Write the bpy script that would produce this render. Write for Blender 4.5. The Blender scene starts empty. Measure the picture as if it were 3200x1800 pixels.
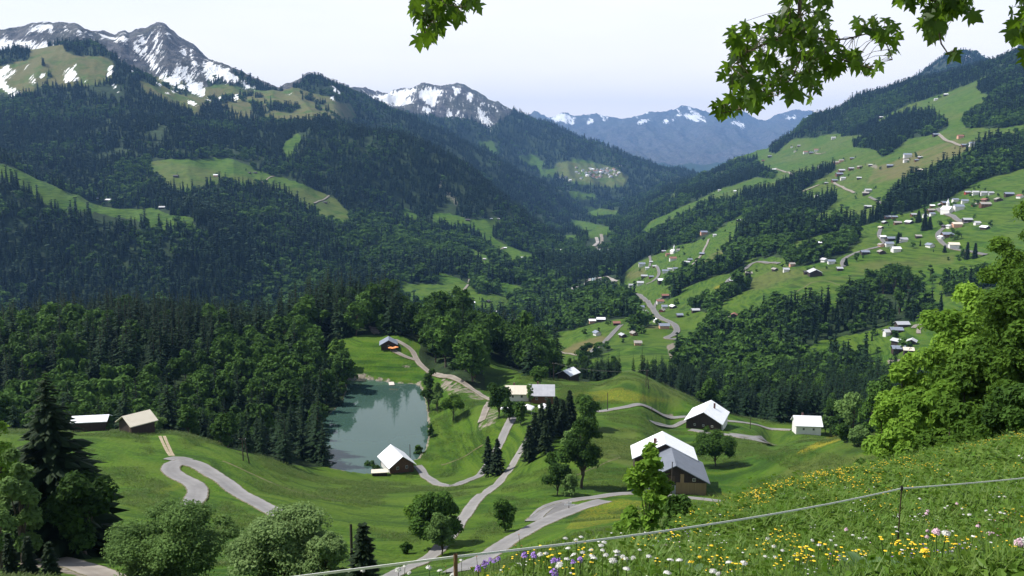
import bpy, math, random
import numpy as np
from mathutils import Vector, Matrix
R = math.radians
random.seed(7)
rng = np.random.default_rng(11)
SC = bpy.context.scene
COL = SC.collection

# ------------------------------------------------------------------ camera model (metres, camera at the origin)
FPX = 2231.0
TH = math.atan(349.5 / FPX)
CT, ST = math.cos(TH), math.sin(TH)
Y0 = 20.0

def pix_ae(x, y):
    xc = (np.asarray(x, float) - 1288.0) / FPX
    yc = -(np.asarray(y, float) - 724.5) / FPX
    d1 = CT + yc * ST
    return xc / d1, (-ST + yc * CT) / d1

def project(X, Y, Z):
    dep = Y * CT - Z * ST
    dep = np.where(dep < 0.3, 0.3, dep)
    return 1288.0 + FPX * X / dep, 724.5 - FPX * (Z * CT + Y * ST) / dep

# ------------------------------------------------------------------ noise
def _hash(ix, iy, s):
    h = (ix.astype(np.int64) * 374761393 + iy.astype(np.int64) * 668265263 + s * 974634777) & 0xffffffff
    h = ((h ^ (h >> 13)) * 1274126177) & 0xffffffff
    return ((h ^ (h >> 16)) & 0xffff) / 65535.0

def vnoise(x, y, s=0):
    ix, iy = np.floor(x), np.floor(y)
    fx, fy = x - ix, y - iy
    fx = fx * fx * (3 - 2 * fx); fy = fy * fy * (3 - 2 * fy)
    a = _hash(ix, iy, s); b = _hash(ix + 1, iy, s); c = _hash(ix, iy + 1, s); d = _hash(ix + 1, iy + 1, s)
    return (a + (b - a) * fx) * (1 - fy) + (c + (d - c) * fx) * fy - 0.5

def fbm(x, y, o=4, s=0):
    r = 0; a = 1.0
    for k in range(o):
        r = r + a * vnoise(x + 17.3 * k, y - 9.1 * k, s + k); x = x * 2.03; y = y * 2.03; a *= 0.5
    return r

def ridged(x, y, o=4, s=0):
    r = 0; a = 1.0
    for k in range(o):
        r = r + a * (0.5 - 2 * np.abs(vnoise(x + 7.7 * k, y + 3.3 * k, s + k))); x = x * 2.1; y = y * 2.1; a *= 0.5
    return r

# ------------------------------------------------------------------ pchip
def pchip_slopes(S, G):
    h = np.diff(S, axis=0); d = np.diff(G, axis=0) / h
    m = np.zeros_like(G)
    w1 = 2 * h[1:] + h[:-1]; w2 = h[1:] + 2 * h[:-1]
    with np.errstate(divide='ignore', invalid='ignore'):
        mm = (w1 + w2) / (w1 / d[:-1] + w2 / d[1:])
    ok = (d[:-1] * d[1:]) > 0
    m[1:-1] = np.where(ok, mm, 0)
    m[0] = d[0]; m[-1] = d[-1]
    return m

def pchip_eval(S, G, s):
    """S,G: (n,c); s: (r,) rows -> (r,c)"""
    m = pchip_slopes(S, G)
    n, c = S.shape
    out = np.empty((len(s), c)); ci = np.arange(c)
    for r, sv in enumerate(s):
        i = np.clip((S <= sv).sum(0) - 1, 0, n - 2)
        s0, s1 = S[i, ci], S[i + 1, ci]
        h = s1 - s0; t = np.clip((sv - s0) / h, 0, 1)
        out[r] = ((1 + 2 * t) * (1 - t) ** 2 * G[i, ci] + t * (1 - t) ** 2 * h * m[i, ci]
                  + t * t * (3 - 2 * t) * G[i + 1, ci] + t * t * (t - 1) * h * m[i + 1, ci])
    return out

# ------------------------------------------------------------------ land profile: level lines from near to far
# each row (x, v, Y): x picks the bearing, Y the distance, v>=0 the sight line's picture height, v<0 the altitude in m
XS = [-600, 0, 200, 400, 600, 800, 1000, 1200, 1400, 1600, 1800, 2000, 2200, 2400, 2600, 3000]
def rows(v, Y):
    Y = Y if isinstance(Y, (list, tuple)) else [Y] * len(v)
    return list(zip(XS, v, Y))
CUR = []
CUR.append([(-600, 4.6, -14), (3000, 4.6, -14)])          # special-cased below (behind the viewer)
CUR.append([(-600, -2.3, 1), (1288, -1.9, 1), (3000, -1.0, 1)])
CUR.append([(-600, -5.6, 6), (600, -4.6, 6), (1288, -3.85, 6), (2000, -3.55, 6), (3000, -3.1, 6)])
CUR.append([(-600, 1950, 7.2), (600, 1790, 7.5), (1000, 1650, 8), (1200, 1590, 8.5), (1400, 1545, 9), (1600, 1505, 10.5), (1750, 1475, 12), (1950, 1440, 13.5), (2268, 1382, 16), (2576, 1325, 18), (3000, 1255, 20)])
CUR.append([(-600, 1780, 9), (600, 1690, 9), (1000, 1570, 9.5), (1200, 1515, 10), (1400, 1462, 11), (1600, 1412, 14), (1700, 1382, 16),
            (1750, 1357, 18), (1950, 1272, 21), (2150, 1212, 25), (2300, 1184, 28), (2576, 1122, 33), (3000, 1035, 38)])
CUR.append(rows([1560, 1530, 1520, 1520, 1530, 1540, 1560, 1530, 1490, 1430, 1400, 1380, 1370, 1330, 1300, 1260],
                [40, 42, 42, 45, 45, 45, 45, 40, 36, 32, 38, 42, 50, 56, 62, 70]))
CUR.append(rows([1480, 1460, 1455, 1455, 1455, 1455, 1455, 1430, 1405, 1375, 1340, 1320, 1320, 1310, 1300, 1290],
                [70, 80, 85, 90, 95, 105, 115, 115, 100, 60, 60, 75, 100, 130, 150, 170]))
CUR.append(rows([1400, 1390, 1385, 1380, 1375, 1375, 1360, 1340, 1320, 1300, 1290, 1272, 1240, 1245, 1240, 1240],
                [105, 115, 120, 130, 140, 150, 160, 165, 165, 170, 170, 170, 170, 190, 200, 220]))
CUR.append(rows([1280, 1260, 1250, 1230, 1240, 1260, 1270, 1250, 1235, 1235, 1243, 1215, 1170, 1150, 1150, 1150],
                [160, 180, 185, 195, 200, 205, 210, 215, 215, 215, 215, 220, 220, 230, 240, 250]))
M4 = rows([1085, 1080, 1085, 1083, 1140, 1193, 1197, 1197, 1150, 1160, 1170, 1130, 1090, 1080, 1080, 1080],
          [260, 265, 265, 270, 250, 282, 303, 290, 260, 255, 255, 260, 270, 275, 280, 300])
CUR.append(M4)
CUR.append([(-600, -112, 330), (0, -112, 330), (400, -113, 330), (600, -114, 330), (800, -117, 330), (1000, -117, 335), (1080, -113, 335),
            (1150, 1100, 330), (1230, 1075, 315), (1290, 1050, 320), (1340, 1065, 310), (1400, 1060, 310), (1500, 1050, 320), (1600, 1055, 320),
            (1700, 1085, 340), (1800, 1085, 340), (1900, 1100, 340), (2000, -119, 345), (2100, -116, 345), (2200, -118, 345), (2400, -118, 345), (2600, -115, 345), (3000, -110, 345)])
CUR.append([(-600, -105, 420), (0, -107, 420), (400, -110, 420), (600, -113, 420), (800, -116, 425), (870, -116, 425), (1000, -116, 425), (1060, -114, 425),
            (1150, 965, 400), (1230, 990, 390), (1300, 960, 400), (1400, 970, 400), (1500, 975, 400), (1580, 935, 430), (1700, 985, 420),
            (1800, 1030, 400), (1900, 1055, 400), (2000, 1067, 390), (2100, -126, 400), (2400, -130, 400), (3000, -130, 400)])
CUR.append([(-600, 870, 500), (0, 875, 500), (200, 850, 520), (400, 845, 520), (600, 870, 510), (700, 890, 500), (800, 872, 500), (860, 836, 490),
            (900, 835, 485), (960, 846, 480), (1000, 850, 478), (1060, 862, 485), (1100, 862, 500), (1200, 890, 480), (1300, 930, 470), (1400, 948, 470),
            (1500, 953, 500), (1580, 950, 480), (1700, 1000, 480), (1800, 1038, 470), (2000, 1055, 470), (2200, -145, 480), (3000, -145, 480)])
CUR.append([(-600, -128, 600), (0, -128, 600), (200, -124, 600), (400, -124, 600), (600, -126, 600), (700, 862, 600), (770, 828, 590), (830, 797, 585), (900, 782, 585), (960, 790, 585),
            (1000, 810, 580), (1060, 842, 575), (1140, 828, 565), (1200, 850, 555), (1300, 900, 545), (1400, 943, 545), (1500, -155, 600), (1600, -155, 600),
            (1700, -155, 600), (1800, 985, 600), (2000, 968, 600), (2200, 965, 600), (2300, 915, 600), (2600, 900, 600), (3000, 880, 600)])
CUR.append([(-600, -260, 850), (900, -260, 850), (1000, -250, 850), (1100, -240, 850), (1200, -230, 850), (1300, -215, 850), (1400, 902, 800),
            (1500, 880, 800), (1600, 872, 790), (1700, 880, 780), (1800, 900, 760), (2000, 890, 740), (2100, 885, 740), (2200, 870, 720), (2300, 850, 700), (2600, 840, 700), (3000, 800, 700)])
CUR.append([(-600, -330, 1150), (900, -330, 1150), (1000, -300, 1150), (1100, -280, 1150), (1200, -262, 1150), (1290, 838, 1180), (1400, 835, 1000),
            (1500, 808, 1020), (1600, 800, 1000), (1700, 800, 980), (1800, 810, 900), (1900, 795, 880), (2000, 780, 860), (2100, 775, 850), (2200, 790, 820), (2400, 770, 800), (2600, 740, 790), (3000, 700, 790)])
CUR.append([(-600, 850, 1400), (0, 850, 1400), (400, 860, 1400), (700, 850, 1450), (900, 800, 1450), (1000, 752, 1500), (1200, 768, 1450), (1290, 790, 1400),
            (1400, 760, 1500), (1500, 738, 1650), (1560, 745, 1500), (1600, 762, 1300), (1700, 748, 1200), (1800, 735, 1100), (2000, 722, 1000), (2200, 705, 1000), (2400, 690, 980), (2600, 650, 950), (3000, 600, 950)])
CUR.append([(-600, 380, 1900), (0, 425, 1850), (100, 462, 1850), (240, 507, 1850), (400, 540, 1850), (500, 560, 1850), (600, 592, 1850), (700, 615, 1850),
            (800, 642, 1850), (900, 662, 1850), (1000, 680, 1850), (1200, 692, 1900), (1300, 702, 1900), (1400, 716, 1900), (1480, 716, 1900), (1560, 705, 1850),
            (1600, 700, 1700), (1700, 690, 1500), (1800, 670, 1400), (1900, 660, 1300), (2000, 650, 1200), (2100, 640, 1150), (2200, 620, 1150), (2400, 598, 1130), (2600, 560, 1120), (3000, 500, 1120)])
CUR.append([(-600, 405, 2080), (0, 450, 2040), (240, 522, 2050), (400, 547, 2000), (600, 562, 2050), (800, 572, 2150), (900, 600, 2150), (1000, 600, 2250),
            (1100, 610, 2300), (1200, 640, 2250), (1300, 660, 2250), (1400, 668, 2300), (1500, 655, 2450), (1560, 650, 2400), (1600, 640, 2200), (1700, 620, 2000),
            (1800, 600, 1800), (1900, 580, 1700), (2000, 570, 1600), (2100, 560, 1550), (2200, 550, 1450), (2300, 540, 1400), (2400, 520, 1350), (2600, 480, 1300), (3000, 420, 1300)])
CUR.append([(-600, 330, 2500), (0, 370, 2500), (200, 410, 2450), (400, 430, 2400), (600, 432, 2450), (700, 452, 2450), (800, 500, 2450), (880, 535, 2400), (1000, 560, 2500),
            (1100, 550, 2600), (1200, 560, 2600), (1300, 600, 2600), (1400, 635, 2650), (1450, 620, 2800), (1500, 608, 2950), (1560, 605, 2900), (1600, 600, 2700), (1700, 560, 2500),
            (1800, 545, 2300), (1900, 530, 2200), (2000, 520, 2000), (2100, 510, 1900), (2200, 490, 1800), (2300, 470, 1700), (2400, 450, 1650), (2600, 410, 1600), (3000, 340, 1550)])
M15 = [(-600, 240, 3000), (0, 270, 3000), (200, 290, 3000), (400, 290, 3000), (500, 312, 3000), (600, 330, 3000), (700, 338, 3000), (780, 318, 3000), (850, 326, 3000), (1000, 352, 3000),
       (1100, 388, 3000), (1180, 432, 3000), (1220, 468, 2960), (1260, 505, 2900), (1350, 578, 2850), (1420, 620, 2850), (1460, 605, 3200), (1500, 585, 3600), (1560, 572, 3600), (1600, 560, 3400), (1700, 515, 3100),
       (1800, 490, 2900), (1900, 470, 2700), (2000, 450, 2500), (2100, 430, 2400), (2200, 400, 2300), (2300, 380, 2200), (2400, 350, 2100), (2600, 300, 2000), (3000, 210, 1900)]
CUR.append(M15)
M16 = [(-600, 130, 3700), (0, 138, 3700), (83, 125, 3700), (170, 114, 3700), (235, 115, 3700), (280, 140, 3650), (333, 180, 3600), (383, 203, 3600), (450, 238, 3550),
       (540, 268, 3500), (640, 285, 3450), (760, 293, 3400), (830, 308, 3350), (900, 360, 3500), (1000, 385, 3500), (1100, 425, 3500), (1200, 485, 3500),
       (1300, 560, 3400), (1400, 602, 3500), (1450, 588, 4000), (1500, 568, 4200), (1560, 548, 4300), (1600, 532, 4200), (1700, 490, 3900), (1800, 468, 3500), (1900, 440, 3300),
       (2000, 420, 3100), (2100, 390, 3000), (2200, 350, 2900), (2300, 320, 2750), (2400, 290, 2600), (2600, 220, 2500), (3000, 100, 2400)]
CUR.append(M16)
CUR.append([(-600, 180, 4000), (0, 176, 4000), (170, 172, 4000), (280, 182, 3950), (383, 226, 3900), (450, 244, 3850), (540, 254, 3900), (640, 258, 3850), (760, 265, 3800), (830, 282, 3800),
            (900, 345, 4000), (1000, 365, 4200), (1100, 400, 4200), (1200, 455, 4200), (1300, 515, 4200), (1400, 565, 4300), (1450, 570, 4500), (1500, 552, 4700), (1560, 532, 4900),
            (1600, 517, 4700), (1700, 478, 4400), (1800, 450, 4000), (1900, 416, 3800), (2000, 388, 3700), (2100, 355, 3500), (2200, 320, 3300), (2300, 285, 3100), (2400, 245, 3000), (2600, 162, 2900), (3000, 20, 2800)])
M18 = [(-600, 110, 4800), (-100, 92, 4800), (0, 83, 4800), (60, 70, 4800), (100, 66, 4800), (165, 60, 4800), (190, 60, 4800), (215, 75, 4800), (240, 84, 4800), (290, 93, 4800), (300, 83, 4800), (313, 82, 4800),
       (325, 91, 4800), (345, 85, 4800), (360, 88, 4800), (385, 75, 4800), (400, 69, 4800), (415, 70, 4800), (430, 85, 4800), (460, 110, 4800), (490, 130, 4800), (515, 155, 4800), (560, 175, 4800), (600, 192, 4800),
       (640, 211, 4800), (680, 229, 4800), (700, 233, 4800), (730, 217, 4800), (760, 209, 4800), (790, 208, 4800), (830, 219, 4800), (860, 224, 4850), (890, 236, 4900), (940, 262, 4950), (1000, 293, 5000), (1100, 337, 5000),
       (1180, 374, 5000), (1300, 437, 5000), (1400, 497, 5100), (1450, 532, 5200), (1500, 540, 5400), (1560, 522, 5500), (1600, 507, 5500), (1650, 490, 5300), (1700, 471, 5100), (1725, 463, 4900), (1750, 452, 4700),
       (1800, 437, 4400), (1850, 408, 4300), (1900, 394, 4200), (1950, 370, 4200), (1994, 340, 4200), (2050, 296, 4200), (2110, 279, 4200), (2160, 251, 4200), (2210, 241, 4100), (2284, 213, 4000), (2350, 201, 3900),
       (2400, 187, 3800), (2450, 174, 3700), (2494, 162, 3600), (2576, 129, 3500), (3000, 5, 3300)]
CUR.append(M18)
CUR.append([(-600, 150, 5600), (400, 130, 5600), (600, 240, 5600), (880, 270, 5600), (1000, 335, 5600), (1100, 372, 5600), (1200, 415, 5600), (1300, 452, 5700), (1400, 473, 5900), (1450, 465, 6000), (1500, 468, 6100),
            (1600, 482, 6100), (1700, 470, 6100), (1740, 462, 6000), (1800, 470, 5600), (1900, 430, 5500), (2000, 380, 5500), (2100, 330, 5500), (2200, 290, 5300), (2300, 255, 5200), (2400, 222, 5000), (2600, 170, 4800), (3000, 80, 4800)])
M20 = [(-600, 200, 8000), (0, 180, 8000), (600, 262, 8000), (800, 262, 8000), (860, 240, 8000), (880, 231, 8000), (909, 233, 8000), (942, 236, 8000), (982, 237, 8000), (1009, 229, 8000), (1052, 225, 8000), (1076, 219, 8000),
       (1126, 217, 8000), (1149, 218, 8000), (1179, 228, 8000), (1212, 243, 8000), (1242, 260, 8000), (1289, 277, 8000), (1306, 287, 8000), (1332, 300, 8000), (1376, 313, 8000), (1426, 337, 7900), (1459, 353, 7900),
       (1509, 373, 7800), (1559, 390, 7700), (1609, 410, 7600), (1659, 427, 7500), (1718, 439, 7400), (1745, 449, 7300), (1800, 460, 7300), (1900, 450, 7200), (2000, 400, 7000), (2100, 350, 7000), (2200, 292, 6800), (2284, 222, 6500),
       (2334, 182, 6500), (2377, 152, 6500), (2420, 140, 6500), (2450, 147, 6500), (2474, 163, 6500), (2520, 200, 6500), (2600, 230, 6500), (3000, 240, 6500)]
CUR.append(M20)
CUR.append([(-600, -300, 12000), (1200, -300, 12000), (1740, -430, 12000), (2000, -430, 12000), (3000, -300, 12000)])
CUR.append([(-600, 400, 16500), (1300, 392, 16500), (1500, 398, 16500), (1700, 405, 16500), (1900, 400, 16500), (3000, 380, 16500)])
CUR.append([(-600, 330, 20000), (1250, 330, 20000), (1332, 318, 20000), (1400, 340, 20000), (1500, 352, 20000), (1600, 338, 20000), (1718, 345, 20000), (1800, 330, 20000), (1900, 345, 20000), (2000, 325, 20000), (2100, 330, 20000), (3000, 330, 20000)])
M23 = [(-600, 300, 24000), (1200, 300, 24000), (1332, 299, 24000), (1349, 286, 24000), (1369, 297, 24000), (1389, 294, 24000), (1422, 284, 24000), (1446, 292, 24000), (1462, 292, 24000), (1492, 287, 24000),
       (1522, 291, 24000), (1552, 297, 24000), (1586, 300, 24000), (1639, 296, 24000), (1652, 299, 24000), (1686, 292, 24000), (1702, 289, 24000), (1718, 281, 24000), (1734, 279, 24000), (1750, 283, 24000), (1784, 297, 24000),
       (1827, 289, 24000), (1867, 286, 24000), (1917, 304, 24000), (1967, 290, 24000), (2004, 286, 24000), (2034, 287, 24000), (2055, 295, 24000), (2200, 300, 24000), (3000, 300, 24000)]
CUR.append(M23)
CUR.append([(-600, -700, 26500), (3000, -700, 26500)])

NA, NS = 1060, 1240
AG = np.linspace(-0.80, 0.80, NA)
SG = np.concatenate([np.linspace(math.log(6.0), math.log(26.0), 110, endpoint=False), np.linspace(math.log(26.0), math.log(26400.0), NS - 110)])

def curve_to_grid(c, k):
    if k == 0:
        Y = np.full(NA, -14.0); Z = np.full(NA, 3.6); return np.log(Y + Y0), Z / (Y + Y0)
    c = np.array(c, float)
    a, e = pix_ae(c[:, 0], np.maximum(c[:, 1], 0))
    Yv = c[:, 2]
    Z = np.where(c[:, 1] < 0, c[:, 1], e * Yv)
    X = a * Yv
    A = X / (Yv + Y0); S = np.log(Yv + Y0); G = Z / (Yv + Y0)
    # extend flat
    A = np.concatenate([[-2.0], A, [2.0]]); S = np.concatenate([[S[0]], S, [S[-1]]]); G = np.concatenate([[G[0]], G, [G[-1]]])
    o = np.argsort(A); A, S, G = A[o], S[o], G[o]
    Am = A[:, None]
    g = pchip_eval(Am, G[:, None], AG)[:, 0]; s = pchip_eval(Am, S[:, None], AG)[:, 0]
    return s, g
SS, GG = zip(*[curve_to_grid(c, k) for k, c in enumerate(CUR)])
SS = np.array(SS); GG = np.array(GG)
for k in range(1, len(SS)):
    SS[k] = np.maximum(SS[k], SS[k - 1] + 0.012)
GRID = pchip_eval(SS, GG, SG)                       # Z/(Y+Y0)
YR = np.exp(SG) - Y0                                 # (NS,)
XX = AG[None, :] * (YR[:, None] + Y0)
YY = np.repeat(YR[:, None], NA, 1)
ZZ = GRID * (YR[:, None] + Y0)
PX0, PY0 = project(XX, YY, ZZ)
# relief that grows with distance, held off the ridge lines
crest = np.ones_like(ZZ)
for idx in (-2, -6, -8, -10, -11):                   # M23, M20, M18, M16, M15
    crest = np.minimum(crest, np.clip(np.abs(SG[:, None] - SS[idx][None, :]) / 0.035, 0.12, 1))
for L, s in ((9, 1), (30, 2), (90, 3), (260, 4), (700, 5)):
    act = np.clip((YY - 7 * L) / (6 * L), 0, 1)
    ZZ += act * crest * (0.030 if L > 40 else .042) * L * 2 * vnoise(XX / L, YY / L, s)
left = (PX0 < 1560) | (YY > 5300)
act = np.clip((YY - 1350) / 500, 0, 1) * left * crest
ZZ += act * 36 * ridged(XX / 300 + 0.3 * YY / 300, YY / 800, 4, 20)
act = np.clip((YY - 3900) / 500, 0, 1) * crest * np.where(YY > 5200, 1.6, 1.0)
ZZ += act * 34 * ridged(XX / 220, YY / 480, 5, 30)
act = np.clip((YY - 13000) / 3000, 0, 1) * crest
ZZ += act * 210 * ridged(XX / 1300, YY / 3000, 6, 33)
act = np.clip(1 - np.abs(YY - 15) / 45, 0, 1)
ZZ += act * 0.22 * fbm(XX / 2.5, YY / 2.5, 3, 40)

# ------------------------------------------------------------------ terrain lookups
def bil(GR, X, Y):
    X = np.asarray(X, float); Y = np.asarray(Y, float)
    A = X / (Y + Y0); S = np.log(np.maximum(Y + Y0, 6.01))
    ca = np.clip((A - AG[0]) / (AG[1] - AG[0]), 0, NA - 1.001)
    ra = np.clip(np.interp(S, SG, np.arange(NS)), 0, NS - 1.001)
    i = ra.astype(int); j = ca.astype(int); fi = ra - i; fj = ca - j
    return (GR[i, j] * (1 - fj) + GR[i, j + 1] * fj) * (1 - fi) + (GR[i + 1, j] * (1 - fj) + GR[i + 1, j + 1] * fj) * fi
def ground(X, Y):
    return bil(ZZ, X, Y)

def hit(x, y, ymin=22.0, ymax=26000.0):
    """first ground point seen along the sight line (x,y), beyond ymin"""
    a, e = pix_ae(x, y)
    a = np.atleast_1d(a); e = np.atleast_1d(e)
    Ys = np.exp(np.linspace(math.log(ymin), math.log(ymax), 2600))
    out = []
    for aa, ee in zip(a, e):
        z = ground(aa * Ys, Ys); d = z - ee * Ys
        k = np.argmax(d > 0)
        if d[k] <= 0:
            k = int(np.argmax(d / Ys))     # just above a ridge: take the closest approach
            Yh = Ys[k]
        elif k == 0:
            Yh = Ys[0]
        else:
            t = d[k - 1] / (d[k - 1] - d[k]); Yh = Ys[k - 1] + t * (Ys[k] - Ys[k - 1])
        out.append((aa * Yh, Yh, float(ground(aa * Yh, Yh))))
    return np.array(out)

# ------------------------------------------------------------------ lake basin
ZL = -114.7
LAKE_PX = [(830, 1203), (822, 1165), (806, 1130), (800, 1095), (812, 1060), (838, 1035), (862, 1015), (872, 985), (872, 958), (905, 950), (955, 958), (1010, 965), (1058, 968),
           (1066, 1000), (1074, 1035), (1078, 1070), (1077, 1105), (1070, 1130), (1050, 1152), (1010, 1172), (960, 1190), (900, 1200), (860, 1204)]
_a, _e = pix_ae([p[0] for p in LAKE_PX], [p[1] for p in LAKE_PX])
LK = np.stack([_a * ZL / _e, ZL / _e], 1)
def inpoly(px, py, P):
    P = np.asarray(P, float); c = np.zeros(px.shape, bool)
    x0, y0 = P[:, 0], P[:, 1]; x1, y1 = np.roll(x0, 1), np.roll(y0, 1)
    for a, b, cc, d in zip(x0, y0, x1, y1):
        if b == d: continue
        c ^= ((b > py) != (d > py)) & (px < (cc - a) * (py - b) / (d - b) + a)
    return c
def polydist(px, py, P):
    P = np.asarray(P, float); Q = np.roll(P, -1, 0); best = np.full(px.shape, 1e9)
    for (a, b), (c, d) in zip(P, Q):
        dx, dy = c - a, d - b; L = dx * dx + dy * dy + 1e-9
        t = np.clip(((px - a) * dx + (py - b) * dy) / L, 0, 1)
        best = np.minimum(best, np.hypot(px - a - t * dx, py - b - t * dy))
    return best
sel = (YY > 255) & (YY < 480) & (XX < 10) & (XX > -110)
xs_, ys_ = XX[sel], YY[sel]
din = inpoly(xs_, ys_, LK); dd = polydist(xs_, ys_, LK)
z = ZZ[sel]
z = np.where(din, np.minimum(z, ZL - 0.15 - np.minimum(dd * 0.35, 3)), z)
w = np.clip(1 - dd / 14, 0, 1); tgt = ZL + 0.15 + dd * 0.22
z = np.where(~din, np.where(z < tgt, np.maximum(z, z * (1 - w) + tgt * w), z), z)
ZZ[sel] = z
PX, PY = project(XX, YY, ZZ)
# running horizon per bearing: which ground is in view
_ang = np.where(YY > 2, ZZ / np.maximum(YY, 2), -9)
HORI = np.maximum.accumulate(_ang, 0)
HAZE = 3.7e-5
# horizon table by true bearing
BB = np.linspace(-0.74, 0.74, 900); YB = np.exp(np.linspace(math.log(24), math.log(26000), 700))
_g = ground(BB[None, :] * YB[:, None], np.repeat(YB[:, None], len(BB), 1)) / YB[:, None]
HB = np.maximum.accumulate(_g, 0)
def horizon(X, Y):
    """steepest sight line blocked by ground nearer than Y"""
    b = X / Y
    j = np.clip(((b - BB[0]) / (BB[1] - BB[0])).astype(int), 0, len(BB) - 1)
    i = np.clip(np.searchsorted(YB, Y * 0.97) - 1, 0, len(YB) - 1)
    return HB[i, j]

# ------------------------------------------------------------------ land cover (outlines surveyed from the view, pinned to the ground)
MEADOW = [  # open ground inside the forested side: (ymin, ymax, outline)
    (1900, 3300, [(370, 408), (430, 400), (500, 402), (560, 395), (600, 405), (640, 425), (690, 440), (740, 455), (800, 480), (850, 505), (884, 545), (865, 552), (820, 547), (775, 520), (720, 480), (660, 460), (600, 457), (560, 452), (520, 456), (505, 480), (420, 462), (395, 440)]),
    (1500, 2100, [(-600, 380), (0, 415), (60, 432), (110, 458), (160, 478), (245, 500), (300, 508), (390, 525), (430, 540), (505, 552), (470, 563), (380, 562), (350, 540), (280, 528), (210, 518), (130, 510), (90, 485), (40, 450), (0, 438), (-600, 410)]),
    (900, 1900, [(1000, 700), (1030, 715), (1100, 717), (1105, 685), (1150, 698), (1182, 720), (1200, 738), (1280, 745), (1285, 782), (1230, 784), (1180, 767), (1120, 757), (1060, 752), (1010, 737)]),
    (1800, 3000, [(1000, 530), (1020, 524), (1068, 553), (1040, 555)]),
    (1800, 3000, [(1090, 535), (1150, 540), (1180, 553), (1240, 547), (1265, 553), (1240, 570), (1225, 578), (1245, 603), (1290, 623), (1340, 638), (1352, 648), (1290, 651), (1250, 632), (1232, 607), (1200, 583), (1160, 563), (1110, 560), (1088, 548)]),
    (1500, 2600, [(1180, 625), (1240, 650), (1225, 656), (1180, 642)]),
    (1300, 2300, [(1240, 703), (1300, 720), (1350, 735), (1340, 741), (1270, 736)]),
    (1500, 3000, [(1150, 652), (1180, 660), (1170, 670), (1155, 664)]),
    (2600, 3500, [(715, 360), (748, 335), (762, 340), (745, 375), (725, 388), (712, 380)]),
    (6200, 7900, [(1300, 392), (1340, 388), (1372, 410), (1360, 422), (1320, 405)]),
    (5300, 7000, [(1355, 425), (1400, 425), (1395, 446), (1370, 442)]),
    (5300, 7900, [(1400, 410), (1460, 400), (1530, 418), (1582, 440), (1570, 470), (1500, 466), (1430, 452), (1393, 430)]),
    (6200, 7900, [(1200, 355), (1240, 355), (1252, 382), (1210, 376)]),
    (3300, 6200, [(1430, 480), (1500, 490), (1490, 500), (1440, 495)]),
    (2900, 6200, [(1470, 520), (1560, 530), (1550, 546), (1480, 541)]),
    (2500, 5000, [(1430, 550), (1480, 560), (1545, 572), (1500, 592), (1450, 577)]),
    (2300, 4000, [(1390, 538), (1440, 548), (1450, 560), (1400, 556)]),
    (2200, 4000, [(1415, 590), (1450, 592), (1445, 608), (1425, 606)]),
]
ALP = [(-900, -40), (1000, -40), (1000, 310), (827, 312), (767, 311), (700, 301), (633, 298), (567, 301), (500, 294), (467, 281), (417, 264), (400, 248), (350, 229), (300, 205), (283, 202), (233, 214), (160, 218), (97, 218), (77, 234), (50, 244), (0, 228), (-900, 222)]
ALPTREES = [[(158, 108), (265, 112), (272, 142), (230, 140), (200, 141), (165, 127)], [(282, 168), (302, 163), (348, 200), (352, 228), (288, 216)], [(498, 275), (552, 268), (568, 302), (508, 302)],
            [(628, 264), (662, 264), (668, 293), (635, 293)], [(-200, 125), (75, 128), (72, 150), (0, 166), (-200, 166)], [(272, 135), (330, 176), (402, 212), (398, 220), (320, 186), (270, 145)], [(668, 255), (760, 268), (735, 285), (680, 275)]]
CRESTTREES = [(4100, 5100, [(585, 180), (640, 205), (700, 230), (735, 235), (725, 252), (672, 238), (618, 216), (590, 196)]), (4100, 5100, [(735, 215), (790, 200), (860, 215), (900, 240), (1000, 290), (1400, 480), (1400, 600), (900, 330), (870, 262), (850, 232), (790, 222), (745, 235)]),
              (4100, 5100, [(515, 200), (545, 190), (570, 215), (560, 235), (530, 225)])]
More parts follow.
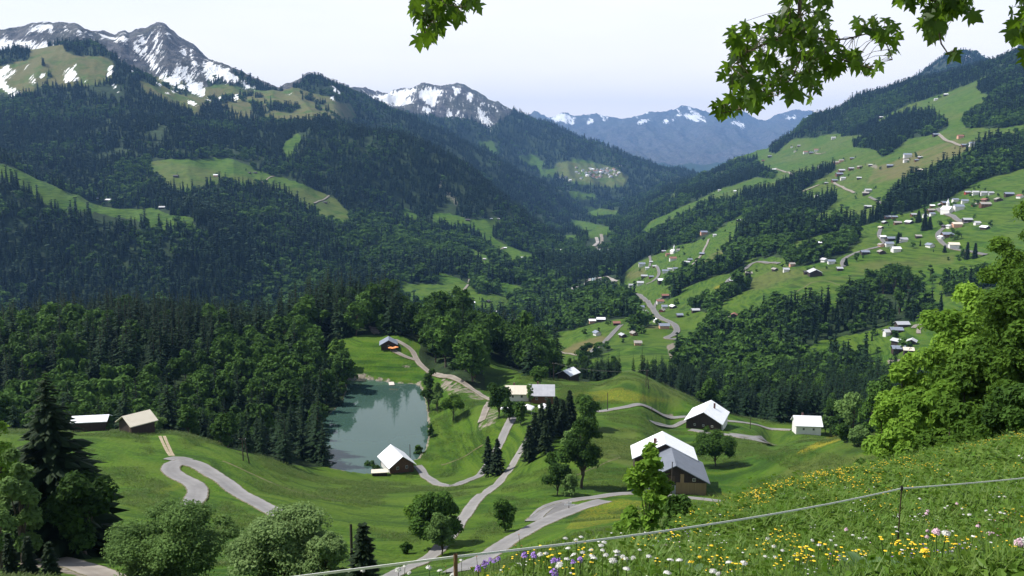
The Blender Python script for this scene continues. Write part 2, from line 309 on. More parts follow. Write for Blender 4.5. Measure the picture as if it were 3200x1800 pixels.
SNOW = [
    (4050, 5600, [(-300, 100), (0, 100), (10, 97), (30, 103), (50, 102), (80, 105), (100, 113), (110, 107), (150, 108), (157, 117), (130, 122), (95, 130), (60, 130), (30, 133), (0, 128), (-300, 130)]),
    (4050, 5600, [(70, 67), (110, 65), (130, 63), (118, 73), (85, 77)]), (4050, 5600, [(125, 66), (131, 66), (128, 85), (121, 85)]), (4050, 5600, [(194, 73), (205, 75), (213, 101), (205, 99)]), (4050, 5600, [(160, 62), (166, 62), (168, 76), (162, 76)]),
    (4050, 5600, [(238, 83), (265, 89), (290, 95), (320, 94), (322, 107), (300, 101), (270, 97)]),
    (4050, 5600, [(345, 86), (358, 88), (370, 105), (372, 118), (362, 112)]), (4050, 5600, [(330, 113), (345, 112), (355, 125), (370, 133), (395, 132), (402, 120), (418, 107), (413, 122), (400, 135), (412, 135), (408, 143), (395, 141), (375, 146), (355, 140), (335, 128)]),
    (4050, 5600, [(370, 155), (390, 157), (398, 165), (392, 176), (372, 170)]), (4050, 5600, [(383, 108), (395, 90), (398, 92), (388, 112)]), (4050, 5600, [(420, 90), (430, 88), (427, 98)]),
    (4050, 5600, [(458, 118), (470, 133), (462, 138)]), (4050, 5600, [(447, 120), (452, 118), (450, 130)]), (4050, 5600, [(480, 138), (491, 160), (484, 159)]), (4050, 5600, [(472, 118), (482, 130), (477, 133)]),
    (4050, 5600, [(397, 177), (420, 188), (433, 190), (445, 168), (465, 173), (470, 185), (482, 188), (488, 172), (500, 165), (510, 163), (505, 172), (487, 185), (478, 197), (487, 212), (505, 213), (518, 228), (505, 246), (485, 243), (472, 232), (470, 215), (458, 195), (448, 200), (456, 213), (468, 226), (456, 236), (432, 217), (402, 201)]),
    (4050, 5600, [(505, 157), (530, 160), (560, 174), (600, 196), (607, 204), (560, 201), (545, 195), (530, 206), (515, 201), (520, 186)]), (4050, 5600, [(604, 207), (645, 222), (646, 231), (610, 219)]), (4050, 5600, [(690, 236), (735, 231), (740, 241), (700, 243)]),
    (4050, 5600, [(830, 215), (850, 225), (865, 240), (845, 235)]), (4050, 5600, [(745, 272), (758, 276), (750, 279)]), (4050, 5600, [(820, 243), (850, 250), (845, 254)]),
    (3100, 4050, [(155, 186), (170, 173), (190, 172), (202, 181), (195, 201), (182, 205), (160, 200)]), (3100, 4050, [(-200, 168), (0, 170), (20, 168), (50, 179), (75, 164), (71, 175), (30, 191), (10, 200), (20, 214), (50, 225), (58, 241), (35, 241), (15, 236), (0, 215), (-200, 230)]),
    (3100, 4050, [(98, 192), (116, 184), (110, 199)]), (3100, 4050, [(208, 201), (240, 190), (235, 199), (215, 204)]), (3100, 4050, [(260, 191), (285, 179), (281, 191)]), (3100, 4050, [(270, 160), (287, 162), (283, 172)]), (3100, 4050, [(70, 200), (90, 189), (85, 200)]),
    (3100, 4050, [(463, 250), (502, 261), (482, 263)]), (3100, 4050, [(448, 269), (476, 279), (455, 278)]), (3100, 4050, [(320, 168), (336, 178), (328, 178)]), (3100, 4050, [(412, 234), (425, 235), (420, 241)]), (3100, 4050, [(395, 208), (410, 213), (400, 216)]), (3100, 4050, [(428, 227), (442, 231), (435, 235)]), (3100, 4050, [(182, 149), (194, 150), (188, 156)]),
    (3100, 4200, [(590, 246), (603, 239), (592, 259)]), (3100, 4200, [(542, 250), (561, 251), (550, 256)]), (3100, 4200, [(515, 248), (535, 258), (522, 256)]), (3100, 4200, [(287, 212), (300, 213), (296, 224)]), (3100, 4200, [(335, 214), (347, 222), (340, 224)]),
    (6500, 8600, [(928, 244), (960, 240), (985, 234), (1010, 228), (1050, 224), (1045, 235), (1020, 245), (1000, 262), (970, 268), (945, 256)]), (6500, 8600, [(1065, 224), (1100, 221), (1113, 232), (1105, 246), (1092, 262), (1078, 268), (1070, 250), (1050, 246), (1058, 232)]),
    (6500, 8600, [(1058, 273), (1084, 274), (1080, 285), (1070, 279)]), (6500, 8600, [(1125, 275), (1135, 270), (1141, 298), (1130, 299)]), (6500, 8600, [(1198, 272), (1207, 274), (1218, 292), (1238, 310), (1246, 324), (1234, 320), (1210, 300), (1199, 285)]), (6500, 8600, [(1220, 312), (1232, 311), (1230, 317)]),
    (6500, 8600, [(1178, 236), (1187, 238), (1184, 258), (1177, 254)]), (6500, 8600, [(1143, 219), (1160, 222), (1155, 242), (1146, 236)]), (6500, 8600, [(1148, 288), (1164, 287), (1162, 294), (1150, 295)]), (6500, 8600, [(990, 262), (1030, 250), (1050, 252), (1030, 262), (1005, 268)]), (6500, 8600, [(1205, 255), (1250, 270), (1240, 274), (1210, 262)]),
    (20500, 25500, [(1366, 296), (1395, 292), (1422, 285), (1452, 300), (1462, 318), (1445, 318), (1425, 312), (1400, 308), (1380, 303)]), (20500, 25500, [(1470, 318), (1485, 300), (1496, 293), (1494, 310)]), (20500, 25500, [(1510, 293), (1530, 296), (1520, 312)]), (20500, 25500, [(1592, 314), (1615, 300), (1645, 299), (1620, 312), (1600, 320)]),
    (20500, 25500, [(1655, 302), (1690, 292), (1712, 288), (1730, 302), (1700, 306), (1662, 314)]), (20500, 25500, [(1722, 283), (1752, 285), (1778, 300), (1782, 312), (1755, 310), (1720, 305)]), (20500, 25500, [(1838, 312), (1850, 300), (1872, 305), (1885, 320), (1878, 335), (1860, 325)]),
    (20500, 25500, [(1965, 303), (1990, 292), (2010, 288), (2004, 304)]), (20500, 25500, [(1345, 300), (1360, 294), (1372, 306)]), (20500, 25500, [(1555, 305), (1575, 303), (1570, 318)]),
    (5200, 6800, [(2364, 203), (2380, 188), (2397, 176), (2385, 196), (2372, 205)]), (5200, 6800, [(2412, 140), (2436, 142), (2450, 149), (2430, 147)]), (5200, 6800, [(2432, 172), (2443, 173), (2436, 178)]),
]
FOREST = [  # woods inside the open side
    (2500, 5000, [(2484, 188), (2400, 225), (2300, 260), (2230, 290), (2180, 320), (2130, 335), (2060, 345), (1990, 352), (1950, 388), (1930, 380), (1994, 330), (2050, 280), (2160, 235), (2284, 195), (2494, 130), (2700, 40), (2700, 180), (2540, 175)]),
    (1600, 4600, [(2484, 195), (2576, 160), (3100, 40), (3100, 250), (2600, 312), (2530, 322), (2430, 322), (2420, 302), (2470, 262), (2500, 240), (2470, 232), (2450, 215)]),
    (1800, 4500, [(2118, 325), (2200, 305), (2280, 280), (2344, 277), (2367, 293), (2389, 317), (2350, 338), (2284, 353), (2237, 387), (2217, 395), (2205, 378), (2180, 373), (2147, 370), (2143, 353), (2190, 335), (2150, 340), (2118, 345)]),
    (1150, 2400, [(2230, 513), (2250, 485), (2270, 467), (2340, 433), (2417, 402), (2450, 365), (2520, 347), (2576, 339), (3100, 280), (3100, 390), (2576, 426), (2510, 443), (2450, 463), (2410, 483), (2380, 505), (2340, 513), (2300, 533), (2250, 540), (2225, 545)]),
    (1150, 3200, [(1860, 495), (1900, 480), (2010, 488), (2035, 513), (2110, 497), (2085, 523), (2040, 558), (2022, 575), (2100, 562), (2180, 545), (2230, 533), (2232, 552), (2150, 572), (2060, 592), (2000, 610), (1960, 635), (1930, 648), (1880, 652), (1832, 668), (1813, 660), (1838, 620), (1850, 600), (1880, 560), (1868, 520)]),
    (1200, 5000, [(1500, 640), (1540, 615), (1580, 608), (1640, 588), (1717, 545), (1780, 505), (1865, 498), (1872, 535), (1820, 568), (1775, 597), (1740, 612), (1700, 618), (1650, 640), (1600, 660), (1570, 690), (1560, 705), (1500, 700)]),
    (2400, 5500, [(1700, 470), (1747, 452), (1800, 428), (1850, 403), (1905, 395), (1905, 415), (1947, 435), (1945, 450), (1900, 445), (1860, 460), (1800, 480), (1760, 500), (1700, 530), (1600, 575), (1580, 560), (1640, 530), (1700, 500)]),
    (1900, 3600, [(1925, 492), (1990, 447), (2035, 440), (2100, 418), (2112, 425), (2050, 457), (2010, 488)]),
    (1000, 1800, [(1680, 715), (1717, 692), (1790, 672), (1850, 657), (1900, 647), (1930, 642), (1960, 627), (2000, 640), (1990, 655), (1950, 647), (1880, 662), (1840, 682), (1790, 697), (1717, 727), (1690, 733)]),
    (900, 1500, [(1960, 660), (2000, 637), (2070, 615), (2115, 587), (2160, 592), (2163, 607), (2130, 625), (2127, 643), (2050, 665), (1990, 672)]),
    (800, 1400, [(1827, 727), (1884, 687), (1897, 692), (1884, 727), (1817, 762), (1780, 787), (1737, 780), (1735, 767), (1784, 752)]),
    (560, 1200, [(1790, 792), (1860, 808), (1917, 774), (1967, 758), (2017, 764), (2050, 752), (2100, 770), (2124, 740), (2177, 718), (2190, 700), (2217, 690), (2250, 685), (2284, 690), (2312, 730), (2284, 765), (2350, 760), (2380, 790), (2334, 806), (2250, 814), (2177, 838), (2124, 845), (2067, 858), (2020, 880), (2030, 906), (1990, 925), (2000, 966), (1760, 990), (1700, 940), (1700, 890), (1755, 830)]),
    (520, 800, [(2037, 912), (2100, 890), (2177, 878), (2184, 888), (2217, 897), (2184, 924), (2050, 946), (2005, 970)]),
    (850, 1200, [(2370, 700), (2440, 688), (3000, 660), (3000, 760), (2600, 770), (2380, 755)]),
    (2100, 3300, [(2137, 215), (2137, 216), (2138, 216)]),
    (350, 800, [(1760, 1015), (1740, 985), (1720, 950), (1990, 935), (2230, 950), (2500, 950), (2500, 1100), (2200, 1100), (2130, 1085), (2060, 1058), (1960, 1068), (1900, 1052), (1840, 1042)]),
    (1000, 1800, [(1290, 832), (1290, 780), (1350, 755), (1430, 743), (1500, 722), (1560, 733), (1600, 753), (1612, 785), (1560, 803), (1500, 813), (1430, 833), (1360, 855), (1300, 850)]),
    (440, 620, [(1440, 962), (1500, 960), (1545, 952), (1580, 930), (1640, 955), (1700, 980), (1740, 1000), (1745, 915), (1640, 905), (1500, 915), (1430, 925)]),
    (620, 1000, [(1480, 870), (1520, 855), (1560, 872), (1500, 900), (1450, 915), (1440, 900)]),
    (700, 1100, [(1575, 815), (1640, 800), (1650, 812), (1600, 830), (1570, 832)]),
    (1150, 1500, [(1660, 740), (1710, 725), (1720, 735), (1680, 755)]),
]
HEDGES_NEAR = [(380, 640, [(1056, 872), (1052, 900), (1062, 928), (1100, 943), (1160, 965), (1190, 978), (1225, 985), (1212, 905), (1235, 903), (1290, 930), (1340, 948), (1400, 950), (1420, 900), (1300, 800), (1100, 780), (1050, 830)])]
BROWN = [(3100, 4200, 0.8, ALP), (4100, 5000, 0.9, [(560, 215), (660, 232), (735, 245), (900, 262), (900, 300), (560, 290), (500, 250)]),
         (700, 1000, 0.9, [(1410, 885), (1450, 862), (1510, 845), (1535, 850), (1480, 888), (1450, 893)]), (900, 1200, 0.7, [(1570, 850), (1640, 815), (1690, 830), (1660, 855), (1600, 860)]),
         (1500, 3000, 0.8, [(2200, 420), (2400, 350), (2480, 355), (2300, 440), (2180, 465)]), (1300, 2600, 0.5, [(2300, 440), (2430, 380), (2560, 330), (2560, 350), (2450, 395)]), (1200, 2000, 0.7, [(1740, 680), (1790, 640), (1830, 620), (1810, 660)]),
         (1200, 2200, 0.6, [(1575, 690), (1620, 665), (1625, 690), (1580, 705)]), (380, 470, 0.25, [(1470, 985), (1560, 945), (1640, 955), (1730, 1000), (1700, 1025), (1540, 1020)]), (800, 1400, 0.4, [(1795, 740), (1950, 680), (2300, 650), (2400, 640), (2400, 660), (2000, 720)]),
         (5000, 8000, 0.5, [(1400, 400), (1600, 430), (1600, 480), (1400, 460)]), (1800, 3200, 0.35, [(380, 400), (900, 500), (900, 560), (380, 460)]),
         (200, 300, 0.35, [(1480, 1040), (1600, 1080), (1600, 1180), (1500, 1150)]), (200, 290, 0.4, [(1900, 1250), (1980, 1180), (2200, 1080), (2250, 1130), (2000, 1250)])]
YELLOW = [(330, 480, 0.45, [(1430, 990), (1500, 985), (1560, 975), (1640, 1000), (1700, 1008), (1600, 1012), (1480, 1010)]), (220, 400, 1.0, [(2010, 1135), (2060, 1110), (2100, 1092), (2170, 1088), (2120, 1105), (2050, 1130), (2000, 1145)]),
          (60, 230, 0.4, [(1480, 1275), (1560, 1255), (1640, 1262), (1600, 1300), (1460, 1330), (1420, 1330)]), (430, 620, 0.5, [(1400, 960), (1470, 955), (1480, 968), (1400, 975)]), (150, 240, 0.2, [(380, 1235), (470, 1210), (460, 1225), (400, 1245)]),
          (1000, 2000, 0.8, [(1795, 722), (1860, 695), (1870, 705), (1800, 735)]), (180, 230, 0.4, [(1780, 1240), (1870, 1245), (1850, 1258), (1780, 1250)]), (190, 240, 0.5, [(1900, 1225), (2030, 1195), (2040, 1205), (1920, 1240)])]
GRAVEL = [(300, 420, .52, [(1110, 945), (1160, 962), (1210, 985), (1225, 1005), (1190, 1010), (1165, 990), (1130, 1000), (1105, 980)]), (290, 360, .5, [(1205, 1050), (1230, 1020), (1260, 1030), (1250, 1060), (1220, 1080), (1200, 1095)]), (290, 400, .6, [(1072, 1040), (1084, 1040), (1082, 1110), (1060, 1160), (1050, 1150), (1074, 1105)]),
          (360, 410, 0.8, [(1520, 1036), (1590, 1034), (1700, 1044), (1690, 1056), (1600, 1050), (1530, 1044)]), (420, 500, 0.9, [(868, 952), (900, 940), (925, 942), (920, 962), (870, 975)]), (440, 470, 1.0, [(1008, 921), (1036, 918), (1039, 925), (1012, 928)]),
          (470, 560, 0.8, [(925, 818), (950, 822), (962, 840), (940, 842)]), (600, 900, 0.9, [(1675, 870), (1712, 860), (1705, 900), (1685, 905)]), (700, 900, 0.9, [(2045, 685), (2085, 682), (2100, 693), (2060, 697), (2030, 693)]), (740, 900, 0.6, [(2000, 745), (2040, 740), (2045, 745), (2005, 750)]),
          (2100, 3300, 0.85, [(1160, 530), (1175, 540), (1168, 550), (1150, 520), (1120, 495), (1128, 485), (1150, 505)]), (2300, 3300, 0.5, [(1105, 440), (1145, 490), (1160, 520), (1120, 500), (1095, 470)]), (2300, 3300, 0.4, [(900, 460), (925, 500), (915, 510), (890, 470)]),
          (16, 34, 1.0, [(1600, 1400), (1640, 1360), (1720, 1345), (1760, 1372), (1700, 1400), (1640, 1425)]), (2800, 6000, 0.5, [(2340, 190), (2395, 165), (2400, 200), (2330, 220)]), (3100, 3700, 0.7, [(360, 285), (372, 283), (371, 294), (362, 294)]),
          (1700, 2600, 0.5, [(40, 380), (60, 390), (55, 430), (45, 420)]), (600, 760, 0.9, [(2230, 905), (2260, 903), (2275, 912), (2235, 918)]), (2200, 3600, 0.7, [(1460, 628), (1490, 618), (1530, 626), (1510, 633), (1470, 634)]), (1900, 2600, 0.7, [(2165, 410), (2205, 412), (2208, 425), (2190, 420)]),
          (60, 100, 0.8, [(-100, 1370), (90, 1400), (270, 1449), (240, 1460), (60, 1420), (-100, 1395)])]

wx = 5.0 * fbm(XX / (YY * .02 + 3), YY / (YY * .03 + 4), 3, 60); wy = 3.5 * fbm(XX / (YY * .02 + 3), YY / (YY * .03 + 4), 3, 66)
PXW, PYW = PX + wx, PY + wy
HPX = 14 * FPX / np.maximum(YY, 50) * .32
def fill(out, y0, y1, poly, val=1.0, warp=True, mode='set', top=None):
    r0, r1 = np.searchsorted(YR, y0), np.searchsorted(YR, y1)
    if r1 <= r0: return
    px, py = (PXW if warp else PX)[r0:r1], (PYW if warp else PY)[r0:r1]
    P = np.array(poly, float)
    bb = (px > P[:, 0].min()) & (px < P[:, 0].max()) & (py > P[:, 1].min()) & (py < P[:, 1].max())
    if not bb.any(): return
    if top: bb = (px > P[:, 0].min()) & (px < P[:, 0].max()) & (py > P[:, 1].min()) & (py < P[:, 1].max() + (60 if top == 'or' else 0))
    m = np.zeros_like(bb); m[bb] = inpoly(px[bb], py[bb], P)
    if top:
        m2 = np.zeros_like(bb); m2[bb] = inpoly(px[bb], py[bb] - HPX[r0:r1][bb] * (2.6 if top == 'or' else 1), P); m = (m | m2) if top == 'or' else (m & m2)
    o = out[r0:r1]; o[m] = val if mode == 'set' else np.maximum(o[m], val)

SGc = SG[:, None]
forest = np.zeros_like(ZZ)
# wooded bowl left of the lake and the ridge behind it
Yc4 = np.exp(SS[9]) - Y0
forest[(YY > Yc4[None, :] + 14) & (YY < 640) & (PX < 875)] = 1
lk = np.zeros_like(forest); s2 = (YY > 255) & (YY < 480) & (XX < 10) & (XX > -110)
lk[s2] = inpoly(XX[s2], YY[s2], LK)
lakedist = np.full_like(ZZ, 1e3); lakedist[s2] = polydist(XX[s2], YY[s2], LK)
fill(forest, 280, 640, [(826, 1215), (828, 1190), (806, 1130), (800, 1095), (812, 1060), (838, 1035), (862, 1015), (873, 985), (873, 930), (800, 915), (775, 897), (800, 880), (845, 838), (900, 826), (1000, 840), (1060, 858), (1100, 900), (1100, 1215)], 0)
forest[(YY > 482 + 0 * YY) & (YY < 640) & (PX > 840) & (PX < 1090) & (PY < 858)] = 1
fill(forest, 262, 330, [(445, 1018), (520, 1012), (525, 1040), (455, 1050)], 0)
for a in HEDGES_NEAR: fill(forest, *a)
forest[(YY > 500) & (YY < 640) & (PX > 1040) & (PX < 1400)] = 1
forest[(YY >= 640) & (YY < 900) & (PX < 1385)] = 1
lineb = np.interp(PY, [440, 480, 600, 700, 760, 900], [1745, 1700, 1600, 1560, 1400, 1385])
forest[(YY >= 900) & (PX < lineb)] = 1
forest[(YY >= 5200) & (PX > 1000)] = 1
forest[(YY > 600) & (YY < 900) & (PX > 2300) ] = 0
for a in FOREST: fill(forest, *a, top='and' if a[0] > 500 else None)
meadow = 1 - forest
for a in MEADOW: fill(meadow, *a, top='or')
alp = np.zeros_like(ZZ); fill(alp, 3100, 4200, ALP)
meadow = np.maximum(meadow, alp)
meadow[(alp > .5) & (fbm(XX / 70, YY / 110, 4, 52) > .30)] = 0
for p in ALPTREES: fill(meadow, 3100, 4200, p, 0)
rock = np.zeros_like(ZZ)
rock[(YY > 4150) & (YY < 6000) & (PX < 760)] = 1
fill(rock, 6200, 9000, [(850, 200), (1330, 200), (1290, 285), (1230, 320), (1180, 300), (1060, 290), (900, 262)], 1)
fill(rock, 5600, 7000, [(2330, 120), (2500, 120), (2500, 175), (2400, 200), (2300, 215)], .46)
rock[(YY > 15000)] = 1
for a in CRESTTREES: fill(rock, *a, 0)
fill(rock, 4100, 5000, [(500, 222), (560, 210), (620, 215), (700, 240), (900, 270), (900, 300), (500, 290)], 0)
fill(meadow, 4100, 5000, [(500, 225), (560, 212), (640, 225), (700, 245), (740, 240), (880, 262), (900, 300), (500, 290)], 1)
snow = np.zeros_like(ZZ)
for a in SNOW:
    P_ = np.array(a[2], float); ar = abs((P_[:, 0] * np.roll(P_[:, 1], 1) - P_[:, 1] * np.roll(P_[:, 0], 1)).sum()) / 2
    fill(snow, *a, 1.6 if ar < 160 and a[0] < 20000 else .62 if a[0] > 20000 else .88)
brown = np.zeros_like(ZZ)
for y0, y1, v, p in BROWN: fill(brown, y0, y1, p, v)
brown = np.maximum(brown, 0.28 * np.clip((YY - 700) / 1500, 0, 1) * (PX > 1500) * np.clip(0.4 + 1.6 * fbm(XX / 90, YY / 260, 3, 77), 0, 1))
yel = np.zeros_like(ZZ)
for y0, y1, v, p in YELLOW: fill(yel, y0, y1, p, v)
yel = np.maximum(yel, 0.28 * (YY < 36) * (YY > 0))
grav = np.zeros_like(ZZ)
for y0, y1, v, p in GRAVEL: fill(grav, y0, y1, p, v)
grav[(lk > 0)] = 1
grav[(lakedist < 1.3)] = np.maximum(grav[(lakedist < 1.3)], .5)
def blur(M):
    B = M.copy(); B[1:-1, 1:-1] = (M[1:-1, 1:-1] * 4 + 2 * (M[:-2, 1:-1] + M[2:, 1:-1] + M[1:-1, :-2] + M[1:-1, 2:]) + M[:-2, :-2] + M[2:, 2:] + M[:-2, 2:] + M[2:, :-2]) / 16
    return B
meadow_h = meadow.copy(); meadow_h[snow > .5] = 1
tree_ok = (meadow_h < 0.5) & (rock < 0.5) & (lk < .5)
tree_ok_f = tree_ok.astype(float)
snow = np.maximum(snow, .14 * (rock > .5) * (YY < 14000)); snow = np.maximum(snow, .20 * (YY > 22500) * (PY < 330))
for _ in range(3): snow = blur(snow)
meadow, snow, rock, brown, yel, grav = [blur(m) for m in (meadow, snow, rock, brown, yel, grav)]

# ------------------------------------------------------------------ object helpers
def prop(o, label=None, cat=None, group=None, kind=None):
    if label: o['label'] = label
    if cat: o['category'] = cat
    if group: o['group'] = group
    if kind: o['kind'] = kind
    return o
def link(o, parent=None):
    COL.objects.link(o)
    if parent is not None: o.parent = parent
    return o
def empty(name, loc, rz=0.0, **k):
    o = bpy.data.objects.new(name, None); o.empty_display_size = .5; o.location = loc; o.rotation_euler = (0, 0, rz); link(o)
    return prop(o, **k)
def mesh_np(name, V, F, mat=None, smooth=False, attrs=None, face_mat=None, mats=None):
    """V (n,3); F list of (m,k) int arrays"""
    me = bpy.data.meshes.new(name)
    if not isinstance(F, (list, tuple)): F = [F]
    F = [np.asarray(f, np.int32) for f in F if len(f)]
    V = np.asarray(V, np.float32)
    nl = sum(f.size for f in F); nf = sum(len(f) for f in F)
    me.vertices.add(len(V)); me.vertices.foreach_set('co', V.ravel())
    me.loops.add(nl); me.polygons.add(nf)
    me.loops.foreach_set('vertex_index', np.concatenate([f.ravel() for f in F]))
    tot = np.concatenate([np.full(len(f), f.shape[1], np.int32) for f in F])
    st = np.concatenate([[0], np.cumsum(tot)[:-1]]).astype(np.int32)
    me.polygons.foreach_set('loop_start', st)
    me.polygons.foreach_set('use_smooth', np.full(nf, smooth))
    if face_mat is not None: me.polygons.foreach_set('material_index', np.asarray(face_mat, np.int32))
    me.update(calc_edges=True)
    for m in (mats or ([mat] if mat else [])): me.materials.append(m)
    for k, val in (attrs or {}).items():
        val = np.asarray(val, np.float32)
        if val.ndim == 1:
            a = me.attributes.new(k, 'FLOAT', 'POINT'); a.data.foreach_set('value', val)
        else:
            a = me.attributes.new(k, 'FLOAT_COLOR', 'POINT'); a.data.foreach_set('color', val.ravel())
    return me
def meshobj(name, me, parent=None, **k):
    o = bpy.data.objects.new(name, me); link(o, parent); return prop(o, **k)

# ------------------------------------------------------------------ node helper
class NT:
    def __init__(s, tree): s.t = tree; s.n = tree.nodes; s.l = tree.links
    def new(s, typ, **k):
        nd = s.n.new(typ)
        for a, v in k.items():
            if a == 'ins':
                for kk, vv in v.items():
                    if hasattr(vv, 'links') or isinstance(vv, bpy.types.NodeSocket): s.l.new(vv, nd.inputs[kk])
                    else: nd.inputs[kk].default_value = vv
            else: setattr(nd, a, v)
        return nd
    def mix(s, f, a, b, blend='MIX'):
        nd = s.n.new('ShaderNodeMix'); nd.data_type = 'RGBA'; nd.blend_type = blend
        for sock, v in ((nd.inputs[0], f), (nd.inputs[6], a), (nd.inputs[7], b)):
            if isinstance(v, bpy.types.NodeSocket): s.l.new(v, sock)
            elif isinstance(v, (int, float)): sock.default_value = v
            else: sock.default_value = (*v, 1) if len(v) == 3 else v
        return nd.outputs[2]
    def math(s, op, a, b=None, clamp=False):
        nd = s.n.new('ShaderNodeMath'); nd.operation = op; nd.use_clamp = clamp
        for i, v in enumerate((a, b)):
            if v is None: continue
            if isinstance(v, bpy.types.NodeSocket): s.l.new(v, nd.inputs[i])
            else: nd.inputs[i].default_value = v
        return nd.outputs[0]
    def noise(s, vec, scale, detail=3, rough=.55, lo=None, hi=None):
        nd = s.n.new('ShaderNodeTexNoise'); nd.inputs['Scale'].default_value = scale; nd.inputs['Detail'].default_value = detail; nd.inputs['Roughness'].default_value = rough
        if vec is not None: s.l.new(vec, nd.inputs['Vector'])
        r = nd.outputs['Fac']
        if lo is not None: r = s.ramp(r, lo, hi)
        return r
    def ramp(s, v, lo, hi, o0=0.0, o1=1.0):
        nd = s.n.new('ShaderNodeMapRange'); nd.inputs[1].default_value = lo; nd.inputs[2].default_value = hi; nd.inputs[3].default_value = o0; nd.inputs[4].default_value = o1
        s.l.new(v, nd.inputs[0]); return nd.outputs[0]
def new_mat(name):
    m = bpy.data.materials.new(name); m.use_nodes = True
    t = NT(m.node_tree); t.n.clear()
    out = t.new('ShaderNodeOutputMaterial')
    return m, t, out

# ------------------------------------------------------------------ terrain material
def terrain_material():
    m, t, out = new_mat('land')
    geo = t.new('ShaderNodeNewGeometry'); P = geo.outputs['Position']
    A = t.new('ShaderNodeVertexColor', layer_name='cover'); B = t.new('ShaderNodeVertexColor', layer_name='cover_b')
    sa = t.new('ShaderNodeSeparateColor'); sb = t.new('ShaderNodeSeparateColor')
    t.l.new(A.outputs[0], sa.inputs[0]); t.l.new(B.outputs[0], sb.inputs[0])
    mead, snw, rk = sa.outputs; br, ye, gr = sb.outputs
    n1 = t.noise(P, .9, 4); n2 = t.noise(P, .09, 4); n3 = t.noise(P, .014, 4); n4 = t.noise(P, .0025, 5); n0 = t.noise(P, 9, 2)
    # stretched streaks along contour (mown strips, cattle paths)
    g = t.mix(t.ramp(n2, .38, .64), (.021, .070, .003), (.056, .130, .004))
    g = t.mix(t.ramp(n3, .4, .65), g, t.mix(.6, g, (.075, .118, .010)))
    g = t.mix(t.ramp(n1, .45, .75), g, t.mix(.65, g, (.016, .042, .006)))
    g = t.mix(t.math('MULTIPLY', t.ramp(n0, .5, .8), .5), g, (.085, .115, .025))
    cv = t.new('ShaderNodeMapping', ins={'Vector': P, 'Scale': (.03, .03, .9)}).outputs[0]
    nc = t.noise(cv, 1.0, 4, .6)
    g = t.mix(t.math('MULTIPLY', t.ramp(nc, .48, .62), .75), g, (.074, .122, .012))
    g = t.mix(t.math('MULTIPLY', t.ramp(nc, .48, .36), .65), g, (.014, .040, .005))
    brc = t.mix(t.ramp(n2, .3, .7), (.098, .096, .032), (.140, .115, .050))
    bf = t.math('MULTIPLY', br, t.ramp(n3, .3, .52), True)
    g = t.mix(bf, g, brc)
    yf = t.math('MULTIPLY', ye, t.ramp(t.noise(P, 2.2, 4), .42, .6), True)
    g = t.mix(t.math('MULTIPLY', yf, .75), g, (.42, .30, .02))
    fl = t.mix(t.ramp(n2, .35, .7), (.011, .022, .008), (.030, .055, .016))
    fl = t.mix(t.math('MULTIPLY', t.ramp(n4, .5, .7), .55), fl, (.05, .075, .03))
    mm = t.ramp(t.math('ADD', mead, t.math('MULTIPLY', t.math('SUBTRACT', n2, .5), .6)), .4, .6)
    col = t.mix(mm, fl, g)
    rn = t.new('ShaderNodeMapping', ins={'Vector': P, 'Scale': (1, 1, .35)})
    r1 = t.noise(rn.outputs[0], .02, 8, .7); r2 = t.noise(rn.outputs[0], .1, 5)
    rc = t.mix(t.ramp(r1, .38, .62), (.026, .029, .036), (.135, .13, .13))
    rc = t.mix(t.math('MULTIPLY', t.ramp(n4, .45, .6), .35), rc, (.07, .085, .05))
    rm = t.ramp(t.math('ADD', rk, t.math('MULTIPLY', t.math('SUBTRACT', r1, .5), .5)), .4, .6)
    col = t.mix(rm, col, rc)
    gc = t.mix(t.ramp(t.noise(P, .6, 5), .3, .7), (.11, .09, .065), (.27, .245, .20))
    gm = t.ramp(t.math('ADD', gr, t.math('MULTIPLY', t.math('SUBTRACT', t.noise(P, .35, 5), .5), 1.3)), .42, .62)
    col = t.mix(gm, col, gc)
    sv = t.new('ShaderNodeMapping', ins={'Vector': P, 'Rotation': (0, 0, .5), 'Scale': (2.4, .40, .28)}).outputs[0]
    fary = t.ramp(t.new('ShaderNodeSeparateXYZ', ins={0: P}).outputs[1], 14000, 15000)
    svf = t.new('ShaderNodeMapping', ins={'Vector': P, 'Rotation': (0, 0, .35), 'Scale': (.55, .05, .10)}).outputs[0]
    sfn = t.math('ADD', t.math('MULTIPLY', t.math('SUBTRACT', 1.0, fary), t.noise(sv, .022, 8, .75)), t.math('MULTIPLY', fary, t.noise(svf, .007, 8, .75)))
    sm = t.ramp(t.math('ADD', snw, t.math('ADD', t.math('MULTIPLY', t.math('SUBTRACT', sfn, .5), 2.8), t.math('MULTIPLY', t.math('SUBTRACT', t.noise(P, .0045, 5, .6), .5), .5))), .43, .50)
    sm = t.math('MULTIPLY', sm, t.ramp(snw, .03, .09), True)
    col = t.mix(sm, col, (.86, .88, .90))
    bs = t.new('ShaderNodeBsdfPrincipled', ins={'Base Color': col, 'Roughness': .92, 'Specular IOR Level': .15})
    bump = t.new('ShaderNodeBump', ins={'Strength': .9, 'Distance': 1.2, 'Height': t.math('ADD', t.math('MULTIPLY', n1, .5), t.math('MULTIPLY', r2, t.math('MULTIPLY', rk, 18)))})
    t.l.new(bump.outputs[0], bs.inputs['Normal'])
    t.l.new(bs.outputs[0], out.inputs[0])
    return m
MAT_LAND = terrain_material()

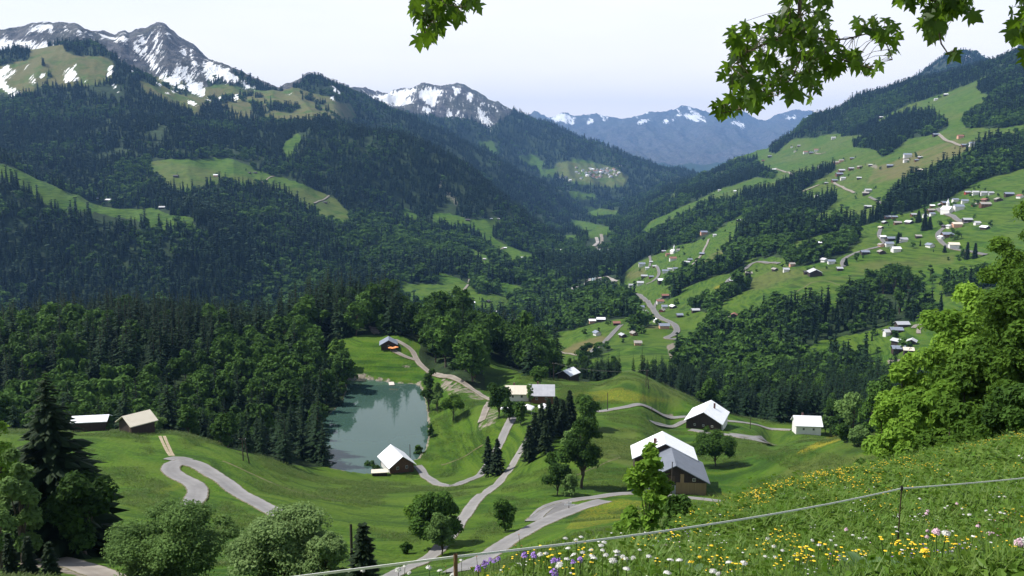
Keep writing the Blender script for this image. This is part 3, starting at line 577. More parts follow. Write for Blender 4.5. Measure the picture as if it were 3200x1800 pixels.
def build_terrain():
    V = np.stack([XX.ravel(), YY.ravel(), ZZ.ravel()], 1)
    i = np.arange(NS - 1)[:, None] * NA + np.arange(NA - 1)[None, :]
    F = np.stack([i, i + 1, i + NA + 1, i + NA], -1).reshape(-1, 4)
    one = np.ones(V.shape[0])
    ca = np.stack([meadow.ravel(), snow.ravel(), rock.ravel(), one], 1)
    cb = np.stack([brown.ravel(), yel.ravel(), grav.ravel(), one], 1)
    me = mesh_np('terrain', V, F, MAT_LAND, True, {'cover': ca, 'cover_b': cb})
    meshobj('terrain', me, kind='structure')
build_terrain()
# ------------------------------------------------------------------ simple surface materials
def simple_mat(name, col, col2=None, scale=1.0, rough=.8, metal=0.0, spec=.3, coords='Object', stretch=None, bump=0.0, detail=4):
    m, t, out = new_mat(name)
    tc = t.new('ShaderNodeTexCoord'); v = tc.outputs[coords]
    if stretch: v = t.new('ShaderNodeMapping', ins={'Vector': v, 'Scale': stretch}).outputs[0]
    n = t.noise(v, scale, detail)
    c = t.mix(t.ramp(n, .3, .7), col, col2 or tuple(x * .75 for x in col))
    b = t.new('ShaderNodeBsdfPrincipled', ins={'Base Color': c, 'Roughness': rough, 'Metallic': metal, 'Specular IOR Level': spec})
    if bump:
        bp = t.new('ShaderNodeBump', ins={'Strength': bump, 'Distance': .05, 'Height': n}); t.l.new(bp.outputs[0], b.inputs['Normal'])
    t.l.new(b.outputs[0], out.inputs[0]); return m
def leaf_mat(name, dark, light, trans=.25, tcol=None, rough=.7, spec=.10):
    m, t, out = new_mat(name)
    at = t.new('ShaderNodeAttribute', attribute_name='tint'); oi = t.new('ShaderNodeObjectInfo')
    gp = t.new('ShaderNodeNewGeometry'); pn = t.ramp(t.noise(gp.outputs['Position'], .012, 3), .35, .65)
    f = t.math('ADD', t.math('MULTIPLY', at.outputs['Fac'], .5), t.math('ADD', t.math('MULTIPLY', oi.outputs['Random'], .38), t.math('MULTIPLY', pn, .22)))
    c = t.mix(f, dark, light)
    b = t.new('ShaderNodeBsdfPrincipled', ins={'Base Color': c, 'Roughness': rough, 'Specular IOR Level': spec})
    tr = t.new('ShaderNodeBsdfTranslucent', ins={'Color': t.mix(.5, c, tcol or light)})
    mx = t.new('ShaderNodeMixShader', ins={0: trans, 1: b.outputs[0], 2: tr.outputs[0]})
    t.l.new(mx.outputs[0], out.inputs[0]); return m
M_SPR = leaf_mat('spruce_needles', (.003, .010, .004), (.021, .050, .016), .08)
M_SPR_HERO = leaf_mat('spruce_needles_near', (.004, .011, .005), (.022, .042, .014), .06)
M_BRO = leaf_mat('broad_leaves', (.005, .020, .004), (.084, .172, .026), .22)
M_BRO_PALE = leaf_mat('pale_leaves', (.095, .160, .045), (.30, .42, .16), .32)
M_BRO_GREY = leaf_mat('willow_leaves', (.055, .105, .026), (.19, .31, .085), .32)
M_BRO_BRIGHT = leaf_mat('fresh_maple_leaves', (.055, .130, .014), (.28, .47, .060), .40, (.30, .46, .05))
M_BRO_OLIVE = leaf_mat('olive_leaves', (.018, .052, .007), (.115, .215, .024), .32)
M_BARK = simple_mat('bark', (.055, .042, .032), (.11, .09, .07), 3, .95, stretch=(1, 1, .25))
def road_mat(name, c1, c2, verge=(.060, .075, .025), verge2=(.20, .165, .11)):
    m, t, out = new_mat(name)
    P = t.new('ShaderNodeNewGeometry').outputs['Position']; ac = t.new('ShaderNodeAttribute', attribute_name='across').outputs['Fac']
    n = t.noise(P, .25, 6); n2 = t.noise(P, 1.4, 4)
    c = t.mix(t.ramp(n, .3, .7), c1, c2); c = t.mix(t.math('MULTIPLY', t.math('MULTIPLY', ac, 1.0), .8), c, tuple(x * .62 for x in c1))
    c = t.mix(t.ramp(t.noise(P, .12, 5), .56, .62, 0, .35), c, tuple(x * .7 for x in c1))
    e = t.ramp(t.math('ADD', ac, t.math('MULTIPLY', t.math('SUBTRACT', n2, .5), .9)), .62, .72)
    c = t.mix(e, c, t.mix(t.ramp(n2, .4, .6), verge, verge2))
    b = t.new('ShaderNodeBsdfPrincipled', ins={'Base Color': c, 'Roughness': .92, 'Specular IOR Level': .15}); t.l.new(b.outputs[0], out.inputs[0]); return m
M_ROAD = road_mat('asphalt', (.205, .20, .195), (.275, .268, .26)); M_ROADF = road_mat('asphalt_grey', (.15, .147, .143), (.21, .205, .20)); M_LANE = road_mat('tracked_lane', (.22, .212, .20), (.29, .28, .265))
M_GRAV = road_mat('gravel', (.21, .185, .155), (.32, .29, .25))
M_DIRT = simple_mat('bare_earth', (.24, .19, .12), (.34, .29, .20), .8, .95)
M_RIVER = simple_mat('river_stones', (.20, .18, .165), (.40, .375, .35), .06, .9, detail=8)
M_TORR = simple_mat('torrent_water', (.16, .26, .28), (.40, .48, .50), .08, .3)

def water_mat():
    m, t, out = new_mat('lake_water')
    geo = t.new('ShaderNodeNewGeometry')
    n = t.noise(geo.outputs['Position'], .05, 3); n2 = t.noise(t.new('ShaderNodeMapping', ins={'Vector': geo.outputs['Position'], 'Scale': (1, .6, 1)}).outputs[0], .9, 4)
    c = t.mix(t.ramp(n, .3, .7), (.036, .074, .058), (.044, .084, .068))
    b = t.new('ShaderNodeBsdfPrincipled', ins={'Base Color': c, 'Roughness': .045, 'IOR': 1.33, 'Specular IOR Level': .5})
    bp = t.new('ShaderNodeBump', ins={'Strength': .035, 'Distance': .05, 'Height': n2}); t.l.new(bp.outputs[0], b.inputs['Normal'])
    t.l.new(b.outputs[0], out.inputs[0]); return m

def catmull(P, step, closed=False):
    P = np.asarray(P, float); n = len(P); out = []
    idx = range(n if closed else n - 1)
    for i in idx:
        if closed: p0, p1, p2, p3 = P[i - 1], P[i], P[(i + 1) % n], P[(i + 2) % n]
        else: p0, p1, p2, p3 = P[max(i - 1, 0)], P[i], P[i + 1], P[min(i + 2, n - 1)]
        k = max(1, int(np.linalg.norm(p2 - p1) / step))
        for j in range(k):
            u = j / k
            out.append(.5 * ((2 * p1) + (-p0 + p2) * u + (2 * p0 - 5 * p1 + 4 * p2 - p3) * u * u + (-p0 + 3 * p1 - 3 * p2 + p3) * u ** 3))
    if not closed: out.append(P[-1])
    return np.array(out)

# lake
cl = catmull(LK, 3, True); cen = cl.mean(0); d = cl - cen
cl = cen + d * (1 + 1.4 / np.linalg.norm(d, axis=1))[:, None]
V = np.column_stack([cl, np.full(len(cl), ZL)])
meshobj('lake_water', mesh_np('lake_water', V, np.arange(len(V))[None, :], water_mat()), kind='structure')

ROAD_MASK = []   # keeps trees off the roads: (polyline xy, halfwidth)
def ribbon(name, pts, width, mat, ymin=60, ymax=29000, smooth=1, w2=None, kind='structure', lift=None, mask=True):
    H = hit([p[0] for p in pts], [p[1] for p in pts], ymin, ymax)[:, :2]
    for _ in range(smooth):
        if len(H) > 3: H[1:-1] = .25 * H[:-2] + .5 * H[1:-1] + .25 * H[2:]
    Ym = H[:, 1].mean(); step = max(1.0, Ym / 300)
    C = catmull(H, step)
    T = np.gradient(C, axis=0); T /= np.linalg.norm(T, axis=1)[:, None] + 1e-9
    Nn = np.stack([-T[:, 1], T[:, 0]], 1)
    ww = np.interp(np.linspace(0, 1, len(C)), [0, 1], [width, w2 or width]) / 2
    ww = ww * 1.16 * (1 + .03 * np.array([math.sin(k * 1.7) + math.sin(k * .53) for k in range(len(C))]))
    nc = 11; V = []
    QS = [-1, -.9, -.84, -.55, -.25, 0, .25, .55, .84, .9, 1]; prof = [1, .75, 0, .25, .5, .35, .5, .25, 0, .75, 1]
    for q in QS:
        xy = C + Nn * (q * ww)[:, None]
        V.append(xy)
    V = np.stack(V, 1)
    g = ground(V[..., 0], V[..., 1]); gc = g[:, nc // 2][:, None]
    lf = lift if lift is not None else max(.07, Ym * .0007)
    z = np.maximum(g, .5 * g + .5 * gc) + lf
    z[:, 0] -= lf * .8; z[:, -1] -= lf * .8
    V3 = np.concatenate([V, z[..., None]], -1).reshape(-1, 3)
    i = np.arange(len(C) - 1)[:, None] * nc + np.arange(nc - 1)[None, :]
    F = np.stack([i, i + nc, i + nc + 1, i + 1], -1).reshape(-1, 4)
    meshobj(name, mesh_np(name, V3, F, mat, True, {'across': np.tile(np.array(prof, float), len(C))}), kind=kind)
    if mask: ROAD_MASK.append((C, ww.max()))
ribbon('road', [(440, 1312), (462, 1292), (480, 1269), (497, 1249), (504, 1228), (478, 1211), (443, 1199), (422, 1183), (430, 1167), (455, 1161), (493, 1166), (527, 1183), (567, 1216), (617, 1249), (663, 1276), (700, 1293), (735, 1318), (790, 1365)], 4.3, M_ROAD, 60, 240)
ribbon('road', [(422, 1158), (436, 1152), (455, 1153), (475, 1160)], 3.0, M_ROAD, 120, 240)
for dx in (0, 11): ribbon('path', [(402 + dx, 1097), (408 + dx, 1112), (417 + dx * .9, 1128), (429 + dx * .7, 1147)], .7, M_DIRT, 150, 290, lift=.06)
ribbon('path', [(-120, 1345), (17, 1376), (83, 1399), (150, 1413), (217, 1431), (283, 1452), (330, 1475)], 3.4, M_GRAV, 50, 200)
ribbon('road', [(930, 1475), (969, 1449), (1026, 1429), (1092, 1396), (1122, 1369), (1146, 1329), (1169, 1296), (1212, 1249), (1259, 1203), (1289, 1166), (1312, 1136), (1332, 1106), (1345, 1085), (1350, 1068)], 2.5, M_LANE, 80, 330, w2=3.0)
ribbon('road', [(1050, 1172), (1060, 1184), (1076, 1199), (1106, 1222), (1132, 1227), (1159, 1221), (1192, 1199), (1219, 1179), (1242, 1153), (1259, 1116), (1272, 1086), (1286, 1056), (1296, 1042)], 3.1, M_ROAD, 180, 345)
ribbon('road', [(1150, 1440), (1172, 1426), (1226, 1396), (1292, 1359), (1342, 1328), (1392, 1298), (1442, 1284), (1476, 1272), (1522, 1260)], 3.9, M_ROAD, 60, 260)
ribbon('road', [(1340, 1312), (1355, 1292), (1374, 1276), (1402, 1264), (1442, 1260), (1492, 1254), (1539, 1245), (1580, 1241), (1640, 1244), (1717, 1252), (1784, 1257), (1850, 1266), (1900, 1274), (1940, 1285)], 3.0, M_ROAD, 120, 240)
ribbon('path', [(1352, 1310), (1378, 1288), (1410, 1275), (1436, 1268)], 5.0, M_ROADF, 120, 240, lift=.04)
ribbon('road', [(1500, 1036), (1516, 1033), (1592, 1031), (1659, 1034), (1718, 1045), (1775, 1055), (1827, 1062), (1884, 1065), (1950, 1075), (1990, 1082)], 2.8, M_ROAD, 300, 430)
ribbon('road', [(1640, 1064), (1718, 1062), (1760, 1064)], 2.4, M_ROAD, 300, 430)
ribbon('road', [(1735, 1082), (1744, 1083), (1804, 1091), (1867, 1106), (1917, 1114), (1935, 1117)], 3.4, M_ROAD, 250, 400, w2=6)
ribbon('path', [(1840, 1094), (1880, 1098), (1908, 1104), (1930, 1112)], 4.5, M_ROAD, 250, 400)
ribbon('path', [(992, 856), (1004, 861), (1019, 869), (1034, 878), (1041, 888), (1045, 900), (1054, 916), (1070, 929), (1103, 941), (1130, 952), (1163, 965), (1197, 981), (1228, 1003), (1245, 1012)], 2.8, M_GRAV, 330, 470)
ribbon('path', [(985, 880), (996, 887), (1012, 895), (1030, 902), (1046, 906)], 2.2, M_GRAV, 380, 475)
ribbon('path', [(1232, 1012), (1222, 1030), (1217, 1045), (1210, 1062)], 2.6, M_GRAV, 290, 380)
ribbon('road', [(1470, 895), (1487, 885), (1530, 855), (1563, 818)], 5, M_ROADF, 600, 1300)
ribbon('road', [(1590, 737), (1601, 742), (1618, 748), (1632, 760), (1634, 771), (1645, 779), (1650, 787), (1648, 797), (1663, 803), (1685, 809), (1703, 821), (1706, 835), (1696, 844), (1676, 849), (1672, 853), (1688, 855), (1716, 853)], 6.5, M_ROADF, 600, 1500)
ribbon('road', [(1645, 777), (1647, 762), (1658, 751), (1672, 747)], 3.5, M_ROADF, 800, 1500)
ribbon('road', [(1625, 716), (1640, 711), (1654, 701), (1661, 688), (1655, 673), (1648, 668)], 5, M_ROADF, 900, 2100)
ribbon('road', [(1634, 672), (1636, 655), (1634, 645)], 4.5, M_ROADF, 1200, 2300)
ribbon('path', [(1714, 691), (1722, 680), (1736, 670), (1752, 659), (1763, 643), (1772, 630), (1778, 615), (1783, 602)], 4, M_GRAV, 1000, 2300)
ribbon('road', [(1824, 733), (1822, 722), (1828, 706), (1850, 692), (1878, 678), (1884, 664), (1904, 656), (1930, 658), (1960, 664)], 5.5, M_ROADF, 900, 1700)
ribbon('road', [(2122, 672), (2114, 661), (2127, 646), (2154, 636), (2190, 627), (2224, 619), (2230, 612), (2217, 604), (2206, 592), (2216, 574)], 5, M_ROADF, 800, 1500)
ribbon('road', [(2480, 642), (2460, 637), (2417, 630), (2390, 626), (2368, 614), (2356, 598), (2358, 583), (2375, 573), (2392, 566)], 5.5, M_ROADF, 800, 1600)
ribbon('road', [(2430, 562), (2405, 553), (2382, 543), (2368, 532), (2360, 524)], 7, M_ROADF, 900, 1800)
ribbon('path', [(2360, 337), (2365, 345), (2380, 355), (2400, 363), (2420, 368)], 6, M_GRAV, 1500, 3200)
ribbon('path', [(2097, 460), (2110, 468), (2128, 478), (2150, 486)], 5, M_GRAV, 1300, 3000)
ribbon('path', [(1950, 424), (1970, 429), (1985, 435), (1997, 442)], 6, M_GRAV, 2000, 3600)
ribbon('path', [(2050, 386), (2065, 388), (2078, 384)], 5, M_GRAV, 2000, 4000)
ribbon('path', [(2010, 485), (2035, 476), (2060, 466)], 6, M_GRAV, 1500, 3000)
ribbon('road', [(2187, 496), (2205, 505), (2230, 516)], 5, M_ROADF, 1000, 2300)
ribbon('path', [(1794, 791), (1812, 795), (1834, 799)], 3, M_GRAV, 700, 1300)
ribbon('path', [(2297, 826), (2308, 818), (2328, 816)], 3.5, M_GRAV, 600, 900)
ribbon('path', [(2311, 840), (2312, 828), (2325, 818)], 3, M_GRAV, 600, 900)
ribbon('path', [(1166, 766), (1163, 750), (1159, 738), (1168, 729), (1179, 720), (1181, 703)], 4, M_GRAV, 1200, 2200)
ribbon('path', [(1261, 642), (1260, 632), (1266, 623)], 5, M_GRAV, 1700, 3000)
ribbon('path', [(1406, 883), (1425, 890), (1452, 896), (1470, 893)], 2.2, M_GRAV, 600, 1100)
ribbon('path', [(655, 462), (672, 452), (690, 444)], 4, M_GRAV, 1900, 3200)
ribbon('path', [(790, 512), (810, 505), (828, 493)], 4, M_GRAV, 1900, 3200)
ribbon('road', [(1512, 590), (1516, 604), (1513, 618), (1505, 626)], 9, M_GRAV, 2300, 4200)
ribbon('river', [(1545, 712), (1518, 708), (1495, 698), (1490, 712), (1468, 722), (1440, 733), (1424, 742)], 17, M_RIVER, 1500, 2400, lift=1.5)
ribbon('river', [(1500, 700), (1488, 714), (1465, 725), (1438, 738)], 6, M_TORR, 1500, 2400, lift=2.6)
ribbon('river', [(1287, 834), (1292, 822), (1296, 812), (1302, 804)], 14, M_RIVER, 900, 1500, lift=1.0)
ribbon('river', [(1290, 832), (1294, 820), (1298, 809)], 5, M_TORR, 900, 1500, lift=1.8)
ribbon('river', [(1345, 746), (1370, 747), (1395, 749)], 14, M_RIVER, 1200, 1900, lift=1.2)
ribbon('river', [(1478, 630), (1486, 622), (1500, 617), (1507, 608), (1500, 598)], 9, M_RIVER, 2200, 4000, lift=2)

M_TRAIL = simple_mat('worn_trail', (.070, .085, .024), (.15, .13, .07), .6, .95, detail=6)
for cp in ([(1110, 1170), (1150, 1150), (1185, 1140), (1215, 1120)], [(560, 1160), (640, 1195), (740, 1235), (860, 1260)], [(1440, 1200), (1500, 1175), (1560, 1150)], [(2000, 735), (2040, 705), (2080, 700), (2120, 720)]):
    ribbon('path', cp, .6 if cp[0][1] > 900 else 1.3, M_TRAIL, 120, 1300, lift=.03, mask=False)

# ------------------------------------------------------------------ plants: meshes
def rot_to(N):
    """orthonormal frames (u,v) for normals N (n,3)"""
    up = np.where(np.abs(N[:, 2:3]) > .9, [[1., 0, 0]], [[0., 0, 1.]])
    u = np.cross(up, N); u /= np.linalg.norm(u, axis=1)[:, None] + 1e-9
    v = np.cross(N, u); return u, v
def leaf_quads(C, N, size, r, elong=1.5):
    n = len(C); N = N / (np.linalg.norm(N, axis=1)[:, None] + 1e-9)
    u, v = rot_to(N); th = r.uniform(0, 2 * np.pi, n)[:, None]
    a = u * np.cos(th) + v * np.sin(th); b = -u * np.sin(th) + v * np.cos(th)
    s = (size * r.uniform(.65, 1.35, n))[:, None]
    P = np.stack([C - a * s * elong * .5, C + b * s * .42 + N * s * .12, C + a * s * elong * .5, C - b * s * .42 + N * s * .12], 1)
    F = np.arange(4 * n).reshape(n, 4)
    return P.reshape(-1, 3), F
def tube(P, Rr, k=6):
    P = np.asarray(P, float); n = len(P); V = []; F = []
    T = np.gradient(P, axis=0); T /= np.linalg.norm(T, axis=1)[:, None] + 1e-9
    u, v = rot_to(T)
    an = np.arange(k) * 2 * np.pi / k
    V = (P[:, None] + (u[:, None] * np.cos(an)[None, :, None] + v[:, None] * np.sin(an)[None, :, None]) * np.asarray(Rr)[:, None, None]).reshape(-1, 3)
    i = np.arange(n - 1)[:, None] * k; j = np.arange(k)[None]; j2 = (j + 1) % k
    F = np.stack([i + j, i + j2, i + k + j2, i + k + j], -1).reshape(-1, 4)
    return V, F
def join(parts):
    V = []; F = []; o = 0
    for v, f in parts:
        V.append(v); F.append(f + o); o += len(v)
    return np.concatenate(V), np.concatenate(F)
def spruce_parts(h, rb, n_wh, n_br, seg, r, base=.06, seed_shape=1.0, leafsz=None):
    """crown quads for a conifer of height h and base radius rb"""
    C = []; N = []; S = []
    for w in range(n_wh):
        f = w / (n_wh - 1); z = h * (base + (1 - base) * f ** .93)
        rad = rb * ((1 - f) ** .85 * .97 + .03) * r.uniform(.82, 1.12)
        nb = max(3, int(n_br * (.45 + .55 * (1 - f))))
        for b in range(nb):
            a = r.uniform(0, 2 * np.pi); L = rad * r.uniform(.6, 1.1)
            for s in range(seg):
                q = (s + r.uniform(.2, .9)) / seg
                rr = L * q; dz = -.30 * L * q * q - .05 * L + (.14 * L if q > .85 else 0)
                C.append((math.cos(a) * rr + r.normal(0, .04) * L, math.sin(a) * rr + r.normal(0, .04) * L, z + dz + h * .012))
                N.append((math.cos(a) * .5 + r.normal(0, .25), math.sin(a) * .5 + r.normal(0, .25), 1.0)); S.append(max(.25, .44 * L * (1.2 - .5 * q)) if leafsz is None else leafsz)
    C = np.array(C); N = np.array(N); S = np.array(S)
    n = len(C); az = np.arctan2(C[:, 1], C[:, 0])
    out = np.stack([np.cos(az), np.sin(az), np.full(n, -.30)], 1); out /= np.linalg.norm(out, axis=1)[:, None]
    side = np.stack([-np.sin(az), np.cos(az), r.normal(0, .35, n)], 1)
    s = (S * r.uniform(.7, 1.3, n))[:, None]
    P = np.stack([C - out * s * .6, C + side * s * .42 - out * s * .1, C + out * s * .85 + [[0, 0, -.05]], C - side * s * .42 - out * s * .1], 1)
    P[:, 1, 2] -= (s * .16)[:, 0]; P[:, 3, 2] -= (s * .16)[:, 0]
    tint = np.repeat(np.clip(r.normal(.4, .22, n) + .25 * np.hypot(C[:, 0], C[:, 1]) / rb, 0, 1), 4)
    return P.reshape(-1, 3), np.arange(4 * n).reshape(n, 4), tint
def broad_parts(h, rad, n_lobe, n_leaf, size, r, base=.22, squash=1.0, core=True):
    zc = h * (base + (1 - base) * .5); hz = h * (1 - base) * .5
    lob = []
    for k in range(n_lobe):
        while True:
            p = r.uniform(-1, 1, 3)
            if (p ** 2).sum() < 1: break
        p = p / max((p ** 2).sum() ** .5, .2) * r.uniform(.35, .84)
        taper = 1 - .25 * max(p[2], 0) 
        lr = r.uniform(.19, .44) * (1.5 if n_lobe < 8 else min(1, (20 / n_lobe) ** .38))
        lob.append((p[0] * rad * taper, p[1] * rad * taper, zc + p[2] * hz, lr * rad, lr * min(rad, hz) * 1.0))
    lob = np.array(lob)
    kz = (h * .97) / (lob[:, 2] + lob[:, 4]).max(); lob[:, 2] *= kz; lob[:, 4] *= kz
    kr = rad / max(np.percentile(np.hypot(lob[:, 0], lob[:, 1]) + lob[:, 3], 85), .1); lob[:, 0] *= kr; lob[:, 1] *= kr; lob[:, 3] *= kr
    w = lob[:, 3] ** 2; idx = r.choice(len(lob), n_leaf, p=w / w.sum())
    d = r.normal(size=(n_leaf, 3)); d /= np.linalg.norm(d, axis=1)[:, None]
    d[:, 2] = np.where(d[:, 2] < -.5, -d[:, 2], d[:, 2])
    rr = r.uniform(.62, 1.22, n_leaf)[:, None]
    L = lob[idx]
    C = L[:, :3] + d * rr * np.stack([L[:, 3], L[:, 3], L[:, 4]], 1)
    C[:, 2] = np.maximum(C[:, 2], h * base * .55)
    N = d * .7 + r.normal(0, .45, (n_leaf, 3)) + [[0, 0, .45]]
    P, F = leaf_quads(C, N, np.full(n_leaf, size), r)
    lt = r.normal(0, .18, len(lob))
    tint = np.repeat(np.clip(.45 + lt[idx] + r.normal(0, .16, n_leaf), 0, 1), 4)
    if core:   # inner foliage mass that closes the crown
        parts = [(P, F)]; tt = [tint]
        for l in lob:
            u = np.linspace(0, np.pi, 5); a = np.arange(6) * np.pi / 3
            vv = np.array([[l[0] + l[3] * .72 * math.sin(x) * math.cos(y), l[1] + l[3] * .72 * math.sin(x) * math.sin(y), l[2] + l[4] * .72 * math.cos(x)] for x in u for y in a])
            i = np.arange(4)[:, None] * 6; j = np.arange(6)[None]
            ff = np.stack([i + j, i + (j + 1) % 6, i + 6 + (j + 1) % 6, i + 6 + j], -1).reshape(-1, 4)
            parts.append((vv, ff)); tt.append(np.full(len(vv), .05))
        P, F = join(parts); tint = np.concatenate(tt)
    return P, F, tint, lob
def broad_trunk(h, lob, r, tr=.02, base=.22, nb=6):
    parts = [tube([(0, 0, -.6), (0, 0, h * base * .5), (r.normal(0, .02) * h, r.normal(0, .02) * h, h * base), (r.normal(0, .03) * h, r.normal(0, .03) * h, h * .62)], [h * tr * 1.4, h * tr, h * tr * .85, h * tr * .3], 7)]
    for l in lob[:nb]:
        z0 = h * base * r.uniform(.8, 1.3); m = np.array([l[0] * .45, l[1] * .45, z0 + (l[2] - z0) * .55])
        parts.append(tube([(0, 0, z0), m, l[:3]], [h * tr * .55, h * tr * .35, h * tr * .1], 5))
    return join(parts)

# mid-range variants for woods (unit = metres)
R2 = np.random.default_rng(5)
SPR_V = []; BRO_V = []
trunk_v, trunk_f = tube([(0, 0, -1.5), (0, 0, 4), (0, 0, 14), (0, 0, 19.5)], [.32, .24, .12, .02], 6)
ME_STRUNK = mesh_np('trunk', trunk_v, trunk_f, M_BARK, True)
for k in range(5):
    v, f, tn = spruce_parts(20, 3.5 + .4 * k, 26, 12, 3, R2, base=.03)
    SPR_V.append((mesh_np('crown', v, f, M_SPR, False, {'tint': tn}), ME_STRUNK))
for k in range(6):
    v, f, tn, lob = broad_parts(15, 4.3 + .4 * (k % 3), 13 + k, 1150, .95, R2, base=.12)
    tv, tf = broad_trunk(15, lob, R2, .018, .2)
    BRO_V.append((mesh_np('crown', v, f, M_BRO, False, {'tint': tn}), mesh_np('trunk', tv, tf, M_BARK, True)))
# far variants, lighter
FAR_S = []; FAR_B = []
for k in range(4):
    v, f, tn = spruce_parts(20, 3.0 + .3 * k, 9, 6, 1, R2, leafsz=2.6)
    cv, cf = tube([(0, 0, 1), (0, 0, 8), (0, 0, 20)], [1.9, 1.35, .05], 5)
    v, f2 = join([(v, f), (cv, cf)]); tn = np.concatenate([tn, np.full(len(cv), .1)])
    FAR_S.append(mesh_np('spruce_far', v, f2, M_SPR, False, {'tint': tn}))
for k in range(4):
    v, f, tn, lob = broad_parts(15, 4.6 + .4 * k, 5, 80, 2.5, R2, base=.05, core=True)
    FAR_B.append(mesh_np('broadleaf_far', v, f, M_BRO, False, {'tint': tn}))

# ------------------------------------------------------------------ woods: scatter
def roads_clear(X, Y):
    ok = np.ones(len(X), bool)
    for C, hw in ROAD_MASK:
        a, b = C.min(0) - 8, C.max(0) + 8
        s = (X > a[0]) & (X < b[0]) & (Y > a[1]) & (Y < b[1])
        if not s.any(): continue
        i = np.nonzero(s)[0]; Cs = C[::2]
        dmin = np.sqrt(((X[i, None] - Cs[None, :, 0]) ** 2 + (Y[i, None] - Cs[None, :, 1]) ** 2).min(1))
        ok[i[dmin < hw + 2.2 + np.where(Y[i] > 600, Y[i] * .009, 1)]] = False
    return ok
def scatter(y0, y1, dens, keep_hidden=False, margin=120):
    """dens(Y) trees per m2; returns X,Y"""
    Sg = np.linspace(math.log(y0 + Y0), math.log(y1 + Y0), 60)
    X = []; Y = []
    for s0, s1 in zip(Sg[:-1], Sg[1:]):
        sm = math.exp((s0 + s1) / 2); area = sm * sm * (s1 - s0) * 1.28
        n = rng.poisson(area * dens(sm - Y0))
        a = rng.uniform(-.64, .64, n); s = rng.uniform(s0, s1, n); e = np.exp(s)
        X.append(a * e); Y.append(e - Y0)
    X = np.concatenate(X); Y = np.concatenate(Y)
    m = bil(tree_ok_f, X, Y) > .55
    X, Y = X[m], Y[m]
    m = roads_clear(X, Y); X, Y = X[m], Y[m]
    Z = ground(X, Y); x, y = project(X, Y, Z)
    top = (Z + 22) / Y
    m = (top > horizon(X, Y)) & (x > -margin) & (x < 2576 + margin)
    return X[m], Y[m], Z[m], x[m], y[m]
def thin(X, Y, d0):
    """poisson-ish thinning by distance"""
    cell = {}; keep = []
    for i in range(len(X)):
        d = d0[i]; k = (int(X[i] / 8), int(Y[i] / 8)); ok = True
        for a in (-1, 0, 1):
            for b in (-1, 0, 1):
                for j in cell.get((k[0] + a, k[1] + b), ()):
                    if (X[i] - X[j]) ** 2 + (Y[i] - Y[j]) ** 2 < d * d: ok = False; break
                if not ok: break
            if not ok: break
        if ok: cell.setdefault(k, []).append(i); keep.append(i)
    return np.array(keep)

HOUSE_KEEP = []     # (x, y, r) filled by the buildings section before the woods are planted
# ------------------------------------------------------------------ buildings
def wood(name, c, c2): return simple_mat(name, c, c2, 3.0, .85, stretch=(3, 3, .35), bump=.4)
WALLS = {'D': wood('weathered_dark_wood', (.030, .021, .017), (.060, .042, .032)), 'N': wood('brown_wood', (.105, .050, .026), (.16, .085, .045)), 'T': wood('tan_planks', (.22, .15, .08), (.34, .245, .14)),
         'H': simple_mat('white_render', (.66, .65, .62), (.74, .73, .70), .7, .9), 'G': simple_mat('grey_render', (.33, .33, .33), (.42, .42, .41), .8, .9), 'O': simple_mat('pinkish_render', (.55, .30, .20), (.60, .36, .25), .8, .9),
         'Rd': simple_mat('red_painted_wood', (.30, .045, .035), (.38, .07, .05), .8, .8)}
def metal_roof(name, c, c2, rough=.45):
    m, t, out = new_mat(name)
    tc = t.new('ShaderNodeTexCoord'); n = t.noise(tc.outputs['Object'], .5, 5)
    w = t.new('ShaderNodeTexWave', wave_type='BANDS', bands_direction='Y'); w.inputs['Scale'].default_value = .52; w.inputs['Distortion'].default_value = 0; t.l.new(tc.outputs['Object'], w.inputs['Vector'])
    ln = t.ramp(w.outputs['Fac'], .0, .10)
    c_ = t.mix(t.ramp(n, .3, .7), c, c2); c_ = t.mix(t.math('MULTIPLY', t.math('SUBTRACT', 1.0, ln), .22), c_, (.05, .05, .06))
    b = t.new('ShaderNodeBsdfPrincipled', ins={'Base Color': c_, 'Roughness': rough, 'Metallic': 0.0, 'Specular IOR Level': .35})
    t.l.new(b.outputs[0], out.inputs[0]); return m
ROOFS = {'W': metal_roof('bright_metal_roof', (.74, .76, .80), (.84, .85, .88)), 'G': metal_roof('grey_metal_roof', (.34, .35, .38), (.42, .43, .46), .6), 'B': metal_roof('blue_grey_roof', (.17, .20, .26), (.24, .27, .33), .6),
         'R': simple_mat('reddish_tile_roof', (.20, .085, .065), (.28, .14, .11), 2, .9), 'K': simple_mat('dark_roof', (.05, .05, .055), (.09, .09, .09), 2, .8), 'C': metal_roof('cream_roof', (.58, .53, .42), (.66, .61, .50), .7), 'V': metal_roof('weathered_metal_roof', (.40, .41, .43), (.50, .51, .53), .6), 'F': metal_roof('slate_blue_metal_roof', (.13, .148, .18), (.165, .183, .215), .65), 'S': simple_mat('grey_shingle_roof', (.24, .22, .20), (.34, .32, .29), 2, .9)}
M_GLASS = simple_mat('window_pane', (.02, .025, .03), (.03, .035, .04), 1, .15, spec=.6)
M_FRAME = simple_mat('window_frame', (.6, .58, .55), (.66, .64, .6), 3, .7)
M_CHIM = simple_mat('chimney_brick', (.10, .05, .045), (.16, .09, .08), 6, .9)
M_DOOR = simple_mat('door_wood', (.075, .05, .035), (.11, .075, .05), 4, .8)
def boxv(x0, x1, y0, y1, z0, z1):
    V = np.array([(x, y, z) for x in (x0, x1) for y in (y0, y1) for z in (z0, z1)], float)
    F = np.array([(0, 1, 3, 2), (4, 6, 7, 5), (0, 4, 5, 1), (2, 3, 7, 6), (0, 2, 6, 4), (1, 5, 7, 3)])
    return V, F
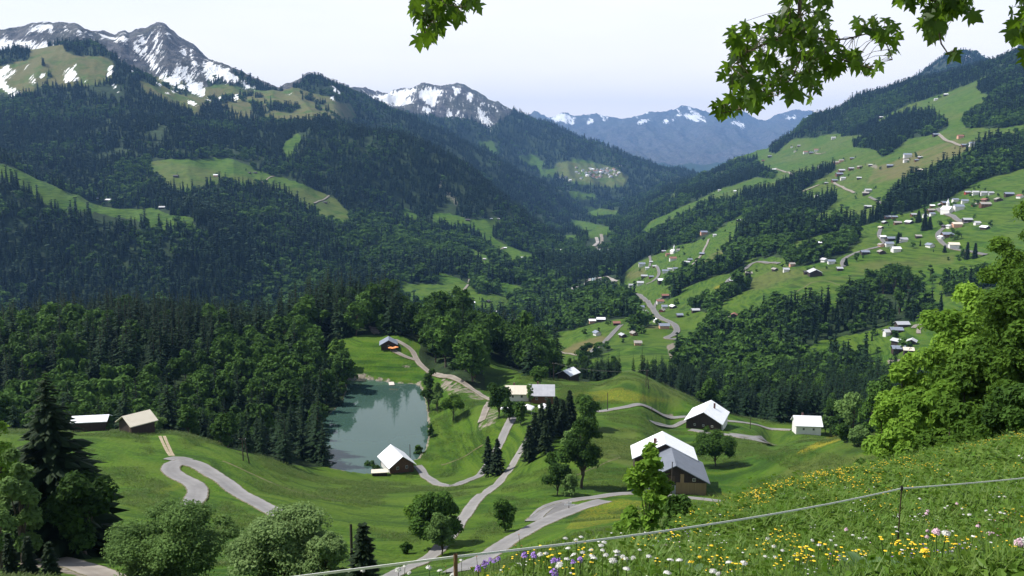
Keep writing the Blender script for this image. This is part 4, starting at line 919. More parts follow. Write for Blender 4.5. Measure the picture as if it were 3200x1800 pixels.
def wall_block(w, l, h, rise, y0=0.0, z0=-2.5):
    """gabled prism: gable ends at y0-l/2 and y0+l/2"""
    a, b = y0 - l / 2, y0 + l / 2; W = w / 2
    V = np.array([(-W, a, z0), (W, a, z0), (W, b, z0), (-W, b, z0), (-W, a, h), (W, a, h), (W, b, h), (-W, b, h), (0, a, h + rise), (0, b, h + rise)])
    return V, [np.array([(0, 1, 5, 4), (1, 2, 6, 5), (2, 3, 7, 6), (3, 0, 4, 7)]), np.array([(4, 5, 8), (6, 7, 9)]), np.array([(4, 8, 9, 7), (5, 6, 9, 8)])]
def roof_block(w, l, h, rise, ov=.7, th=.22, y0=0.0, hip=0.0):
    W = w / 2 + ov; sl = rise / (w / 2); a, b = y0 - l / 2 - ov, y0 + l / 2 + ov; ze = h - ov * sl + .05; zr = h + rise + .05
    V = []
    for z in (0, th):
        for y in (a, b): V += [(-W, y, ze + z), (0, y + (hip if y == a else -hip) * 0, zr + z), (W, y, ze + z)]
    V = np.array(V)
    F = np.array([(0, 1, 4, 3), (1, 2, 5, 4), (6, 9, 10, 7), (7, 10, 11, 8), (0, 6, 7, 1), (1, 7, 8, 2), (3, 4, 10, 9), (4, 5, 11, 10), (0, 3, 9, 6), (2, 8, 11, 5)])
    return V, F
_mesh_cache = {}
def win_mesh(kind, hh=1.1, ww=.9):
    key = (kind, hh, ww)
    if key not in _mesh_cache:
        if kind == 'f':
            ps = [boxv(-ww / 2, ww / 2, -.05, .04, 0, .08), boxv(-ww / 2, ww / 2, -.05, .04, hh - .08, hh), boxv(-ww / 2, -ww / 2 + .08, -.05, .04, .08, hh - .08), boxv(ww / 2 - .08, ww / 2, -.05, .04, .08, hh - .08), boxv(-.03, .03, -.04, .03, .08, hh - .08)]
            v, f = join(ps); _mesh_cache[key] = mesh_np('window', v, f, M_FRAME)
        else:
            v, f = boxv(-ww / 2 + .08, ww / 2 - .08, -.02, .02, .08, hh - .08); _mesh_cache[key] = mesh_np('pane', v, f, M_GLASS)
    return _mesh_cache[key]
def add_window(root, x, y, z, face, detail=2, hh=1.1, ww=.9):
    rz = {'front': 0, 'back': math.pi, 'left': -math.pi / 2, 'right': math.pi / 2}[face]
    off = {'front': (0, -.04), 'back': (0, .04), 'left': (-.04, 0), 'right': (.04, 0)}[face]
    o = meshobj('window', win_mesh('f', hh, ww), root); o.location = (x + off[0], y + off[1], z); o.rotation_euler = (0, 0, rz)
    if detail > 1: meshobj('pane', win_mesh('p', hh, ww), o)
    return o
def house(name, X, Y, w, l, h, rise, yaw, roof, wall, label, cat, group=None, windows=2, chimney=True, ov=.7, zoff=0.0, detail=2, door=True, gz=None):
    """w across the gable, l along the ridge; yaw 0 = gable towards the viewer"""
    c, s = math.cos(yaw), math.sin(yaw)
    # stand it on the ground: the front-middle sets the level
    if gz is None: gz = float(ground(X + s * l / 2, Y - c * l / 2)) * .5 + float(ground(X, Y)) * .5
    root = empty(name, (X, Y, gz + zoff), yaw, label=label, cat=cat, group=group)
    v, f = wall_block(w, l, h, rise)
    me = mesh_np('wall', v, f, WALLS[wall]); meshobj('wall', me, root)
    v, f = roof_block(w, l, h, rise, ov)
    ro = meshobj('roof', mesh_np('roof', v, f, ROOFS[roof]), root)
    if chimney:
        cx = w * .18; v, f = boxv(cx - .35, cx + .35, l * .12, l * .12 + .7, h + rise * .3, h + rise + .9)
        meshobj('chimney', mesh_np('chimney', v, f, M_CHIM), ro)
    n = windows
    if n > 0:
        for k in range(n):
            x = (k + .5) / n * w * .8 - w * .4; add_window(root, x, -l / 2, h * .45, 'front', detail)
        m = max(1, int(n * l / w))
        for k in range(m):
            y = (k + .5) / m * l * .8 - l * .4
            add_window(root, -w / 2, y, h * .45, 'left', detail); add_window(root, w / 2, y, h * .45, 'right', detail)
        if h > 4:
            for k in range(n): add_window(root, (k + .5) / n * w * .8 - w * .4, -l / 2, h * .12, 'front', detail)
            for k in range(m): add_window(root, w / 2, (k + .5) / m * l * .8 - l * .4, h * .12, 'right', detail)
    if door:
        v, f = boxv(-.5, .5, -.06, .03, 0, 2.1); d = meshobj('door', mesh_np('door', v, f, M_DOOR), root); d.location = (w * .36, -l / 2, 0)
    HOUSE_KEEP.append((X, Y, max(w, l) * .75 + 2))
    return root

HCOL = {'V': 'pale-roofed', 'W': 'bright-roofed', 'G': 'grey-roofed', 'B': 'blue-grey-roofed', 'R': 'red-roofed', 'K': 'dark-roofed', 'C': 'cream-roofed', 'S': 'shingle-roofed'}
WCOL = {'D': 'dark', 'N': 'brown', 'H': 'white', 'G': 'grey', 'O': 'pinkish', 'Rd': 'red', 'T': 'tan'}
ORD = ['first', 'second', 'third', 'fourth', 'fifth', 'sixth', 'seventh', 'eighth', 'ninth', 'tenth', 'eleventh', 'twelfth', 'thirteenth', 'fourteenth', 'fifteenth', 'sixteenth', 'seventeenth', 'eighteenth', 'nineteenth', 'twentieth',
       'twenty-first', 'twenty-second', 'twenty-third', 'twenty-fourth', 'twenty-fifth', 'twenty-sixth', 'twenty-seventh', 'twenty-eighth', 'twenty-ninth', 'thirtieth', 'thirty-first', 'thirty-second', 'thirty-third', 'thirty-fourth', 'thirty-fifth', 'thirty-sixth', 'thirty-seventh',
       'thirty-eighth', 'thirty-ninth', 'fortieth', 'forty-first', 'forty-second', 'forty-third', 'forty-fourth', 'forty-fifth', 'forty-sixth', 'forty-seventh', 'forty-eighth', 'forty-ninth', 'fiftieth']
# (x, y of the wall foot, width in view, roof, wall, yaw deg, size class)
VILLAGES = {
 'the church village': (800, 1700, [
  (2435, 488, 16, 'G', 'Rd', 80), (2455, 490, 18, 'W', 'H', 80), (2476, 491, 18, 'G', 'H', 85), (2494, 490, 13, 'G', 'G', 80), (2540, 494, 24, 'B', 'D', 80), (2568, 498, 17, 'R', 'H', 10), (2514, 506, 22, 'S', 'D', 10), (2480, 507, 18, 'R', 'N', 10),
  (2404, 508, 17, 'B', 'H', 85), (2428, 511, 18, 'B', 'H', 80), (2453, 518, 16, 'S', 'N', 85), (2480, 521, 29, 'S', 'N', 85), (2413, 529, 28, 'B', 'H', 80), (2378, 515, 20, 'B', 'N', 85), (2366, 518, 10, 'W', 'D', 10), (2343, 534, 20, 'S', 'N', 85), (2346, 522, 12, 'W', 'N', 80),
  (2346, 543, 14, 'B', 'H', 85), (2299, 544, 16, 'G', 'N', 85), (2328, 547, 13, 'G', 'H', 85), (2234, 550, 16, 'W', 'N', 85), (2251, 550, 15, 'B', 'N', 80), (2227, 563, 15, 'W', 'D', 5), (2259, 565, 20, 'S', 'N', 85), (2289, 563, 20, 'W', 'D', 20), (2217, 576, 10, 'C', 'D', 10),
  (2435, 559, 22, 'G', 'D', 85), (2459, 566, 14, 'W', 'H', 85), (2480, 577, 19, 'W', 'D', 20), (2409, 572, 23, 'C', 'O', 85), (2377, 573, 10, 'K', 'D', 5), (2389, 574, 9, 'W', 'H', 10), (2385, 597, 27, 'B', 'N', 85), (2369, 602, 12, 'W', 'H', 10), (2311, 599, 14, 'S', 'D', 85),
  (2341, 622, 18, 'B', 'H', 15), (2401, 625, 25, 'C', 'H', 80), (2273, 609, 20, 'G', 'H', 85), (2255, 634, 22, 'W', 'H', 88), (2238, 620, 20, 'B', 'H', 85), (2242, 606, 22, 'B', 'D', 85), (2221, 601, 15, 'W', 'G', 85), (2217, 621, 12, 'S', 'O', 10), (2219, 638, 19, 'R', 'D', 3),
  (2177, 640, 20, 'B', 'D', 80)]),
 'the farm group below the village': (700, 1500, [(2092, 664, 18, 'B', 'H', 85), (2075, 659, 15, 'W', 'H', 20), (2052, 694, 38, 'W', 'D', 8), (2030, 690, 14, 'K', 'D', 85), (2113, 681, 12, 'G', 'D', 85), (1978, 684, 14, 'G', 'H', 85), (1993, 670, 13, 'S', 'O', 85), (2064, 615, 14, 'W', 'D', 85), (1950, 682, 13, 'S', 'D', 20), (1884, 692, 17, 'S', 'D', 85), (1841, 711, 11, 'G', 'D', 85), (2105, 601, 8, 'K', 'D', 10)]),
 'the farmyard beside the maples': (500, 900, [(2271, 824, 32, 'G', 'D', 85), (2256, 838, 30, 'B', 'D', 85), (2235, 844, 16, 'W', 'H', 85), (2259, 866, 23, 'W', 'D', 30), (2296, 866, 25, 'W', 'D', 30), (2262, 887, 32, 'B', 'D', 82), (2287, 889, 18, 'C', 'D', 75)]),
 'the highest right-hand hamlets': (1300, 4500, [(2380, 241, 12, 'W', 'D', 80), (2355, 253, 10, 'W', 'H', 80), (2217, 298, 10, 'W', 'D', 80), (2097, 351, 12, 'W', 'H', 80), (2355, 343, 17, 'B', 'D', 80), (2417, 348, 17, 'R', 'O', 80), (2427, 369, 16, 'B', 'N', 80), (2447, 368, 20, 'B', 'H', 80),
  (2284, 397, 22, 'B', 'H', 80), (2280, 408, 15, 'S', 'H', 80), (2315, 399, 12, 'W', 'N', 80), (2306, 406, 11, 'B', 'N', 80), (2240, 421, 17, 'B', 'D', 60), (2315, 434, 22, 'C', 'N', 85), (2027, 387, 13, 'R', 'H', 80), (2041, 387, 12, 'B', 'N', 80), (2054, 381, 12, 'R', 'H', 60), (2010, 369, 9, 'G', 'N', 80), (2000, 383, 6, 'R', 'H', 80),
  (1937, 396, 11, 'B', 'D', 70), (1920, 406, 8, 'R', 'N', 80), (1992, 372, 5, 'W', 'H', 80), (2117, 408, 13, 'S', 'O', 80), (2104, 414, 16, 'R', 'O', 80), (2144, 401, 11, 'B', 'N', 80), (2064, 424, 13, 'B', 'H', 80), (1947, 429, 11, 'W', 'D', 80), (2002, 444, 9, 'W', 'H', 80),
  (2142, 428, 15, 'G', 'N', 80), (2164, 423, 13, 'R', 'N', 30), (2118, 434, 18, 'W', 'N', 85), (2112, 443, 20, 'B', 'N', 85), (2121, 453, 14, 'W', 'H', 85), (2100, 458, 16, 'B', 'N', 85), (2079, 463, 9, 'G', 'D', 80), (2190, 418, 10, 'W', 'D', 80), (2162, 451, 13, 'W', 'D', 60), (2184, 485, 18, 'W', 'G', 85), (1810, 481, 8, 'W', 'H', 80), (1849, 483, 7, 'W', 'H', 80), (1955, 463, 8, 'C', 'N', 80)]),
 'the mid-slope meadows': (900, 2700, [(2054, 496, 10, 'W', 'H', 80), (2184, 524, 19, 'W', 'D', 75), (2179, 491, 18, 'S', 'D', 60), (1913, 512, 8, 'W', 'D', 80), (2007, 569, 10, 'W', 'D', 85), (1771, 591, 20, 'B', 'O', 85), (1798, 595, 7, 'W', 'H', 85), (1860, 557, 12, 'G', 'D', 85), (1729, 664, 16, 'W', 'D', 60), (1736, 657, 13, 'B', 'D', 85), (1767, 642, 14, 'B', 'D', 60), (1750, 786, 19, 'W', 'D', 85), (1847, 806, 17, 'R', 'D', 20)]),
 'the valley village': (700, 2600, [(1612, 778, 17, 'B', 'H', 85), (1612, 796, 13, 'G', 'H', 85), (1625, 789, 12, 'W', 'N', 60), (1674, 749, 18, 'R', 'D', 85), (1661, 764, 18, 'R', 'H', 85), (1672, 777, 14, 'B', 'H', 85), (1666, 785, 14, 'R', 'Rd', 30), (1694, 776, 16, 'W', 'D', 20), (1710, 798, 15, 'B', 'D', 85), (1651, 811, 9, 'W', 'H', 10),
  (1671, 827, 26, 'B', 'O', 85), (1595, 844, 15, 'S', 'N', 20), (1567, 849, 16, 'G', 'D', 20), (1605, 869, 9, 'S', 'O', 80), (1551, 818, 17, 'R', 'D', 85), (1611, 718, 19, 'W', 'H', 85), (1588, 722, 14, 'G', 'H', 85), (1667, 713, 28, 'W', 'D', 85), (1638, 700, 13, 'B', 'N', 85), (1621, 699, 18, 'G', 'N', 85), (1674, 687, 17, 'B', 'H', 80), (1685, 681, 12, 'G', 'H', 85),
  (1699, 680, 14, 'B', 'G', 85), (1615, 671, 19, 'B', 'H', 80), (1628, 678, 10, 'W', 'H', 85), (1638, 662, 9, 'W', 'N', 85), (1646, 673, 8, 'W', 'N', 85), (1693, 656, 20, 'R', 'H', 85), (1680, 643, 12, 'R', 'O', 85), (1670, 635, 11, 'G', 'N', 85), (1706, 632, 8, 'S', 'H', 85), (1502, 844, 18, 'B', 'H', 20), (1512, 809, 21, 'W', 'D', 85), (1490, 813, 16, 'W', 'O', 85),
  (1506, 634, 15, 'G', 'H', 85), (1526, 631, 15, 'S', 'H', 85), (1541, 616, 8, 'W', 'H', 85), (1476, 536, 7, 'W', 'H', 85), (1399, 546, 9, 'S', 'H', 85), (1411, 547, 9, 'W', 'H', 85), (1476, 579, 8, 'W', 'H', 85)]),
 'the left valley meadows': (1000, 3200, [(1112, 751, 18, 'R', 'N', 70), (1189, 766, 13, 'W', 'H', 85), (1227, 761, 8, 'K', 'D', 30), (1249, 787, 10, 'W', 'D', 85), (1304, 734, 9, 'W', 'D', 85), (1271, 626, 8, 'W', 'D', 85), (1311, 651, 12, 'W', 'D', 85), (1219, 654, 5, 'W', 'D', 85), (1177, 556, 14, 'K', 'D', 85), (1236, 552, 7, 'W', 'D', 85), (1254, 552, 7, 'W', 'D', 85),
  (442, 446, 14, 'K', 'D', 85), (542, 444, 12, 'W', 'O', 85), (627, 436, 8, 'K', 'D', 70), (642, 436, 9, 'K', 'D', 70), (245, 502, 9, 'G', 'D', 80), (272, 506, 16, 'W', 'N', 80), (407, 526, 17, 'W', 'D', 85), (817, 511, 13, 'K', 'D', 85)]),
}
for vn, (ya, yb, L) in VILLAGES.items():
    L = sorted(L, key=lambda q: q[0]); gname = 'houses of ' + vn
    H = hit([q[0] for q in L], [q[1] for q in L], ya, yb)
    for k, ((x, y, wp, ro, wa, yaw), (X, Y, Z)) in enumerate(zip(L, H)):
        dep = Y * CT - Z * ST; W = wp * dep / FPX * (.8 if Y > 1250 else .9)
        big = W > 15
        if yaw > 45: w_, l_ = max(5.5, W * .72), max(6, W)
        else: w_, l_ = max(5, W * .85), max(6.5, W * 1.05)
        hh = min(6.2, max(3.0, W * .38)) if wa in ('H', 'G', 'O') else min(5.0, max(2.6, W * .28))
        nm = 'house' if wa in ('H', 'G', 'O', 'Rd') else 'barn' if wa == 'D' else 'chalet'
        if ro == 'W' and k % 3 != 1: ro = 'V'
        if ro == 'R' and k % 2: ro = 'S'
        lab = f"{HCOL[ro]} {nm} with {WCOL[wa]} walls, {ORD[k]} from left in {vn}"
        yy = R(yaw) * (1 if k % 3 else -1) if yaw < 45 else R(yaw - (0 if k % 2 else -8))
        house(nm, X, Y + w_ * .3, w_, l_, hh, w_ * .5 * (.48 if wa != 'H' else .55), yy, ro, wa, lab, nm, gname, windows=0 if wa == 'D' else 2, chimney=wa != 'D', ov=.9, detail=1, door=W > 9)
# far village: tiny roofs on the terrace below the distant snow mountain
fx = []
for k in range(44):
    a = rng.uniform(0, 6.28); rr = math.sqrt(rng.uniform(0, 1)); fx.append((1504 + 58 * rr * math.cos(a), 434 + 15 * rr * math.sin(a)))
fx += [(1400, 452), (1408, 449), (1416, 452), (1424, 447), (1434, 455), (1450, 422), (1462, 450), (1560, 420)]
Hf = hit([p[0] for p in fx], [p[1] for p in fx], 5000, 7900)
ME_TINY = []
for ro in ('W', 'R', 'B', 'S'):
    v1, f1 = wall_block(16, 18, 7, 5); me = None
    v2, f2 = roof_block(16, 18, 7, 5, 1.2, .5)
    F = [np.concatenate([f1[0], f1[2], f2 + len(v1)]), f1[1]]
    fm = np.concatenate([np.zeros(6), np.ones(len(f2)), np.zeros(2)])
    ME_TINY.append(mesh_np('house', np.concatenate([v1, v2]), F, face_mat=fm, mats=[WALLS['H'], ROOFS[ro]]))
for k, (X, Y, Z) in enumerate(Hf):
    o = meshobj('house', ME_TINY[[0, 1, 2, 3, 1, 2][k % 6]], label='tiny house in the far village on the terrace under the snow-streaked mountain', cat='house', group='houses of the far village')
    o.location = (X, Y, Z - .5); o.rotation_euler = (0, 0, rng.uniform(0, 3.1))

def at(x, y, y0=60, y1=29000):
    return hit([x], [y], y0, y1)[0]
# churches
def church(x, y, Wp, towerp, ya, yb, label):
    X, Y, Z = at(x, y, ya, yb); dep = Y * CT - Z * ST; m = dep / FPX
    w = Wp * m * .7
    root = house('church', X, Y + 5, w, w * 1.7, w * .62, w * .5, R(25), 'W', 'H', label, 'church', windows=2, chimney=False, ov=.4, detail=1, zoff=0)
    tw = w * .36; th = towerp * m
    v, f = boxv(-tw / 2, tw / 2, -tw / 2, tw / 2, -2, th * .66)
    tt = meshobj('tower', mesh_np('tower', v, f, WALLS['H']), root); tt.location = (w * .72, w * .5, 0)
    cone = []
    z0 = th * .66
    pv, pf = tube([(0, 0, z0), (0, 0, z0 + th * .05), (0, 0, z0 + th * .12), (0, 0, z0 + th * .34)], [tw * .78, tw * .72, tw * .42, .05], 8)
    meshobj('spire', mesh_np('spire', pv, pf, ROOFS['W'], True), tt)
church(2386, 537, 22, 36, 900, 1700, 'white village church with a pale roof and slender tower on the right slope')
church(1694, 638, 12, 22, 1200, 2600, 'small white church with a thin spire in the lower valley hamlet')

# ---- the near buildings
def near_house(name, x, y, w, l, h, rise, yaw, roof, wall, label, cat, ya, yb, back=.5, **k):
    X, Y, Z = at(x, y, ya, yb); c, s = math.cos(yaw), math.sin(yaw)
    # (x,y) is the middle of the gable foot facing the viewer
    return house(name, X - s * l * back, Y + c * l * back, w, l, h, rise, yaw, roof, wall, label, cat, gz=Z, **k), Z
def block(root, w, l, h, rise, cx, cy, wall, roof, ov=.6, z=0.0, yaw=0.0, th=.2):
    v, f = wall_block(w, l, h, rise); o = meshobj('wall', mesh_np('wall', v, f, WALLS[wall]), root); o.location = (cx, cy, z); o.rotation_euler = (0, 0, yaw)
    v, f = roof_block(w, l, h, rise, ov, th); r_ = meshobj('roof', mesh_np('roof', v, f, ROOFS[roof]), root); r_.location = (cx, cy, z); r_.rotation_euler = (0, 0, yaw)
    return o, r_
# big barn with the grey roof (front) and bright roof (rear)
b1, _ = near_house('barn', 1698, 1242, 15.2, 13.5, 3.4, 4.0, R(-5), 'F', 'D', 'large barn with slate-blue roof, tan planks and bright rear roof, nearest the flower slope', 'barn', 150, 260, windows=0, chimney=False, ov=.9, door=False)
v, f = boxv(.2, 7.65, -.10, .02, -1.2, 3.0); o = meshobj('plank_cladding', mesh_np('plank_cladding', v, f, simple_mat('plank_strips', (.17, .115, .06), (.33, .24, .13), 1.6, .85, stretch=(6, 6, .05), detail=6)), b1); o.location = (0, -6.75, 0)
v, f = boxv(1.2, 2.1, -.13, .0, 3.0, 5.2); o = meshobj('plank_panel', mesh_np('plank_panel', v, f, WALLS['T']), b1); o.location = (0, -6.75, 0)
v, f = boxv(-7.65, .15, -.10, .02, -1.2, 2.2); o = meshobj('concrete_base', mesh_np('concrete_base', v, f, WALLS['G']), b1); o.location = (0, -6.75, 0)
v, f = boxv(-.6, .9, -.06, .03, 3.2, 4.6); o = meshobj('hatch', mesh_np('hatch', v, f, M_DOOR), b1); o.location = (-1, -6.75, 0)
for q in (-5.2, 4.6): add_window(b1, q, -6.79, .2 if q < 0 else 3.4, 'front', 2, .8, .8)
w2, r2 = block(b1, 15.6, 9, 4.4, 4.0, -1.5, 11.3, 'D', 'W', .8)
v, f = boxv(-.4, .4, -.4, .4, 5.2, 8.6); o = meshobj('chimney', mesh_np('chimney', v, f, M_CHIM), r2); o.location = (-2.4, -1.2, 0)
# second barn
b2, _ = near_house('barn', 1769, 1080, 13.8, 17, 3.3, 3.9, R(-22), 'W', 'D', 'black-walled wooden barn with a bright ribbed metal roof beside the forked lane', 'barn', 260, 400, windows=0, chimney=True, ov=.9, door=False)
for q in (-3.5, 0, 3.5): add_window(b2, q, -8.5, 1.2, 'front', 2, .8, .8)
v, f = boxv(0, .5, -7, 6, -1, 3.2); o = meshobj('side_wall', mesh_np('side_wall', v, f, WALLS['H']), b2); o.location = (6.95, 0, 0)
# lake house
b3, _ = near_house('chalet', 1012, 1189, 8.4, 12.5, 3.0, 3.1, R(25), 'W', 'N', 'brown wooden chalet with a bright white roof on the near shore of the lake', 'chalet', 200, 330, windows=2, chimney=False, ov=1.0)
v, f = boxv(-.15, 0, -5, 5, -1, 2.7); o = meshobj('side_wall', mesh_np('side_wall', v, f, WALLS['H']), b3); o.location = (-4.22, 0, 0)
X, Y, Z = at(955, 1196, 200, 330)
sh = empty('shed', (X, Y, Z), R(8), label='low flat-roofed shed with a pale slab roof beside the lake chalet', cat='shed')
v, f = boxv(-2.6, 2.6, -1.5, 1.5, -.6, 1.5); meshobj('wall', mesh_np('wall', v, f, WALLS['D']), sh)
v, f = boxv(-2.9, 2.9, -1.9, 1.9, 1.5, 1.68); meshobj('roof', mesh_np('roof', v, f, ROOFS['C']), sh)
# hay barn on the left knoll
b4, _ = near_house('barn', 316, 1087, 7.2, 7.4, 2.8, 2.1, R(-38), 'C', 'D', 'dark hay barn with a cream roof alone on the knoll above the hairpin bend', 'barn', 150, 300, windows=0, chimney=False, ov=.8)
# hut by the hill meadow
b5, _ = near_house('chalet', 978, 880, 8.0, 9, 2.9, 2.2, R(8), 'B', 'D', 'dark wooden hut with a blue-grey roof at the top of the lake meadow', 'chalet', 380, 480, windows=1, chimney=False, ov=.9)
M_ORANGE = simple_mat('orange_canvas', (.75, .25, .08), (.80, .32, .12), 2, .8)
M_WHITE_C = simple_mat('white_canvas', (.80, .80, .80), (.86, .86, .86), 2, .8)
def parasol(x, y, r, h, mat, label, group, y0, y1, name='parasol'):
    X, Y, Z = at(x, y, y0, y1); e = empty(name, (X, Y, Z), 0, label=label, cat='parasol', group=group)
    v, f = tube([(0, 0, -.3), (0, 0, h)], [.05, .05], 6); meshobj('pole', mesh_np('pole', v, f, M_FRAME), e)
    v, f = tube([(0, 0, h * .72), (0, 0, h * .8), (0, 0, h)], [r, r * .96, .04], 8); meshobj('canopy', mesh_np('canopy', v, f, mat), e)
for q in ((983, 883), (989, 884), (996, 882)): parasol(*q, 1.5, 2.4, M_ORANGE, 'orange parasol on the terrace of the hut above the lake meadow', 'orange parasols at the hut', 380, 480)
# inn group on the saddle
X, Y, Z = at(1363, 1017, 300, 400)
b6 = house('inn', X, Y + 5, 9, 9.5, 3.6, 3.0, R(88), 'G', 'N', 'long brown inn with a grey metal roof on the saddle behind the spruces', 'inn', windows=2, chimney=True, gz=Z)
X, Y, Z = at(1302, 1012, 300, 400)
b7 = house('house', X, Y + 5, 7, 9.0, 3.2, 2.2, R(88), 'C', 'H', 'white house with a cream roof left of the inn on the saddle', 'house', windows=2, chimney=True, gz=Z)
def marquee(x, y, w, h, label, rz=0):
    X, Y, Z = at(x, y, 290, 400); e = empty('marquee', (X, Y, Z), rz, label=label, cat='tent', group='white marquees below the inn')
    v, f = tube([(0, 0, h * .5), (0, 0, h * .62), (0, 0, h)], [w * .72, w * .68, .06], 4); meshobj('canopy', mesh_np('canopy', v, f, M_WHITE_C), e)
    for a in range(4):
        cx, cy = w * .66 * math.cos(a * math.pi / 2), w * .66 * math.sin(a * math.pi / 2)
        v, f = tube([(cx, cy, -.5), (cx, cy, h * .55)], [.06, .06], 5); meshobj('post', mesh_np('post', v, f, M_FRAME), e)
marquee(1327, 1038, 4.4, 3.4, 'white peaked marquee, left of the pair below the inn', .5)
marquee(1368, 1036, 4.0, 3.4, 'white peaked marquee, right of the pair below the inn', .9)
parasol(1269, 1040, 1.8, 2.6, M_WHITE_C, 'small white parasol under the trees left of the marquees', None, 290, 400)
# lone barn behind
b8, _ = near_house('barn', 1418, 955, 7.6, 9, 2.8, 2.0, R(-35), 'W', 'D', 'small dark barn with a pale metal roof standing alone right of the round tree', 'barn', 420, 560, windows=0, chimney=False, ov=.8)
# white house at the right
X, Y, Z = at(2036, 1093, 320, 430)
b9 = house('house', X, Y + 4, 8.2, 10.2, 4.0, 2.8, R(84), 'W', 'H', 'white-walled house with a bright metal roof at the edge of the right-hand wood', 'house', windows=2, chimney=True, gz=Z)
# long shed behind the big spruce
X, Y, Z = at(212, 1044, 200, 300)
b10 = house('shed', X, Y + 4, 5.0, 9.5, 2.8, 1.0, R(100), 'W', 'D', 'long low shed with a bright white roof half hidden by the big spruce', 'shed', windows=0, chimney=False, gz=Z, door=False)

# jetty and sand pit
X, Y = pix_ae(985, 967)[0] * ZL / pix_ae(985, 967)[1], ZL / pix_ae(985, 967)[1]
e = empty('jetty', (X, Y, ZL), .2, label='pale wooden bathing jetty at the far end of the lake', cat='jetty')
v, f = boxv(-1.3, 1.3, -2.6, 3.2, .25, .42); meshobj('deck', mesh_np('deck', v, f, simple_mat('pale_planks', (.5, .46, .4), (.6, .56, .5), 2)), e)
for a in (-1.1, 1.1):
    for b in (-2.3, 2.8):
        v, f = tube([(a, b, -1.5), (a, b, .3)], [.09, .09], 6); meshobj('post', mesh_np('post', v, f, M_BARK), e)

# ---- poles and wires
M_POLE = simple_mat('pole_wood', (.045, .035, .028), (.08, .065, .05), 4, .9)
M_WIRE = simple_mat('wire', (.05, .05, .05), (.06, .06, .06), 1, .5)
POLE_TOP = {}
def pole(key, x, y, topy, r, label, y0, y1, twin=0, arm=0.0, group='wooden power poles', base=None):
    if base is None: X, Y, Z = at(x, y, y0, y1)
    else: X, Y, Z = base
    a, e2 = pix_ae(x, topy); h = e2 * Y - Z
    e = empty('power_pole', (X, Y, Z), 0, label=label, cat='power pole', group=group)
    xs = (0, twin) if twin else (0,)
    for q in xs:
        v, f = tube([(q * 1.0, 0, -1), ((q if q == 0 else q * .3), 0, h)], [r * 1.15, r * .85], 8); meshobj('post', mesh_np('post', v, f, M_POLE, True), e)
    if arm:
        v, f = boxv(-arm, arm, -.06, .06, h - .5, h - .36); meshobj('crossarm', mesh_np('crossarm', v, f, M_POLE), e)
        for q in (-arm * .9, 0, arm * .9):
            v, f = tube([(q, 0, h - .36), (q, 0, h - .15)], [.05, .04], 6); meshobj('insulator', mesh_np('insulator', v, f, M_WHITE_C), e)
    POLE_TOP[key] = Vector((X, Y, Z + h - .2))
pole('a', 612, 1159, 1101, .16, 'twin-legged wooden power pole on the meadow rim above the lake wood', 150, 280, twin=1.7, arm=1.0)
XB = 75.0; aa, _e = pix_ae(885, 1400); pole('b', 885, 1400, 1320, .14, 'dark wooden pole standing beside the small spruce at the bottom of the slope', 40, 120, base=(float(aa) * XB, XB, float(ground(aa * XB, XB))))
pole('c', 1528, 1033, 988, .15, 'single wooden pole at the left end of the upper lane', 320, 430)
pole('d', 1625, 974, 930, .15, 'twin wooden pole on the yellow hilltop', 380, 470, twin=1.2, arm=.9)
pole('e', 1393, 958, 912, .15, 'wooden pole left of the lone pale-roofed barn', 400, 520, arm=.9)
pole('f', 1689, 1246, 1162, .13, 'wooden pole in front of the tan-clad barn', 150, 230)
pole('g', 1887, 1079, 1050, .15, 'wooden pole beside the lane right of the black-walled barn', 280, 420)
pole('h', 1032, 1170, 1118, .14, 'wooden pole behind the lake chalet at the shore', 220, 320)
pole('i', 1640, 1038, 1022, .13, 'short post beside the upper lane', 320, 430)
pole('j', 2137, 1086, 1020, .15, 'wooden pole among the trees right of the white house', 300, 420)
def wire(a, b, sag, off, label):
    P0, P1 = a + off, b + off; n = 24
    P = [P0.lerp(P1, k / n) - Vector((0, 0, sag * 4 * (k / n) * (1 - k / n))) for k in range(n + 1)]
    d = max(p.y for p in P); r_ = .012 + d * 4.5e-5 * .5
    v, f = tube([tuple(p) for p in P], [r_] * len(P), 4)
    meshobj('power_line', mesh_np('power_line', v, f, M_WIRE), label=label, cat='power line', group='thin power lines')
T = POLE_TOP
for q in (-.8, .8):
    wire(T['g'], T['j'], 1.5, Vector((q, 0, 0)), 'pair of thin wires between the lane pole and the pole at the right wood')
    wire(T['d'], T['e'], 2.0, Vector((q, 0, 0)), 'pair of thin wires from the yellow hilltop to the pole by the lone barn')
wire(T['d'], T['g'], 3.0, Vector((0, 0, 0)), 'thin wire from the yellow hilltop pole down to the lane pole')
wire(T['f'], T['g'], 3.0, Vector((0, 0, 0)), 'thin wire from the tan-clad barn pole up to the lane pole')

# ---- signpost on the lower lane
X, Y, Z = at(1431, 1281, 120, 240)
e = empty('signpost', (X, Y, Z), 0, label='wooden signpost with blank pale boards on the lower lane fork', cat='signpost')
v, f = tube([(0, 0, -.4), (0, 0, 1.9)], [.10, .09], 6); meshobj('post', mesh_np('post', v, f, M_POLE), e)
v, f = boxv(-1.1, 1.2, -.16, -.11, .95, 1.28); meshobj('board', mesh_np('board', v, f, M_WHITE_C), e)
v, f = boxv(-.35, .6, -.16, -.11, 1.45, 1.8); meshobj('board', mesh_np('board', v, f, M_WHITE_C), e)

